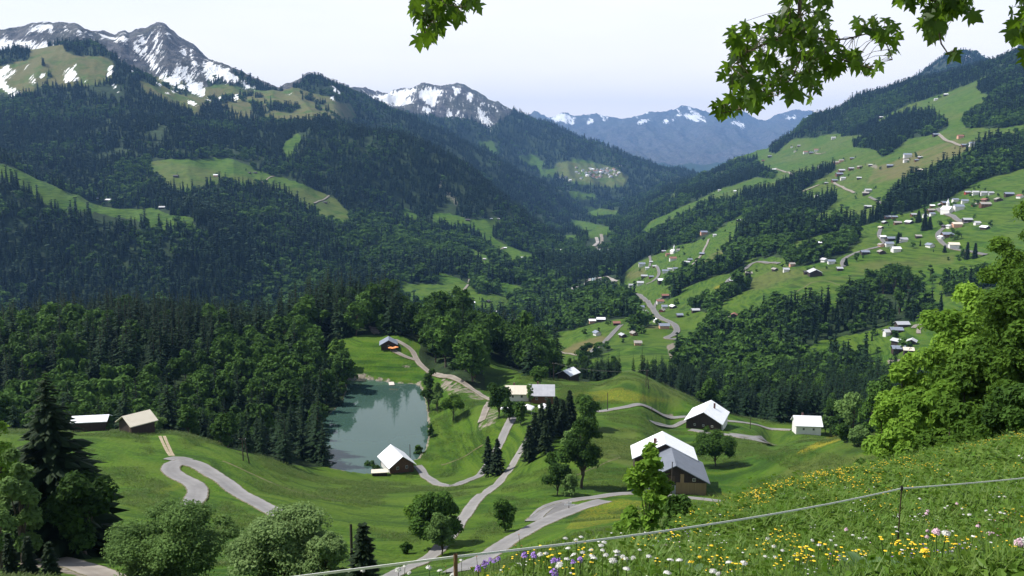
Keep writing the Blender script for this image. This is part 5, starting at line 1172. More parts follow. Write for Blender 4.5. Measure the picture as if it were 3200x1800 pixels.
# ---- walker at the barn corner (a few pixels tall)
def person(X, Y, Z, rz):
    me = bpy.data.meshes.new('person')
    J = [(0, 0, .95), (0, 0, 1.15), (0, 0, 1.42), (0, 0, 1.52), (0, -.02, 1.66), (0, -.01, 1.76), (.1, 0, .88), (.11, -.04, .5), (.11, 0, .08), (.11, -.14, .03), (-.1, 0, .88), (-.11, .1, .5), (-.11, .2, .1), (-.11, .08, .04), (.2, 0, 1.40), (.25, .05, 1.12), (.24, -.05, .88), (-.2, 0, 1.40), (-.25, -.03, 1.12), (-.24, -.12, .9)]
    E = [(0, 1), (1, 2), (2, 3), (3, 4), (4, 5), (0, 6), (6, 7), (7, 8), (8, 9), (0, 10), (10, 11), (11, 12), (12, 13), (2, 14), (14, 15), (15, 16), (2, 17), (17, 18), (18, 19)]
    me.from_pydata(J, E, []); o = bpy.data.objects.new('person', me); link(o); o.location = (X, Y, Z); o.rotation_euler = (0, 0, rz)
    sm = o.modifiers.new('skin', 'SKIN'); rad = [.15, .14, .15, .06, .10, .09, .10, .075, .05, .04, .10, .075, .05, .04, .07, .05, .04, .07, .05, .04]
    sv = me.skin_vertices[0].data if me.skin_vertices else None
    if sv is None:
        import bmesh
        bm = bmesh.new(); bm.from_mesh(me); bm.verts.layers.skin.verify(); bm.to_mesh(me); bm.free(); sv = me.skin_vertices[0].data
    for k, r_ in enumerate(rad): sv[k].radius = (r_, r_)
    sv[0].use_root = True
    su = o.modifiers.new('sub', 'SUBSURF'); su.levels = 1; su.render_levels = 1
    me.materials.append(simple_mat('walker_clothes', (.03, .03, .05), (.05, .045, .06), 3))
    prop(o, 'person in dark clothes walking on the lane at the corner of the tan-clad barn', 'person')
    hv = np.array([(.105 * math.sin(u) * math.cos(a), .115 * math.sin(u) * math.sin(a), .12 * math.cos(u)) for u in np.linspace(0, np.pi, 7) for a in np.arange(8) * np.pi / 4])
    i = np.arange(6)[:, None] * 8; j = np.arange(8)[None]
    hf = np.stack([i + j, i + (j + 1) % 8, i + 8 + (j + 1) % 8, i + 8 + j], -1).reshape(-1, 4)
    h = meshobj('cap', mesh_np('cap', hv * 1.05, hf, M_ORANGE, True), o); h.location = (0, 0, 1.80)
X, Y, Z = at(1677, 1252, 120, 230); person(X, Y, Z, 1.2)
# ------------------------------------------------------------------ single trees
HERO = []
def tree_thing(name, cat, label, group, X, Y, Z, rz, sc, crown_me, trunk_me):
    e = empty(name, (X, Y, Z), rz, label=label, cat=cat, group=group); e.scale = sc
    meshobj('crown', crown_me, e); meshobj('trunk', trunk_me, e)
    return e
RH = np.random.default_rng(77)
def hero(kind, x, yb, yt, rpx, label, y0=60, y1=600, Y=None, mat=None, n=5000, size=.38, lobes=18, base=.12, core=True, group=None, name=None, cat='tree', lean=0, tr=.018, sub=.15):
    if Y is None: X, Y, Z = at(x, yb, y0, y1)
    else:
        a, _ = pix_ae(x, yb); X = float(a) * Y; Z = float(ground(X, Y))
        a, _ = pix_ae(x, 724.5 - FPX * (Z * CT + Y * ST) / (Y * CT - Z * ST)); X = float(a) * Y; Z = float(ground(X, Y))
    Z -= sub
    dep = Y * CT - Z * ST; h = float(pix_ae(x, yt)[1]) * Y - Z; rad = rpx * dep / FPX
    if kind == 's':
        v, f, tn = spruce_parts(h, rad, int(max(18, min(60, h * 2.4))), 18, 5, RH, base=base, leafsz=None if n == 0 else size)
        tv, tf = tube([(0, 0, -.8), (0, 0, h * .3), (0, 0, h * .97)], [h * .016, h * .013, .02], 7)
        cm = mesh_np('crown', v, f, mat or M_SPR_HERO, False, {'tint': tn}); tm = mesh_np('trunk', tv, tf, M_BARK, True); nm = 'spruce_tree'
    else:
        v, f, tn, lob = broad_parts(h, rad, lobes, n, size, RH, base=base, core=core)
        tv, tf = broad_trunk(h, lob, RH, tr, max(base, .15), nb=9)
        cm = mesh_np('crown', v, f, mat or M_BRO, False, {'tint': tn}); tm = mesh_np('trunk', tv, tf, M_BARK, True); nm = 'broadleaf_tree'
    tree_thing(name or nm, cat, label, group, X, Y, Z, 0, (1, 1, 1), cm, tm)
    HOUSE_KEEP.append((X, Y, rad * .6 + 1))
# left foreground
hero('s', 150, 1415, 940, 165, 'tallest dark spruce towering at the left edge of the photo', Y=112, n=0, base=.02)
hero('b', 215, 1400, 1170, 82, 'dark broadleaf tree leaning on the right foot of the tallest spruce', Y=108, n=5000, size=.45, mat=M_BRO, base=.02)
hero('b', -5, 1380, 1010, 85, 'light green broadleaf tree cut by the left edge of the photo', Y=105, n=9000, size=.34, mat=M_BRO_BRIGHT, base=.12, core=False, lobes=26)
hero('b', 60, 1400, 1120, 55, 'mid green broadleaf tree in front of the tallest spruce', Y=100, n=5000, size=.4, mat=M_BRO_GREY, base=.05)
hero('b', 5, 1440, 1230, 48, 'low grey-green bush at the lower left corner beside the gravel track', Y=92, n=3000, size=.34, mat=M_BRO_GREY, base=.03, name='bush', cat='bush')
for k, (x, yb, yt, r_) in enumerate([(75, 1425, 1355, 20), (128, 1442, 1368, 22), (28, 1412, 1345, 18)]):
    hero('s', x, yb, yt, r_, 'young spruce, %s of three beside the gravel track' % ['middle', 'rightmost', 'leftmost'][k], Y=86, size=.5, group='young spruces by the gravel track')
hero('b', 452, 1540, 1255, 148, 'wide grey-green willow bush at the bottom of the photo', Y=88, n=30000, size=.21, mat=M_BRO_GREY, base=.02, lobes=60, name='bush', cat='bush', tr=.012)
hero('b', 722, 1540, 1268, 135, 'pale silvery-green bush at the bottom of the photo', Y=84, n=26000, size=.22, mat=M_BRO_PALE, base=.02, lobes=55, name='bush', cat='bush')
hero('b', 825, 1530, 1345, 55, 'small pale bush at the right foot of the silvery-green bush', Y=80, n=9000, size=.21, mat=M_BRO_PALE, base=.02, lobes=30, name='bush', cat='bush')
hero('s', 917, 1500, 1325, 48, 'small dark spruce beside the dark wooden pole at the bottom', Y=70, size=.7)
hero('b', 1100, 1372, 1232, 62, 'dense dark broadleaf cluster on the bank left of the main lane', 90, 260, n=10000, size=.40, lobes=30, base=.02)
hero('b', 1060, 1350, 1245, 32, 'dark broadleaf tree at the left end of the bank cluster', 90, 260, n=2500, size=.5, base=.02, mat=M_BRO_OLIVE)
hero('b', 1112, 1396, 1292, 34, 'lighter round tree leaning over the left edge of the main lane', 90, 220, n=5000, size=.32, base=.12, mat=M_BRO_GREY)
hero('b', 1272, 1337, 1256, 30, 'small lone dark tree on the grass between the two lanes', 90, 240, n=4200, size=.32, base=.08)
hero('b', 1022, 1392, 1362, 14, 'tiny bush on the steep bank left of the main lane', 90, 240, n=500, size=.35, base=.02, name='bush', cat='bush')
hero('s', 1228, 1200, 1100, 22, 'spruce, left one of the pair between the lake road and the main lane', 180, 330, size=.8, group='pair of spruces by the lane')
hero('s', 1251, 1197, 1106, 24, 'spruce, right one of the pair between the lake road and the main lane', 180, 330, size=.8, group='pair of spruces by the lane')
SG_ = [(1330, 1165, 1072, 17), (1345, 1140, 1040, 18), (1362, 1118, 1018, 17), (1380, 1105, 1005, 17), (1398, 1090, 1000, 17), (1432, 1078, 984, 19), (1415, 1095, 1008, 16), (1372, 1140, 1060, 16)]
for k, (x, yb, yt, r_) in enumerate(SG_):
    hero('s', x, yb, yt, r_ * 1.35, 'spruce of the dark group between the marquees and the barn meadow', 180, 380, size=.9, group='spruces in the group below the inn')
hero('b', 1478, 1080, 992, 32, 'round broadleaf tree at the right end of the spruce group', 200, 380, n=3000, size=.6, base=.05)
hero('b', 1463, 1228, 1045, 52, 'tall dark tree with a bare leaning trunk casting a shadow on the barn meadow', 150, 270, n=9000, size=.42, base=.2, lobes=30)
hero('b', 1402, 1245, 1165, 34, 'dark bush left of the tall leaning tree', 150, 270, n=2600, size=.45, base=.03, name='bush', cat='bush')
hero('b', 1432, 1248, 1190, 26, 'small grey-green bush at the foot of the tall leaning tree', 150, 270, n=1800, size=.4, base=.03, mat=M_BRO_GREY, name='bush', cat='bush')
hero('b', 1440, 1150, 1075, 30, 'grey-green shrub at the lower end of the spruce group', 180, 330, n=2000, size=.5, base=.02, mat=M_BRO_GREY, name='bush', cat='bush')
hero('b', 1390, 1190, 1135, 22, 'light shrub on the slope under the spruce group', 170, 330, n=1500, size=.45, base=.02, mat=M_BRO_OLIVE, name='bush', cat='bush')
hero('b', 1140, 1058, 993, 30, 'small spreading tree alone on the slope right of the lake', 290, 400, n=2600, size=.55, base=.25, mat=M_BRO_OLIVE)
hero('b', 1079, 1035, 925, 22, 'slim tall tree on the far right shore of the lake', 330, 430, n=2600, size=.6, base=.04, lobes=16)
hero('b', 1100, 1035, 960, 18, 'grey-green tree beside the slim tree on the lake shore', 330, 430, n=1500, size=.6, base=.04, mat=M_BRO_GREY)
hero('b', 1082, 1100, 1066, 10, 'small bush on the right shore of the lake', 290, 400, n=500, size=.5, base=.02, name='bush', cat='bush')
hero('b', 1052, 1150, 1118, 12, 'small dark bush on the bank right of the lake chalet', 220, 340, n=500, size=.5, base=.02, name='bush', cat='bush')
hero('b', 930, 1190, 1160, 16, 'small bush at the water edge left of the lake chalet', 220, 320, n=700, size=.45, base=.02, name='bush', cat='bush')
hero('b', 945, 1192, 1168, 12, 'tiny bush touching the lake chalet on its left', 220, 320, n=500, size=.45, base=.02, name='bush', cat='bush')
hero('b', 1255, 1050, 962, 27, 'dark tree left of the white house on the saddle', 300, 400, n=3000, size=.6, base=.06)
hero('b', 1282, 1060, 1000, 20, 'tree in front of the white house on the saddle', 290, 400, n=1600, size=.55, base=.05)
hero('b', 1333, 1020, 962, 9, 'slim pale poplar in front of the inn roof', 300, 390, n=1000, size=.5, base=.04, mat=M_BRO_GREY)
hero('b', 1310, 1068, 1008, 18, 'green tree left of the white marquees', 280, 390, n=1600, size=.55, base=.04)
hero('b', 1358, 978, 920, 22, 'round tree standing behind the inn, left of the lone barn', 390, 480, n=1800, size=.75, base=.08)
hero('b', 1800, 1172, 1080, 56, 'large round bush on the meadow right of the tan-clad barn', 200, 330, n=12000, size=.38, base=.02, lobes=34, mat=M_BRO, name='bush', cat='bush')
hero('b', 1778, 1088, 1072, 10, 'little bush in front of the black-walled barn', 240, 360, n=400, size=.5, base=.02, name='bush', cat='bush')
hero('b', 2076, 1090, 1042, 15, 'grey-leaved small tree covering the right end of the white house', 300, 420, n=900, size=.5, base=.1, mat=M_BRO_GREY)
for k, (x, yb, yt, r_) in enumerate([(2110, 1100, 1010, 26), (2145, 1105, 985, 34), (2185, 1110, 960, 36), (2125, 1112, 1062, 24), (2160, 1120, 1070, 26), (2215, 1115, 940, 38), (2090, 1085, 1000, 22)]):
    hero('b', x, yb, yt, r_, 'grey-green tree of the thicket between the white house and the bright maples', 240, 420, n=2600, size=.6, base=.03, mat=[M_BRO, M_BRO_GREY, M_BRO][k % 3], group='thicket right of the white house')
hero('b', 390, 1080, 1040, 28, 'bush behind the hay barn on the knoll', 240, 320, n=1500, size=.55, base=.02, mat=M_BRO_GREY, name='bush', cat='bush')
hero('b', 270, 1075, 1045, 22, 'bush between the hay barn and the long shed', 220, 310, n=1000, size=.55, base=.02, name='bush', cat='bush')
hero('s', 816, 885, 838, 9, 'single spruce on the hill meadow beyond the lake', 430, 500, size=1.1)
# young maple in front of the tan-clad barn
hero('b', 1628, 1375, 1112, 54, 'young maple with bright leaves in front of the tan-clad barn', Y=50, n=1500, size=.33, base=.14, core=False, lobes=46, mat=M_BRO_BRIGHT, name='maple_tree', tr=.012)
hero('b', 1705, 1395, 1245, 46, 'dark bush at the right foot of the young maple', Y=47, n=3800, size=.26, base=.02, mat=M_BRO, name='bush', cat='bush')
hero('b', 1585, 1395, 1275, 36, 'bright low maple shoot at the left foot of the young maple', Y=46, n=1300, size=.30, base=.04, core=False, mat=M_BRO_BRIGHT, name='bush', cat='bush')
# right edge maples and olive trees standing behind the crest of the flower slope
RT = [(2262, 1180, 880, 84, 74, M_BRO_BRIGHT, 'bright green maple, leftmost of the tall trees at the right edge'),
      (2352, 1180, 765, 105, 82, M_BRO_BRIGHT, 'bright green maple, tallest of the fresh green ones at the right edge'),
      (2215, 1200, 1000, 52, 66, M_BRO_BRIGHT, 'low bright maple at the left foot of the trees at the right edge'),
      (2320, 1180, 950, 85, 62, M_BRO_BRIGHT, 'bright maple low in front of the tallest fresh green one'),
      (2420, 1170, 700, 95, 86, M_BRO_BRIGHT, 'fresh green maple just right of the tallest bright maple'),
      (2545, 1150, 485, 110, 88, M_BRO_OLIVE, 'tallest tree at the right edge, deep green'),
      (2475, 1150, 575, 80, 92, M_BRO_OLIVE, 'deep green tree left of the tallest tree at the right edge'),
      (2430, 1170, 860, 105, 64, M_BRO_OLIVE, 'broad green tree in the middle of the mass at the right edge'),
      (2540, 1160, 800, 110, 60, M_BRO_OLIVE, 'broad green tree low at the right edge'),
      (2670, 1130, 540, 120, 84, M_BRO_OLIVE, 'green tree outside the right edge with only twigs in view'),
      (2580, 1140, 610, 105, 70, M_BRO_OLIVE, 'green tree in front of the tallest tree at the right edge'),
      (2495, 1150, 710, 95, 70, M_BRO_OLIVE, 'mid-height green tree between the bright maples and the tallest tree'),
      (2385, 1165, 1000, 75, 54, M_BRO_OLIVE, 'low green bushy tree behind the crest under the bright maples'),
      (2480, 1150, 985, 85, 50, M_BRO_OLIVE, 'low green tree just above the flower slope at the right edge'),
      (2570, 1130, 960, 80, 48, M_BRO, 'low dark tree cut by the right edge just above the flower slope')]
for x, yb, yt, r_, Yd, m_, lb in RT:
    hero('b', x, yb, yt, r_, lb, Y=Yd, n=17000 if r_ > 75 else 8000, size=.32 if m_ is M_BRO_BRIGHT else .27, base=.02, lobes=56, mat=m_, name='maple_tree' if m_ is M_BRO_BRIGHT else 'broadleaf_tree')
hero('b', 2150, 1215, 1150, 34, 'dark bush at the left foot of the bright maples', Y=60, n=2200, size=.32, base=.02, name='bush', cat='bush')
# lone trees on the right slope
for k, (x, yb, yt, r_, kd) in enumerate([(2250, 745, 660, 30, 'b'), (2285, 750, 668, 26, 'b'), (2222, 740, 682, 20, 'b'), (2262, 790, 720, 26, 'b'), (2340, 700, 665, 9, 'b'), (2345, 715, 690, 10, 'b'), (2432, 652, 610, 7, 's'), (2452, 650, 612, 7, 's'), (2420, 650, 625, 12, 'b'), (2402, 603, 580, 15, 'b'),
                                         (2325, 580, 530, 9, 's'), (2338, 578, 545, 9, 's'), (2310, 560, 530, 9, 's'), (2128, 668, 650, 6, 's'), (2154, 657, 635, 7, 'b'), (2259, 612, 585, 4, 's'), (2376, 635, 618, 4, 's')]):
    hero(kd, x, yb, yt, r_, f'{"spruce" if kd == "s" else "broadleaf tree"} standing free on the right slope, {ORD[k]} of those near the church village', 650, 1600, n=600 if kd == 'b' else 1, size=max(.8, r_ * .05) if kd == 'b' else 1.6, lobes=8, base=.04, group='free-standing trees on the right slope')

# ------------------------------------------------------------------ woods
def keep_clear(X, Y):
    H = np.array([h for h in HOUSE_KEEP]); ok = np.ones(len(X), bool)
    for hx, hy, hr in H:
        ok &= ((X - hx) ** 2 + (Y - hy) ** 2) > (hr + hy * .002) ** 2
        if hy > 425:   # keep the strip in front of a distant house open so it can be seen
            b = hx / hy
            ok &= ~((np.abs(X - b * Y) < hr * .9) & (Y < hy) & (Y > hy - 55 - hy * .02))
    return ok
def near_dens(Y): return 1 / 24.0
X, Y, Z, x, y = scatter(262, 640, near_dens, margin=60)
m = keep_clear(X, Y); X, Y, Z, x, y = [q[m] for q in (X, Y, Z, x, y)]
sp = np.clip(.52 + 1.6 * fbm(X / 60, Y / 60, 2, 91) + .25 * np.clip((Y - 430) / 120, -1, 1) * (x < 700) - .42 * ((x > 1050) & (x < 1450)), .06, .95)
iss = rng.uniform(size=len(X)) < sp
hgt = np.where(iss, rng.normal(17.5, 4.6, len(X)), rng.normal(12.5, 3.2, len(X)))
hgt = np.clip(hgt, 6.5, 26); hgt *= np.where((x > 430) & (x < 860) & (Y < 420), .78, 1)
hgt *= np.where((Y < 330) & (x < 700), .72, 1); hgt *= np.where((x > 1430) & (x < 1760) & (Y > 430), .62, 1)
hgt *= np.where(x < 830, 1.22, 1) * np.where((x > 700) & (x < 1010) & (Y > 480), 1.25, 1) * np.where((x >= 1080) & (x < 1420), 1.38, 1)
o = np.argsort(-hgt * rng.uniform(.8, 1.2, len(X)))
X, Y, Z, x, y, iss, hgt = [q[o] for q in (X, Y, Z, x, y, iss, hgt)]
kp = thin(X, Y, np.where(iss, 4.3, 6.0)); X, Y, Z, x, y, iss, hgt = [q[kp] for q in (X, Y, Z, x, y, iss, hgt)]
vis = (Z + hgt) / Y > horizon(X, Y) + .004
def region(x, y, Y):
    if x < 830 and Y < 480: return 'the dark wood left of the lake'
    if x < 830: return 'the wooded ridge at the upper edge of the left wood'
    if x < 1075: return 'the wood behind the hill meadow beyond the lake'
    if x < 1420: return 'the steep wooded hill right of the lake path'
    if x < 1760: return 'the wood behind the yellow hilltop and the lone barn'
    return 'the wood behind the white house'
size_px = hgt / Y * np.where(vis, 1, .02)
chosen = np.zeros(len(X), bool)
for kind, lim in ((True, 278), (False, 235)):
    idx = np.nonzero((iss == kind) & vis)[0]; idx = idx[np.argsort(-size_px[idx])][:lim]; chosen[idx] = True
for i in np.nonzero(chosen)[0]:
    rg_ = region(x[i], y[i], Y[i])
    k = int(rng.integers(0, 5)) if iss[i] else int(rng.integers(0, 6))
    s = hgt[i] / (20 if iss[i] else 15); sx = s * rng.uniform(.85, 1.2) if iss[i] else s * rng.uniform(.85, 1.15)
    cm, tm = (SPR_V if iss[i] else BRO_V)[k]
    nm = 'spruce_tree' if iss[i] else 'broadleaf_tree'
    tree_thing(nm, 'tree', f"{'dark spruce' if iss[i] else 'leafy broadleaf tree'} in {rg_}", f"{'spruces' if iss[i] else 'broadleaf trees'} of {rg_}", X[i], Y[i], Z[i] - .3, rng.uniform(0, 6.28), (sx, sx, s), cm, tm)

def gn_instances(name, X, Y, Z, idx, rz, scl, protos, label, tilt=None):
    col = bpy.data.collections.new(name + '_kinds')
    for k, me in enumerate(protos):
        o = bpy.data.objects.new('kind_%02d_%s' % (k, name), me); col.objects.link(o)
    me = bpy.data.meshes.new(name); me.vertices.add(len(X)); me.vertices.foreach_set('co', np.stack([X, Y, Z], 1).astype(np.float32).ravel())
    a = me.attributes.new('idx', 'INT', 'POINT'); a.data.foreach_set('value', np.asarray(idx, np.int32))
    if tilt is None: tilt = np.zeros((len(X), 2))
    a = me.attributes.new('rot', 'FLOAT_VECTOR', 'POINT'); a.data.foreach_set('vector', np.stack([tilt[:, 0], tilt[:, 1], rz], 1).astype(np.float32).ravel())
    a = me.attributes.new('scl', 'FLOAT_VECTOR', 'POINT'); a.data.foreach_set('vector', np.asarray(scl, np.float32).ravel())
    ob = meshobj(name, me, kind='stuff', label=label)
    g = bpy.data.node_groups.new(name, 'GeometryNodeTree'); g.interface.new_socket('Geometry', in_out='INPUT', socket_type='NodeSocketGeometry'); g.interface.new_socket('Geometry', in_out='OUTPUT', socket_type='NodeSocketGeometry')
    n = g.nodes; gi = n.new('NodeGroupInput'); go = n.new('NodeGroupOutput'); ip = n.new('GeometryNodeInstanceOnPoints'); ci = n.new('GeometryNodeCollectionInfo')
    ci.inputs['Collection'].default_value = col; ci.inputs['Separate Children'].default_value = True; ci.inputs['Reset Children'].default_value = True
    def na(nm, ty):
        q = n.new('GeometryNodeInputNamedAttribute'); q.data_type = ty; q.inputs['Name'].default_value = nm; return q.outputs['Attribute']
    L = g.links; L.new(gi.outputs[0], ip.inputs['Points']); L.new(ci.outputs[0], ip.inputs['Instance']); ip.inputs['Pick Instance'].default_value = True
    L.new(na('idx', 'INT'), ip.inputs['Instance Index']); L.new(na('rot', 'FLOAT_VECTOR'), ip.inputs['Rotation']); L.new(na('scl', 'FLOAT_VECTOR'), ip.inputs['Scale'])
    L.new(ip.outputs[0], go.inputs[0])
    md = ob.modifiers.new('plant', 'NODES'); md.node_group = g
    return ob
# the rest of the near woods (beyond 300 of a kind)
r_ = ~chosen
near_protos = [a for a, b in SPR_V] + [a for a, b in BRO_V]
ii = np.where(iss[r_], rng.integers(0, 5, r_.sum()), 5 + rng.integers(0, 6, r_.sum()))
s = hgt[r_] / np.where(iss[r_], 20, 15); sx = s * rng.uniform(.85, 1.18, len(s))
gn_instances('woodland', X[r_], Y[r_], Z[r_] - .3, ii, rng.uniform(0, 6.28, len(s)), np.stack([sx, sx, s], 1), near_protos, 'remaining trees closing the woods round the lake')
NEAR_N = (len(X), int(chosen.sum()))

# distant woods
far_protos = FAR_S + FAR_B
def far_dens(Y): return np.interp(Y, [560, 1200, 2000, 3000, 4500, 5400, 8200], [1 / 40., 1 / 60., 1 / 85., 1 / 120., 1 / 230., 1 / 420., 1 / 800.])
X, Y, Z, x, y = scatter(560, 8100, far_dens, margin=60)
m = keep_clear(X, Y) & ~((Y < 640) & (x < 1760)); X, Y, Z, x, y = [q[m] for q in (X, Y, Z, x, y)]
sp = np.where(x < 1500, np.interp(Y, [1300, 1900, 2500, 3200], [.38, .5, .8, .97]), np.interp(Y, [600, 1500, 3000], [.42, .45, .8]))
sp = np.clip(sp + 1.7 * fbm(X / 140, Y / 200, 3, 95), .04, .99)
iss = rng.uniform(size=len(X)) < sp
hgt = np.where(iss, rng.normal(18.5, 6, len(X)), rng.normal(13, 3.8, len(X))); hgt = np.clip(hgt, 5, 30) * np.interp(Y, [1500, 4000, 8000], [1, 1.1, 1.7]) * np.interp(Y, [560, 1100, 1300, 2300, 2800], [.8, 1, 1.25, 1.2, 1])
# gaps: clearings and gullies
gap = fbm(X / 60, Y / 110, 3, 97) > np.interp(Y, [1200, 2200], [.46, .34])
vis = ((Z + hgt) / Y > horizon(X, Y) + .0005) & ~gap
X, Y, Z, x, y, iss, hgt = [q[vis] for q in (X, Y, Z, x, y, iss, hgt)]
# scattered trees on the alps and meadow edges
HV = np.array([h for h in HOUSE_KEEP if h[1] > 620]); k4 = np.repeat(HV, 2, 0); k4 = k4[rng.uniform(size=len(k4)) < .75]; ag = rng.uniform(0, 6.28, len(k4)); ds = k4[:, 2] + rng.uniform(2, 16, len(k4))
vx, vy = k4[:, 0] + ds * np.cos(ag), k4[:, 1] + np.abs(ds * np.sin(ag)) + 3; kk = roads_clear(vx, vy); vx, vy = vx[kk], vy[kk]; vz = ground(vx, vy)
X, Y, Z = np.concatenate([X, vx]), np.concatenate([Y, vy]), np.concatenate([Z, vz]); x = project(X, Y, Z)[0]; iss = np.concatenate([iss, rng.uniform(size=len(vx)) < .2]); hgt = np.concatenate([hgt, rng.uniform(4, 9.5, len(vx))])
zones = [('mountain_forest', (Y >= 2700), 'conifer forest thinning out on the high mountainsides'), ('valley_forest', (Y < 2700) & (x < 1560), 'mixed forest covering the steep left valley side'), ('hillside_woods', (Y < 2700) & (x >= 1560), 'woods and tree belts between the meadows of the right slope')]
for nm, zm, lb in zones:
    n = int(zm.sum()); s_ = iss[zm]
    ii = np.where(s_, rng.integers(0, 4, n), 4 + rng.integers(0, 4, n)); s = hgt[zm] / np.where(s_, 20, 15); wd = s * rng.uniform(.75, 1.45, n) * np.interp(Y[zm], [600, 4000], [1, 1.35])
    gn_instances(nm, X[zm], Y[zm], Z[zm] - .5, ii, rng.uniform(0, 6.28, n), np.stack([wd, wd, s], 1), far_protos, lb)
print('TREES near', NEAR_N, 'far', len(X))
# ------------------------------------------------------------------ flower slope in the foreground
RF = np.random.default_rng(21)
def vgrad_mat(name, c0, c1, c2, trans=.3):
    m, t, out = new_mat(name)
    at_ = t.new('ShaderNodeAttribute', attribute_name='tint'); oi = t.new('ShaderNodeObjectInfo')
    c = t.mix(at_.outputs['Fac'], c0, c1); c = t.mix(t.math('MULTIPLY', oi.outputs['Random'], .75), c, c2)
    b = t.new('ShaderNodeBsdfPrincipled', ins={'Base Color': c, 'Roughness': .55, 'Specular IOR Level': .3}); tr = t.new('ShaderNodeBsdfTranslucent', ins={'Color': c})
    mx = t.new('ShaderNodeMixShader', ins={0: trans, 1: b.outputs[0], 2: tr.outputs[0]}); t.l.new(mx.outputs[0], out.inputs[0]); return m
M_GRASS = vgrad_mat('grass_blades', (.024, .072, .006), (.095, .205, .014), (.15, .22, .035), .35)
M_STEM = vgrad_mat('stems', (.03, .06, .015), (.06, .10, .02), (.05, .09, .02), .1)
M_YEL = simple_mat('yellow_petals', (.80, .50, .02), (.86, .62, .03), 20, .6)
M_WHT = simple_mat('white_petals', (.50, .50, .46), (.72, .72, .68), 60, .8)
M_PNK = simple_mat('pink_petals', (.52, .33, .42), (.68, .50, .56), 60, .7)
M_PUR = simple_mat('purple_petals', (.22, .12, .42), (.34, .20, .55), 30, .7)
M_RED = simple_mat('sorrel_seed', (.22, .07, .03), (.30, .12, .05), 30, .8)
M_DOCK = vgrad_mat('broad_weed_leaves', (.05, .10, .04), (.10, .17, .07), (.08, .15, .05), .2)
def tuft(n, h, spread, r):
    V = []; F = []; T = []
    for k in range(n):
        a = r.uniform(0, 6.28); rr = spread * math.sqrt(r.uniform()); x, y = rr * math.cos(a), rr * math.sin(a)
        hh = h * r.uniform(.5, 1.15); b = r.uniform(0, 6.28); ln = hh * r.uniform(.15, .6); w = r.uniform(.006, .011)
        dx, dy = math.cos(b), math.sin(b); px, py = -dy * w, dx * w; o = len(V)
        for q, wq in ((0, 1.0), (.5, .85), (1, .05)):
            cx, cy, cz = x + dx * ln * q * q, y + dy * ln * q * q, hh * q * (1 - .18 * q)
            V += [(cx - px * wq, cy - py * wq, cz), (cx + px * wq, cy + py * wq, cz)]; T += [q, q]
        F += [(o, o + 1, o + 3, o + 2), (o + 2, o + 3, o + 5, o + 4)]
    return np.array(V), np.array(F), np.array(T)
tufts = []
for k in range(5):
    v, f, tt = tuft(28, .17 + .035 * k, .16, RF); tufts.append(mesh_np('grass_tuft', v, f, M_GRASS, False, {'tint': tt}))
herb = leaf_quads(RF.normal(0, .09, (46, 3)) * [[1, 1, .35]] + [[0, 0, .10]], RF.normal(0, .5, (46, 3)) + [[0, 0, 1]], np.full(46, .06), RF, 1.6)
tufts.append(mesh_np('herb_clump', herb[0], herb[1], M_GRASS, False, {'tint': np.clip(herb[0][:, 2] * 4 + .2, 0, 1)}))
def flower_mesh(mat, head, hh, kind):
    """stem plus head(s) in one mesh for the uncountable carpet"""
    parts = []; fm = []
    def add(v, f, m): parts.append((v, f)); fm.extend([m] * len(f))
    if kind == 'multi':
        for k in range(4):
            a = RF.uniform(0, 6.28); L = RF.uniform(.03, .14); z = hh * RF.uniform(.75, 1.1); x, y = L * math.cos(a), L * math.sin(a)
            add(*tube([(0, 0, 0), (x * .5, y * .5, z * .6), (x, y, z)], [.004, .003, .003], 3), 0)
            add(*tube([(x, y, z - head * .2), (x, y, z + head * .1), (x, y, z + head * .25)], [head * .5, head, head * .25], 6), 1)
    else:
        add(*tube([(0, 0, 0), (.02, 0, hh * .5), (0, .02, hh)], [.004, .003, .003], 3), 0)
        add(*tube([(0, .02, hh - head * .35), (0, .02, hh), (0, .02, hh + head * .4)], [head * .4, head, head * .3], 7), 1)
    v, f = join(parts)
    return mesh_np('wildflower', v, f, face_mat=fm, mats=[M_STEM, mat], attrs={'tint': np.full(len(v), .4)})
# where the slope is
def slope_pts(n, ya, yb, x0=900, x1=2700, power=1.0):
    s = RF.uniform(math.log(ya), math.log(yb), n) if power == 1 else None
    Y = np.exp(s); px = RF.uniform(x0, x1, n); a = (px - 1288) / FPX * 1.14
    X = a * Y; Z = ground(X, Y); x, y = project(X, Y, Z + .35)
    edge = np.interp(x, [600, 1000, 1200, 1400, 1600, 1700, 1750, 1950, 2150, 2300, 2576, 3000], [9, 10, 10.5, 11.8, 15.5, 18, 20, 23, 27, 30, 35, 41])
    m = (y < 1500) & (Y < edge * 1.06)
    return X[m], Y[m], Z[m]
X, Y, Z = slope_pts(70000, 6.5, 38)
# thin near ones: tufts overlap there; keep more far ones (area grows)
m = RF.uniform(size=len(X)) < np.clip((Y / 20) ** 1.0, .35, 1); X, Y, Z = X[m], Y[m], Z[m]
bank = inpoly(*project(X, Y, Z), [(1600, 1400), (1640, 1358), (1720, 1343), (1765, 1372), (1700, 1402), (1640, 1428)])
X, Y, Z = X[~bank], Y[~bank], Z[~bank]
n = len(X); s = RF.uniform(.75, 1.35, n) * np.interp(Y, [6, 14, 36], [.95, 1.0, 1.35]) * np.clip(1 + .5 * fbm(X / 1.6, Y / 1.6, 2, 5), .6, 1.5)
w_ = s * np.interp(Y, [6, 12, 36], [1.0, 1.2, 2.2])
gn_instances('meadow_grass', X, Y, Z - .02, np.minimum(RF.integers(0, 8, n), 5), RF.uniform(0, 6.28, n), np.stack([w_, w_, s], 1), tufts, 'tall green grass of the flower meadow in the foreground')
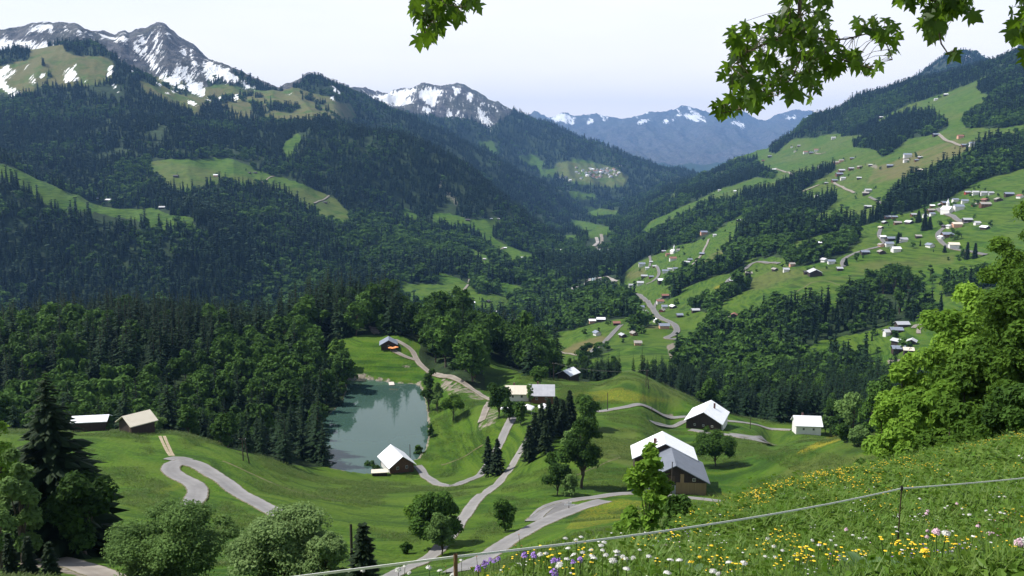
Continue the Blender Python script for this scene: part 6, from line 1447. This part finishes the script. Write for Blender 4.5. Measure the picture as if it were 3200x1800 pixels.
yf = [flower_mesh(M_YEL, .0125 + .0025 * k, .36 + .03 * k, 'multi') for k in range(3)]
X, Y, Z = slope_pts(9000, 8, 36, 1200, 2700)
edge = np.interp(project(X, Y, Z)[0], [600, 1000, 1200, 1400, 1600, 1750, 1950, 2150, 2300, 2576, 3000], [9, 10, 10.5, 11.8, 15.5, 20, 23, 27, 30, 35, 41])
dens = np.exp(-((edge - Y) / 2.6) ** 2) * 1.0 + .10 * (fbm(X / 2.2, Y / 2.2, 3, 8) > .02)
xx = project(X, Y, Z)[0]
m = (RF.uniform(size=len(X)) < dens * 1.0 * np.clip(Y / 22, .2, 1) * np.clip((xx - 1680) / 200, .10, 1)); X, Y, Z = X[m], Y[m], Z[m]; n = len(X)
gn_instances('yellow_wildflowers', X, Y, Z, RF.integers(0, 3, n), RF.uniform(0, 6.28, n), np.repeat(RF.uniform(.7, 1.25, n)[:, None], 3, 1), yf, 'carpet of small yellow flowers thickest along the crest of the slope')
wf = [flower_mesh(M_WHT, .011, .36, 'multi'), flower_mesh(M_WHT, .017, .38, 'one'), flower_mesh(M_PNK, .014, .36, 'one'), flower_mesh(M_PUR, .011, .34, 'multi'), flower_mesh(M_RED, .010, .60, 'multi')]
X, Y, Z = slope_pts(2600, 7.5, 34, 1000, 2700); m = RF.uniform(size=len(X)) < .12 + .35 * (fbm(X / 3, Y / 3, 2, 13) > .05); X, Y, Z = X[m], Y[m], Z[m]; n = len(X)
gn_instances('mixed_wildflowers', X, Y, Z, RF.choice([0, 1, 2, 3, 4], n, p=[.42, .25, .12, .11, .10]), RF.uniform(0, 6.28, n), np.repeat(RF.uniform(.7, 1.2, n)[:, None], 3, 1), wf, 'small white, pink, purple and rust wildflowers scattered in the grass')

# --- tussocks that roughen the farther meadows
M_TUS = vgrad_mat('pasture_tussock', (.034, .088, .009), (.085, .165, .018), (.13, .155, .035), .3)
tus = []
for k in range(4):
    v, f, tt = tuft(16, .22, .34, RF); v[:, :2] *= 1.0; f = f; me = mesh_np('tussock', v * [[1, 1, 1]] + 0, f, M_TUS, False, {'tint': tt}); tus.append(me)
def pasture(n, ya, yb):
    Sg = RF.uniform(math.log(ya), math.log(yb), n * 3); Y = np.exp(Sg); X = RF.uniform(-.66, .66, len(Y)) * Y
    k = RF.uniform(size=len(Y)) < (Y / yb); X, Y = X[k], Y[k]
    ok = (bil(meadow_h, X, Y) > .8) & (bil(lk, X, Y) < .1) & (bil(grav, X, Y) < .3) & (fbm(X / 14, Y / 14, 3, 44) > 0.05); X, Y = X[ok], Y[ok]
    ok = roads_clear(X, Y) ; X, Y = X[ok], Y[ok]; Z = ground(X, Y); x, y = project(X, Y, Z); ok = ((Z + .4) / Y > horizon(X, Y) - .002) & (x > -30) & (x < 2620) & (y < 1480)
    return X[ok], Y[ok], Z[ok]
X, Y, Z = pasture(150000, 55, 430); n = len(X); s = RF.uniform(.8, 2.0, n) * np.interp(Y, [55, 430], [.8, 1.7])
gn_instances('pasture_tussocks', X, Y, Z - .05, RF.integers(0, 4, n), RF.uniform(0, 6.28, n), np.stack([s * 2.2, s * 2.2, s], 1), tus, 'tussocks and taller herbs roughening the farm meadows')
print('TUSS', n)

# --- larger flower heads as single things
def dome(r, h, n, rr, seed):
    """umbel: many florets on a shallow dome"""
    q = np.random.default_rng(seed); C = []; 
    for k in range(n):
        a = k * 2.399; d = r * math.sqrt((k + .5) / n); C.append((d * math.cos(a), d * math.sin(a), h * (1 - (d / r) ** 2) + q.normal(0, .003)))
    C = np.array(C); N = C * [[1.5, 1.5, 0]] + [[0, 0, r]] + q.normal(0, r * .3, C.shape)
    return leaf_quads(C, N, np.full(n, rr), q, 1.2)
stem_v, stem_f = tube([(0, 0, -1.0), (.02, .01, -.5), (0, 0, -.005)], [.005, .0045, .004], 4)
ME_STEM = mesh_np('stem', stem_v, stem_f, M_STEM, True, {'tint': np.full(len(stem_v), .3)})
def head_mesh(kind, seed):
    if kind == 'umbel':
        v, f = dome(.042, .016, 60, .016, seed); v2, f2 = tube([(0, 0, -.012), (0, 0, .0), (0, 0, .012)], [.012, .034, .022], 8); v, f = join([(v, f), (v2, f2)]); mt = M_WHT
    elif kind == 'pink':
        v, f = dome(.034, .03, 70, .014, seed); v2, f2 = tube([(0, 0, -.015), (0, 0, .0), (0, 0, .024)], [.012, .030, .014], 8); v, f = join([(v, f), (v2, f2)]); mt = M_PNK
    elif kind == 'purple':
        v, f = dome(.024, .03, 26, .018, seed); mt = M_PUR
    else:
        v, f = dome(.030, .012, 46, .020, seed); v2, f2 = tube([(0, 0, -.012), (0, 0, .0), (0, 0, .008)], [.008, .024, .01], 8); v, f = join([(v, f), (v2, f2)]); mt = M_YEL
    return mesh_np('flower_head', v, f, mt)
HEADS = {k: [head_mesh(k, s) for s in (1, 2, 3)] for k in ('umbel', 'pink', 'purple', 'yellow')}
def on_slope(x, y, hmin, hmax):
    """point on the sight line standing hmin..hmax above the slope"""
    a, e = pix_ae(x, y); Ys = np.linspace(7.2, 34, 500); hgt_ = e * Ys - ground(a * Ys, Ys)
    tgt = RF.uniform(hmin, hmax); ok = np.nonzero(hgt_ < tgt)[0]
    k = ok[0] if len(ok) else int(np.argmin(np.abs(hgt_ - tgt)))
    return float(a * Ys[k]), float(Ys[k]), float(e * Ys[k]), float(max(.2, hgt_[k]))
def flower(kind, x, y, label, group, scale=1.0, hmin=.45, hmax=.7):
    X, Y, Z, h = on_slope(x, y, hmin, hmax)
    e = empty('wildflower', (X, Y, Z), RF.uniform(0, 6.28), label=label, cat='flower', group=group)
    o = meshobj('flower_head', HEADS[kind][int(RF.integers(0, 3))], e); o.scale = (scale,) * 3; o.rotation_euler = (RF.normal(0, .2), RF.normal(0, .2), 0)
    s_ = meshobj('stem', ME_STEM, e); s_.scale = (1, 1, min(h + .05, 1.4))
T4 = lambda p: (859 + p[0] / 3.0, 966 + p[1] / 3.0)
T5 = lambda p: (1717 + p[0] / 3.0, 966 + p[1] / 3.0)
U4 = [(1690, 1165), (1770, 1175), (1810, 1155), (1985, 1195), (1710, 1240), (1960, 1218), (1885, 1250), (1970, 1255), (1500, 1285), (1545, 1278), (1750, 1290), (1820, 1270), (1890, 1300), (1995, 1290), (1700, 1320), (1905, 1315), (2080, 1265), (2250, 1252), (2120, 1300), (2150, 1320), (1640, 1365), (2085, 1290),
      (2200, 1310), (2320, 1300), (2050, 1330), (2480, 1330), (2550, 1330), (2460, 1425), (430, 1400), (480, 1375), (510, 1425), (60, 1405), (160, 1408), (660, 1385), (740, 1408), (905, 1330), (840, 1435), (2150, 1395)]
for p in U4: flower('umbel', *T4(p), 'white umbel flower in the cluster at the bottom edge of the flower slope', 'white umbels at the bottom edge', .8 * RF.uniform(.8, 1.25), .4, .8)
U5 = [(640, 1165), (1755, 1000), (2120, 985), (2000, 920), (1980, 935), (2110, 940), (2165, 985), (2320, 990), (2315, 1025), (2400, 970), (2430, 980), (2290, 955), (1790, 865), (2430, 850), (2390, 850), (1030, 1215), (690, 1225), (755, 1255), (625, 1300), (700, 1305), (350, 1345), (465, 1350), (230, 1410), (270, 1430), (980, 1180),
      (1120, 1180), (1160, 1215), (1285, 1140), (1340, 1165), (1380, 1160), (1610, 1080), (1620, 1115), (1700, 1130), (1990, 1125), (2040, 1110), (2560, 560), (2540, 540), (2570, 1190)]
for p in U5: flower('umbel', *T5(p), 'white umbel flower in the grass of the right half of the flower slope', 'white umbels in the right half', .75 * RF.uniform(.8, 1.3), .3, .55)
for p in [(1840, 980), (1850, 960), (1850, 1110), (1915, 1120), (1845, 1155), (2230, 1075), (2310, 1130), (2340, 1125), (2385, 1135), (2540, 1200), (1235, 1100), (2070, 905), (2545, 1215)]:
    flower('pink', *T5(p), 'pale pink round flower head near the right fence post', 'pale pink flower heads', 1.05 * RF.uniform(.9, 1.2), .35, .55)
for p in [(1105, 1247), (1840, 1300), (75, 1340), (220, 1220), (1825, 1255), (1920, 1330), (130, 1305), (2560, 1000), (60, 1345)]:
    flower('yellow', *T5(p), 'large single yellow flower low on the flower slope', 'large yellow flowers', .9 * RF.uniform(.9, 1.2), .3, .5)
for p in [(1030, 1395), (1085, 1365), (1125, 1330), (1185, 1325), (1380, 1300), (1450, 1300), (1600, 1340), (1640, 1335), (1800, 1330), (1750, 1350), (1600, 1430), (1030, 1410), (1150, 1345), (1455, 1312)]:
    flower('purple', *T4(p), 'purple bellflower among the white umbels at the bottom edge', 'purple flowers at the bottom edge', 1.2 * RF.uniform(.9, 1.3), .35, .7)
# broad weed leaves at the bottom edge
def dock(n, seed):
    q = np.random.default_rng(seed); V = []; F = []; T = []
    for k in range(n):
        a = q.uniform(0, 6.28); L = q.uniform(.22, .38); w = L * .28; dx, dy = math.cos(a), math.sin(a); up = q.uniform(.35, .8)
        rows_ = 6; o = len(V)
        for i in range(rows_):
            t_ = i / (rows_ - 1); wd = w * math.sin(math.pi * min(.98, t_ * .9 + .08)) * .5
            cx, cz = L * t_ * (1 - .25 * t_), L * up * t_ * (1.35 - t_ * .8)
            V += [(dx * cx - dy * wd, dy * cx + dx * wd, cz + wd * .35), (dx * cx, dy * cx, cz), (dx * cx + dy * wd, dy * cx - dx * wd, cz + wd * .35)]; T += [.8, .3, .8]
        for i in range(rows_ - 1):
            b = o + 3 * i; F += [(b, b + 1, b + 4, b + 3), (b + 1, b + 2, b + 5, b + 4)]
    return mesh_np('leaves', np.array(V), np.array(F), M_DOCK, True, {'tint': np.array(T)})
DK = [dock(9, 1), dock(11, 2), dock(8, 3)]
for k, (x, y) in enumerate([(2035, 1400), (2070, 1425), (2105, 1405), (2150, 1420), (2290, 1415), (2310, 1438), (2000, 1435), (2180, 1440), (2240, 1448), (1725, 1440), (1740, 1452), (1860, 1450)]):
    X, Y, Z, h = on_slope(x, y, .12, .2)
    o = meshobj('broad_leaved_weed', DK[k % 3], label='clump of broad weed leaves low in the grass at the bottom edge', cat='plant', group='broad-leaved weeds at the bottom edge')
    o.location = (X, Y, float(ground(X, Y)) + .08); o.rotation_euler = (0, 0, RF.uniform(0, 6.28)); o.scale = (1.1, 1.1, 1.2)

# --- electric fence: white tape on two posts
def wp(x, y, Y):
    a, e = pix_ae(x, y); return np.array([float(a) * Y, Y, float(e) * Y])
A_ = wp(1146, 1401, 8.8); B_ = wp(2268, 1229, 16.0); L_ = wp(300, 1508, 8.2); R_ = wp(2760, 1182, 19.5)
fe = empty('electric_fence', (float(B_[0]), 16.0, float(ground(B_[0], 16.0))), 0, label='white electric fence tape strung across the flower slope on thin posts', cat='fence')
org = np.array(fe.location)
pts = []
for P, Q, sg in ((L_, A_, .0), (A_, B_, .10), (B_, R_, .03)):
    for k in range(20):
        u = k / 20; p = P * (1 - u) + Q * u; pts.append(p - [0, 0, sg * 4 * u * (1 - u)])
pts.append(R_); pts = np.array(pts) - org
hw = .013
V = np.concatenate([pts + [[0, 0, hw]], pts - [[0, 0, hw]], pts + [[.0, .006, hw]], pts + [[.0, .006, -hw]]]); n_ = len(pts); i = np.arange(n_ - 1)
F = np.concatenate([np.stack([i, i + 1, i + 1 + n_, i + n_], 1), np.stack([i + 2 * n_, i + 3 * n_, i + 1 + 3 * n_, i + 1 + 2 * n_], 1), np.stack([i, i + 2 * n_, i + 1 + 2 * n_, i + 1], 1), np.stack([i + n_, i + 1 + n_, i + 1 + 3 * n_, i + 3 * n_], 1)])
meshobj('tape', mesh_np('tape', V, F, simple_mat('white_tape', (.80, .80, .78), (.88, .88, .86), 30, .5)), fe)
M_RUST = simple_mat('rusty_iron', (.035, .022, .016), (.07, .04, .025), 30, .7)
gz = float(ground(B_[0], 16.0))
v, f = tube([tuple(np.array([0, 0, gz - .2]) - [0, 0, org[2]]), (0, 0, B_[2] - org[2] + .05)], [.013, .011], 7); meshobj('post', mesh_np('post', v, f, M_RUST, True), fe)
v, f = tube([(0, 0, B_[2] - org[2] - .04), (0, 0, B_[2] - org[2]), (0, 0, B_[2] - org[2] + .05)], [.026, .030, .022], 8); meshobj('insulator', mesh_np('insulator', v, f, simple_mat('black_plastic', (.02, .02, .02), (.03, .03, .03), 5, .5), True), fe)
g2 = float(ground(A_[0], 8.8)); p0 = np.array([A_[0], 8.8, g2 - .2]) - org; p1 = np.array([A_[0], 8.8, A_[2] + .03]) - org
v, f = tube([tuple(p0), tuple(p1)], [.026, .022], 8); meshobj('post', mesh_np('post', v, f, simple_mat('brown_post', (.14, .075, .04), (.20, .12, .07), 20, .8), True), fe)
# earth bank roots tuft at the young maple
# ------------------------------------------------------------------ overhanging maple
M_LEAF = leaf_mat('maple_leaves_overhead', (.014, .038, .005), (.055, .120, .012), .6, (.20, .36, .02), .45, .3)
half = [(0, 0), (.08, -.04), (.30, -.16), (.48, -.12), (.26, .12), (.50, .24), (.68, .52), (.40, .42), (.22, .40), (.33, .62), (.22, .64), (.13, .80)]
outl = [(0, 1.02)] + [(-x, y) for x, y in reversed(half[1:])] + half[0:1] + half[1:]
outl = np.array(outl)
def leaf_geo(P, tipdir, nrm, s, fold):
    """P base point, tipdir unit, nrm unit"""
    side = np.cross(tipdir, nrm); side /= np.linalg.norm(side) + 1e-9; nrm = np.cross(side, tipdir)
    def m(xy): return P + s * (side * xy[0] + tipdir * xy[1] + nrm * (-abs(xy[0]) * fold - .22 * max(0, xy[1] - .3) ** 2))
    V = [m((0, .32))] + [m(q) for q in outl]
    n = len(outl); F = [(0, 1 + k, 1 + (k + 1) % n) for k in range(n)]
    return np.array(V), np.array(F)
RB = np.random.default_rng(3)
mt = empty('maple_tree', (6.4, -3.0, float(ground(6.4, -3.0))), 0, label='overhanging maple whose leafy branches hang in from the top of the photo', cat='tree')
mo = np.array(mt.location)
def W3(x, y, Y): return wp(x, y, Y)
tv, tf = tube([np.array((6.4, -3, mo[2] - .4)) - mo, np.array((6.3, -2.9, 1)) - mo, np.array((6.1, -2.6, 4)) - mo, np.array((6, -2.5, 8)) - mo], [.30, .25, .2, .1], 10); meshobj('trunk', mesh_np('trunk', tv, tf, M_BARK, True), mt)
limb = [(6.15, -2.7, 2.2), (5.6, 0, 2.7), (5.0, 3.5, 2.9), (3.9, 6.2, 2.6), (2.1, 6.7, 2.3), (0.4, 6.6, 2.0), (-.45, 6.5, 1.75)]
tv, tf = tube([np.array(p) - mo for p in limb], [.13, .11, .09, .065, .045, .026, .016], 8); meshobj('limb', mesh_np('limb', tv, tf, M_BARK, True), mt)
def branch(twigs, polys, counts, Yr, size, droop=.75):
    parts = [tube([np.array(p) - mo for p in tw], np.linspace(r0, .003, len(tw)), 5) for tw, r0 in twigs]
    v, f = join(parts); br = meshobj('branch', mesh_np('branch', v, f, M_BARK, True), mt)
    pts = np.concatenate([catmull(np.array(tw), .04) for tw, _ in twigs]); LV = []; LF = []; PT = []; o = 0; TT = []
    for poly, cnt in zip(polys, counts):
        P = np.array(poly, float); got = 0
        while got < cnt:
            x, y = RB.uniform(P[:, 0].min(), P[:, 0].max()), RB.uniform(P[:, 1].min(), P[:, 1].max())
            if not inpoly(np.array([x]), np.array([y]), P)[0]: continue
            got += 1; C = W3(x, y - 14, RB.uniform(*Yr))
            tip = np.array([RB.normal(0, .42), RB.normal(0, .45), -droop - RB.uniform(0, .5)]); tip /= np.linalg.norm(tip)
            nr = np.array([RB.normal(0, .55), -.55 + RB.normal(0, .5), .55]); nr -= tip * nr.dot(tip); nr /= np.linalg.norm(nr)
            v, f = leaf_geo(C, tip, nr, size * RB.uniform(.7, 1.2), RB.uniform(.1, .45)); LV.append(v); LF.append(f + o); o += len(v); TT.append(np.full(len(v), RB.uniform(0, 1)))
            k = np.argmin(((pts - C) ** 2).sum(1)); q = pts[k]
            if np.linalg.norm(q - C) < .55: PT.append(tube([q - mo, (q + C) / 2 + [0, 0, .02] - mo, C - mo], [.003, .002, .0016], 3))
    py_ = project(pts[:, 0], pts[:, 1], pts[:, 2])[1]; up = pts[py_ < -30]
    for q in up[RB.integers(0, len(up), 9 * max(4, int(len(up) / 5)))]:
        C = q + RB.normal(0, .13, 3); 
        if project(C[0], C[1], C[2] - .12)[1] > -22: continue
        tip = np.array([RB.normal(0, .5), RB.normal(0, .5), -droop]); tip /= np.linalg.norm(tip); nr = np.array([RB.normal(0, .5), -.4, .7]); nr -= tip * nr.dot(tip); nr /= np.linalg.norm(nr)
        v, f = leaf_geo(C, tip, nr, size * RB.uniform(.7, 1.2), .25); LV.append(v); LF.append(f + o); o += len(v); TT.append(np.full(len(v), RB.uniform(0, 1)))
    V = np.concatenate(LV) - mo
    meshobj('foliage', mesh_np('foliage', V, np.concatenate(LF), M_LEAF, False, {'tint': np.concatenate(TT)}), br)
    if PT:
        v, f = join(PT); meshobj('leaf_stalks', mesh_np('leaf_stalks', v, f, M_STALK), br)
M_STALK = simple_mat('leaf_stalks', (.05, .06, .02), (.08, .05, .03), 10, .7)
top = lambda x, Y=6.6: W3(x, -75, Y)
branch([([np.array(limb[-2]), W3(1140, -60, 6.5), W3(1112, 10, 6.4), W3(1085, 55, 6.35), W3(1062, 95, 6.3)], .012), ([W3(1112, 10, 6.4), W3(1160, 20, 6.4), W3(1190, 10, 6.4)], .005)],
       [[(1022, 18), (1045, -14), (1205, -20), (1203, 20), (1165, 55), (1130, 52), (1110, 78), (1078, 110), (1052, 112), (1050, 60), (1030, 45)]], [84], (6.1, 6.7), .098)
branch([([np.array(limb[4]), top(2012), W3(2012, 40, 6.5), W3(2025, 88, 6.4), W3(2020, 135, 6.35), W3(1995, 190, 6.3), W3(1955, 240, 6.3)], .020), ([W3(2020, 80, 6.4), W3(1950, 100, 6.3), W3(1880, 130, 6.2), W3(1840, 170, 6.2)], .010),
        ([W3(1995, 170, 6.3), W3(1930, 220, 6.3), W3(1880, 270, 6.3), W3(1815, 285, 6.3)], .008), ([W3(2025, 88, 6.4), W3(2080, 100, 6.5), W3(2130, 98, 6.5), W3(2180, 85, 6.5), W3(2230, 110, 6.5), W3(2245, 150, 6.5)], .008),
        ([W3(2025, 100, 6.4), W3(2090, 140, 6.4), W3(2150, 160, 6.4), W3(2200, 175, 6.4)], .008), ([W3(2020, 135, 6.35), W3(2040, 190, 6.3), W3(2035, 250, 6.3)], .006)],
       [[(1958, 28), (1990, -20), (2085, -20), (2098, 42), (2080, 62), (2100, 92), (2112, 128), (2150, 148), (2105, 165), (2100, 195), (2070, 188), (2056, 228), (2045, 262), (2030, 262), (2000, 262), (1950, 240), (1900, 285), (1880, 262), (1850, 250), (1845, 232), (1812, 185), (1828, 150), (1832, 82), (1875, 66), (1935, 72)],
        [(1800, 290), (1795, 268), (1850, 250), (1950, 245), (1945, 275), (1895, 285), (1865, 282), (1825, 292)], [(2135, 70), (2170, 42), (2225, 50), (2262, 78), (2268, 120), (2252, 148), (2226, 140), (2212, 100), (2170, 80)], [(2100, 150), (2150, 140), (2195, 162), (2222, 170), (2200, 190), (2150, 172), (2105, 180)]],
       [265, 26, 27, 24], (6.0, 6.9), .094)
branch([([np.array(limb[3]), top(2335), W3(2340, 20, 6.4), W3(2358, 60, 6.4), W3(2368, 110, 6.4), W3(2385, 135, 6.4), W3(2398, 142, 6.4)], .011), ([W3(2340, 0, 6.4), W3(2400, 20, 6.4), W3(2440, 40, 6.4)], .006), ([W3(2330, -30, 6.4), W3(2280, 0, 6.4)], .005)],
       [[(2258, 5), (2262, -20), (2312, -20), (2300, 22), (2285, 28)], [(2315, -20), (2440, -20), (2450, 35), (2440, 50), (2400, 40), (2395, 20), (2385, 80), (2370, 100), (2345, 105), (2322, 90), (2320, 60), (2335, 30)], [(2385, 138), (2410, 138), (2410, 152), (2388, 152)]],
       [15, 84, 3], (6.1, 6.7), .096)
branch([([np.array(limb[3]), top(2610), W3(2600, 20, 6.4), W3(2585, 90, 6.4), W3(2590, 170, 6.4)], .010)],
       [[(2535, 25), (2560, -20), (2640, -20), (2640, 200), (2590, 180), (2570, 130), (2545, 100), (2550, 60)]], [66], (6.1, 6.8), .097)
# leaves on the limb above the view
V = []; F = []; o = 0; TT = []
lc = catmull(np.array(limb[1:]), .05)
for k in range(420):
    q = lc[RB.integers(0, len(lc))] + RB.normal(0, .35, 3) + [0, 0, .45]
    if q[1] > .5 and q[2] / max(q[1], .5) < .245: continue
    tip = np.array([RB.normal(0, .5), RB.normal(0, .5), -.8]); tip /= np.linalg.norm(tip); nr = np.array([RB.normal(0, .5), RB.normal(0, .5), 1.]); nr -= tip * nr.dot(tip); nr /= np.linalg.norm(nr)
    v, f = leaf_geo(q, tip, nr, .12, .25); V.append(v); F.append(f + o); o += len(v); TT.append(np.full(len(v), RB.uniform(0, 1)))
meshobj('foliage', mesh_np('foliage', np.concatenate(V) - mo, np.concatenate(F), M_LEAF, False, {'tint': np.concatenate(TT)}), mt)
# ------------------------------------------------------------------ camera, sky, sun, air
cam = bpy.data.cameras.new('camera'); co = bpy.data.objects.new('camera', cam); link(co)
cam.sensor_width = 36; cam.lens = 36 * FPX / 2576; cam.clip_start = .1; cam.clip_end = 90000
co.rotation_euler = (R(90) - TH, 0, 0); SC.camera = co
SUN_AZ, SUN_EL = R(-82), R(54)
sd = Vector((math.sin(SUN_AZ) * math.cos(SUN_EL), math.cos(SUN_AZ) * math.cos(SUN_EL), math.sin(SUN_EL)))
sl = bpy.data.lights.new('sun', 'SUN'); sl.energy = 5.0; sl.angle = R(.5); sl.color = (1, .955, .89)
so = bpy.data.objects.new('sun', sl); link(so); so.rotation_euler = sd.to_track_quat('Z', 'Y').to_euler()
w = bpy.data.worlds.new('World'); SC.world = w; w.use_nodes = True
t = NT(w.node_tree); t.n.clear()
out = t.new('ShaderNodeOutputWorld')
sky = t.new('ShaderNodeTexSky', sky_type='NISHITA', sun_disc=False, sun_elevation=SUN_EL, sun_rotation=SUN_AZ, altitude=1200, air_density=1.0, dust_density=2.0, ozone_density=1.5)
tc = t.new('ShaderNodeTexCoord')
mp = t.new('ShaderNodeMapping', ins={'Vector': tc.outputs['Generated'], 'Scale': (1.2, 1.2, 5.5)})
cn = t.noise(mp.outputs[0], 2.0, 6, .55)
veil = t.ramp(cn, .34, .66, .88, 1.0)
sep = t.new('ShaderNodeSeparateXYZ', ins={0: tc.outputs['Generated']})
veil = t.math('MULTIPLY', veil, t.ramp(sep.outputs[2], .20, .55, 1.0, .12))
cloud = t.mix(veil, sky.outputs[0], t.mix(t.ramp(sep.outputs[2], .0, .15), (14.0, 12.4, 11.0), (9.95, 9.85, 9.85)))
bg = t.new('ShaderNodeBackground', ins={'Color': cloud, 'Strength': .095})
t.l.new(bg.outputs[0], out.inputs[0])
if HAZE:
    hm, t, out = new_mat('haze')
    pv = t.new('ShaderNodeVolumePrincipled', ins={'Color': (.26, .52, 1.0, 1), 'Density': HAZE, 'Anisotropy': 0.0})
    t.l.new(pv.outputs[0], out.inputs['Volume'])
    x0, x1, y0, y1, z0, z1 = -25000, 25000, -60, 26600, -1100, 1400
    V = [(x, y, z) for x in (x0, x1) for y in (y0, y1) for z in (z0, z1)]
    F = [(0, 1, 3, 2), (4, 6, 7, 5), (0, 4, 5, 1), (2, 3, 7, 6), (0, 2, 6, 4), (1, 5, 7, 3)]
    meshobj('haze', mesh_np('haze', V, np.array(F), hm), kind='stuff', label='thin blue air haze filling the valley')
SC.view_settings.view_transform = 'Standard'; SC.view_settings.look = 'None'; SC.view_settings.exposure = .42; SC.view_settings.gamma = 1
SC.cycles.max_bounces = 5; SC.cycles.diffuse_bounces = 2; SC.cycles.glossy_bounces = 2; SC.cycles.transmission_bounces = 2; SC.cycles.volume_bounces = 0; SC.cycles.transparent_max_bounces = 4
SC.cycles.use_denoising = True
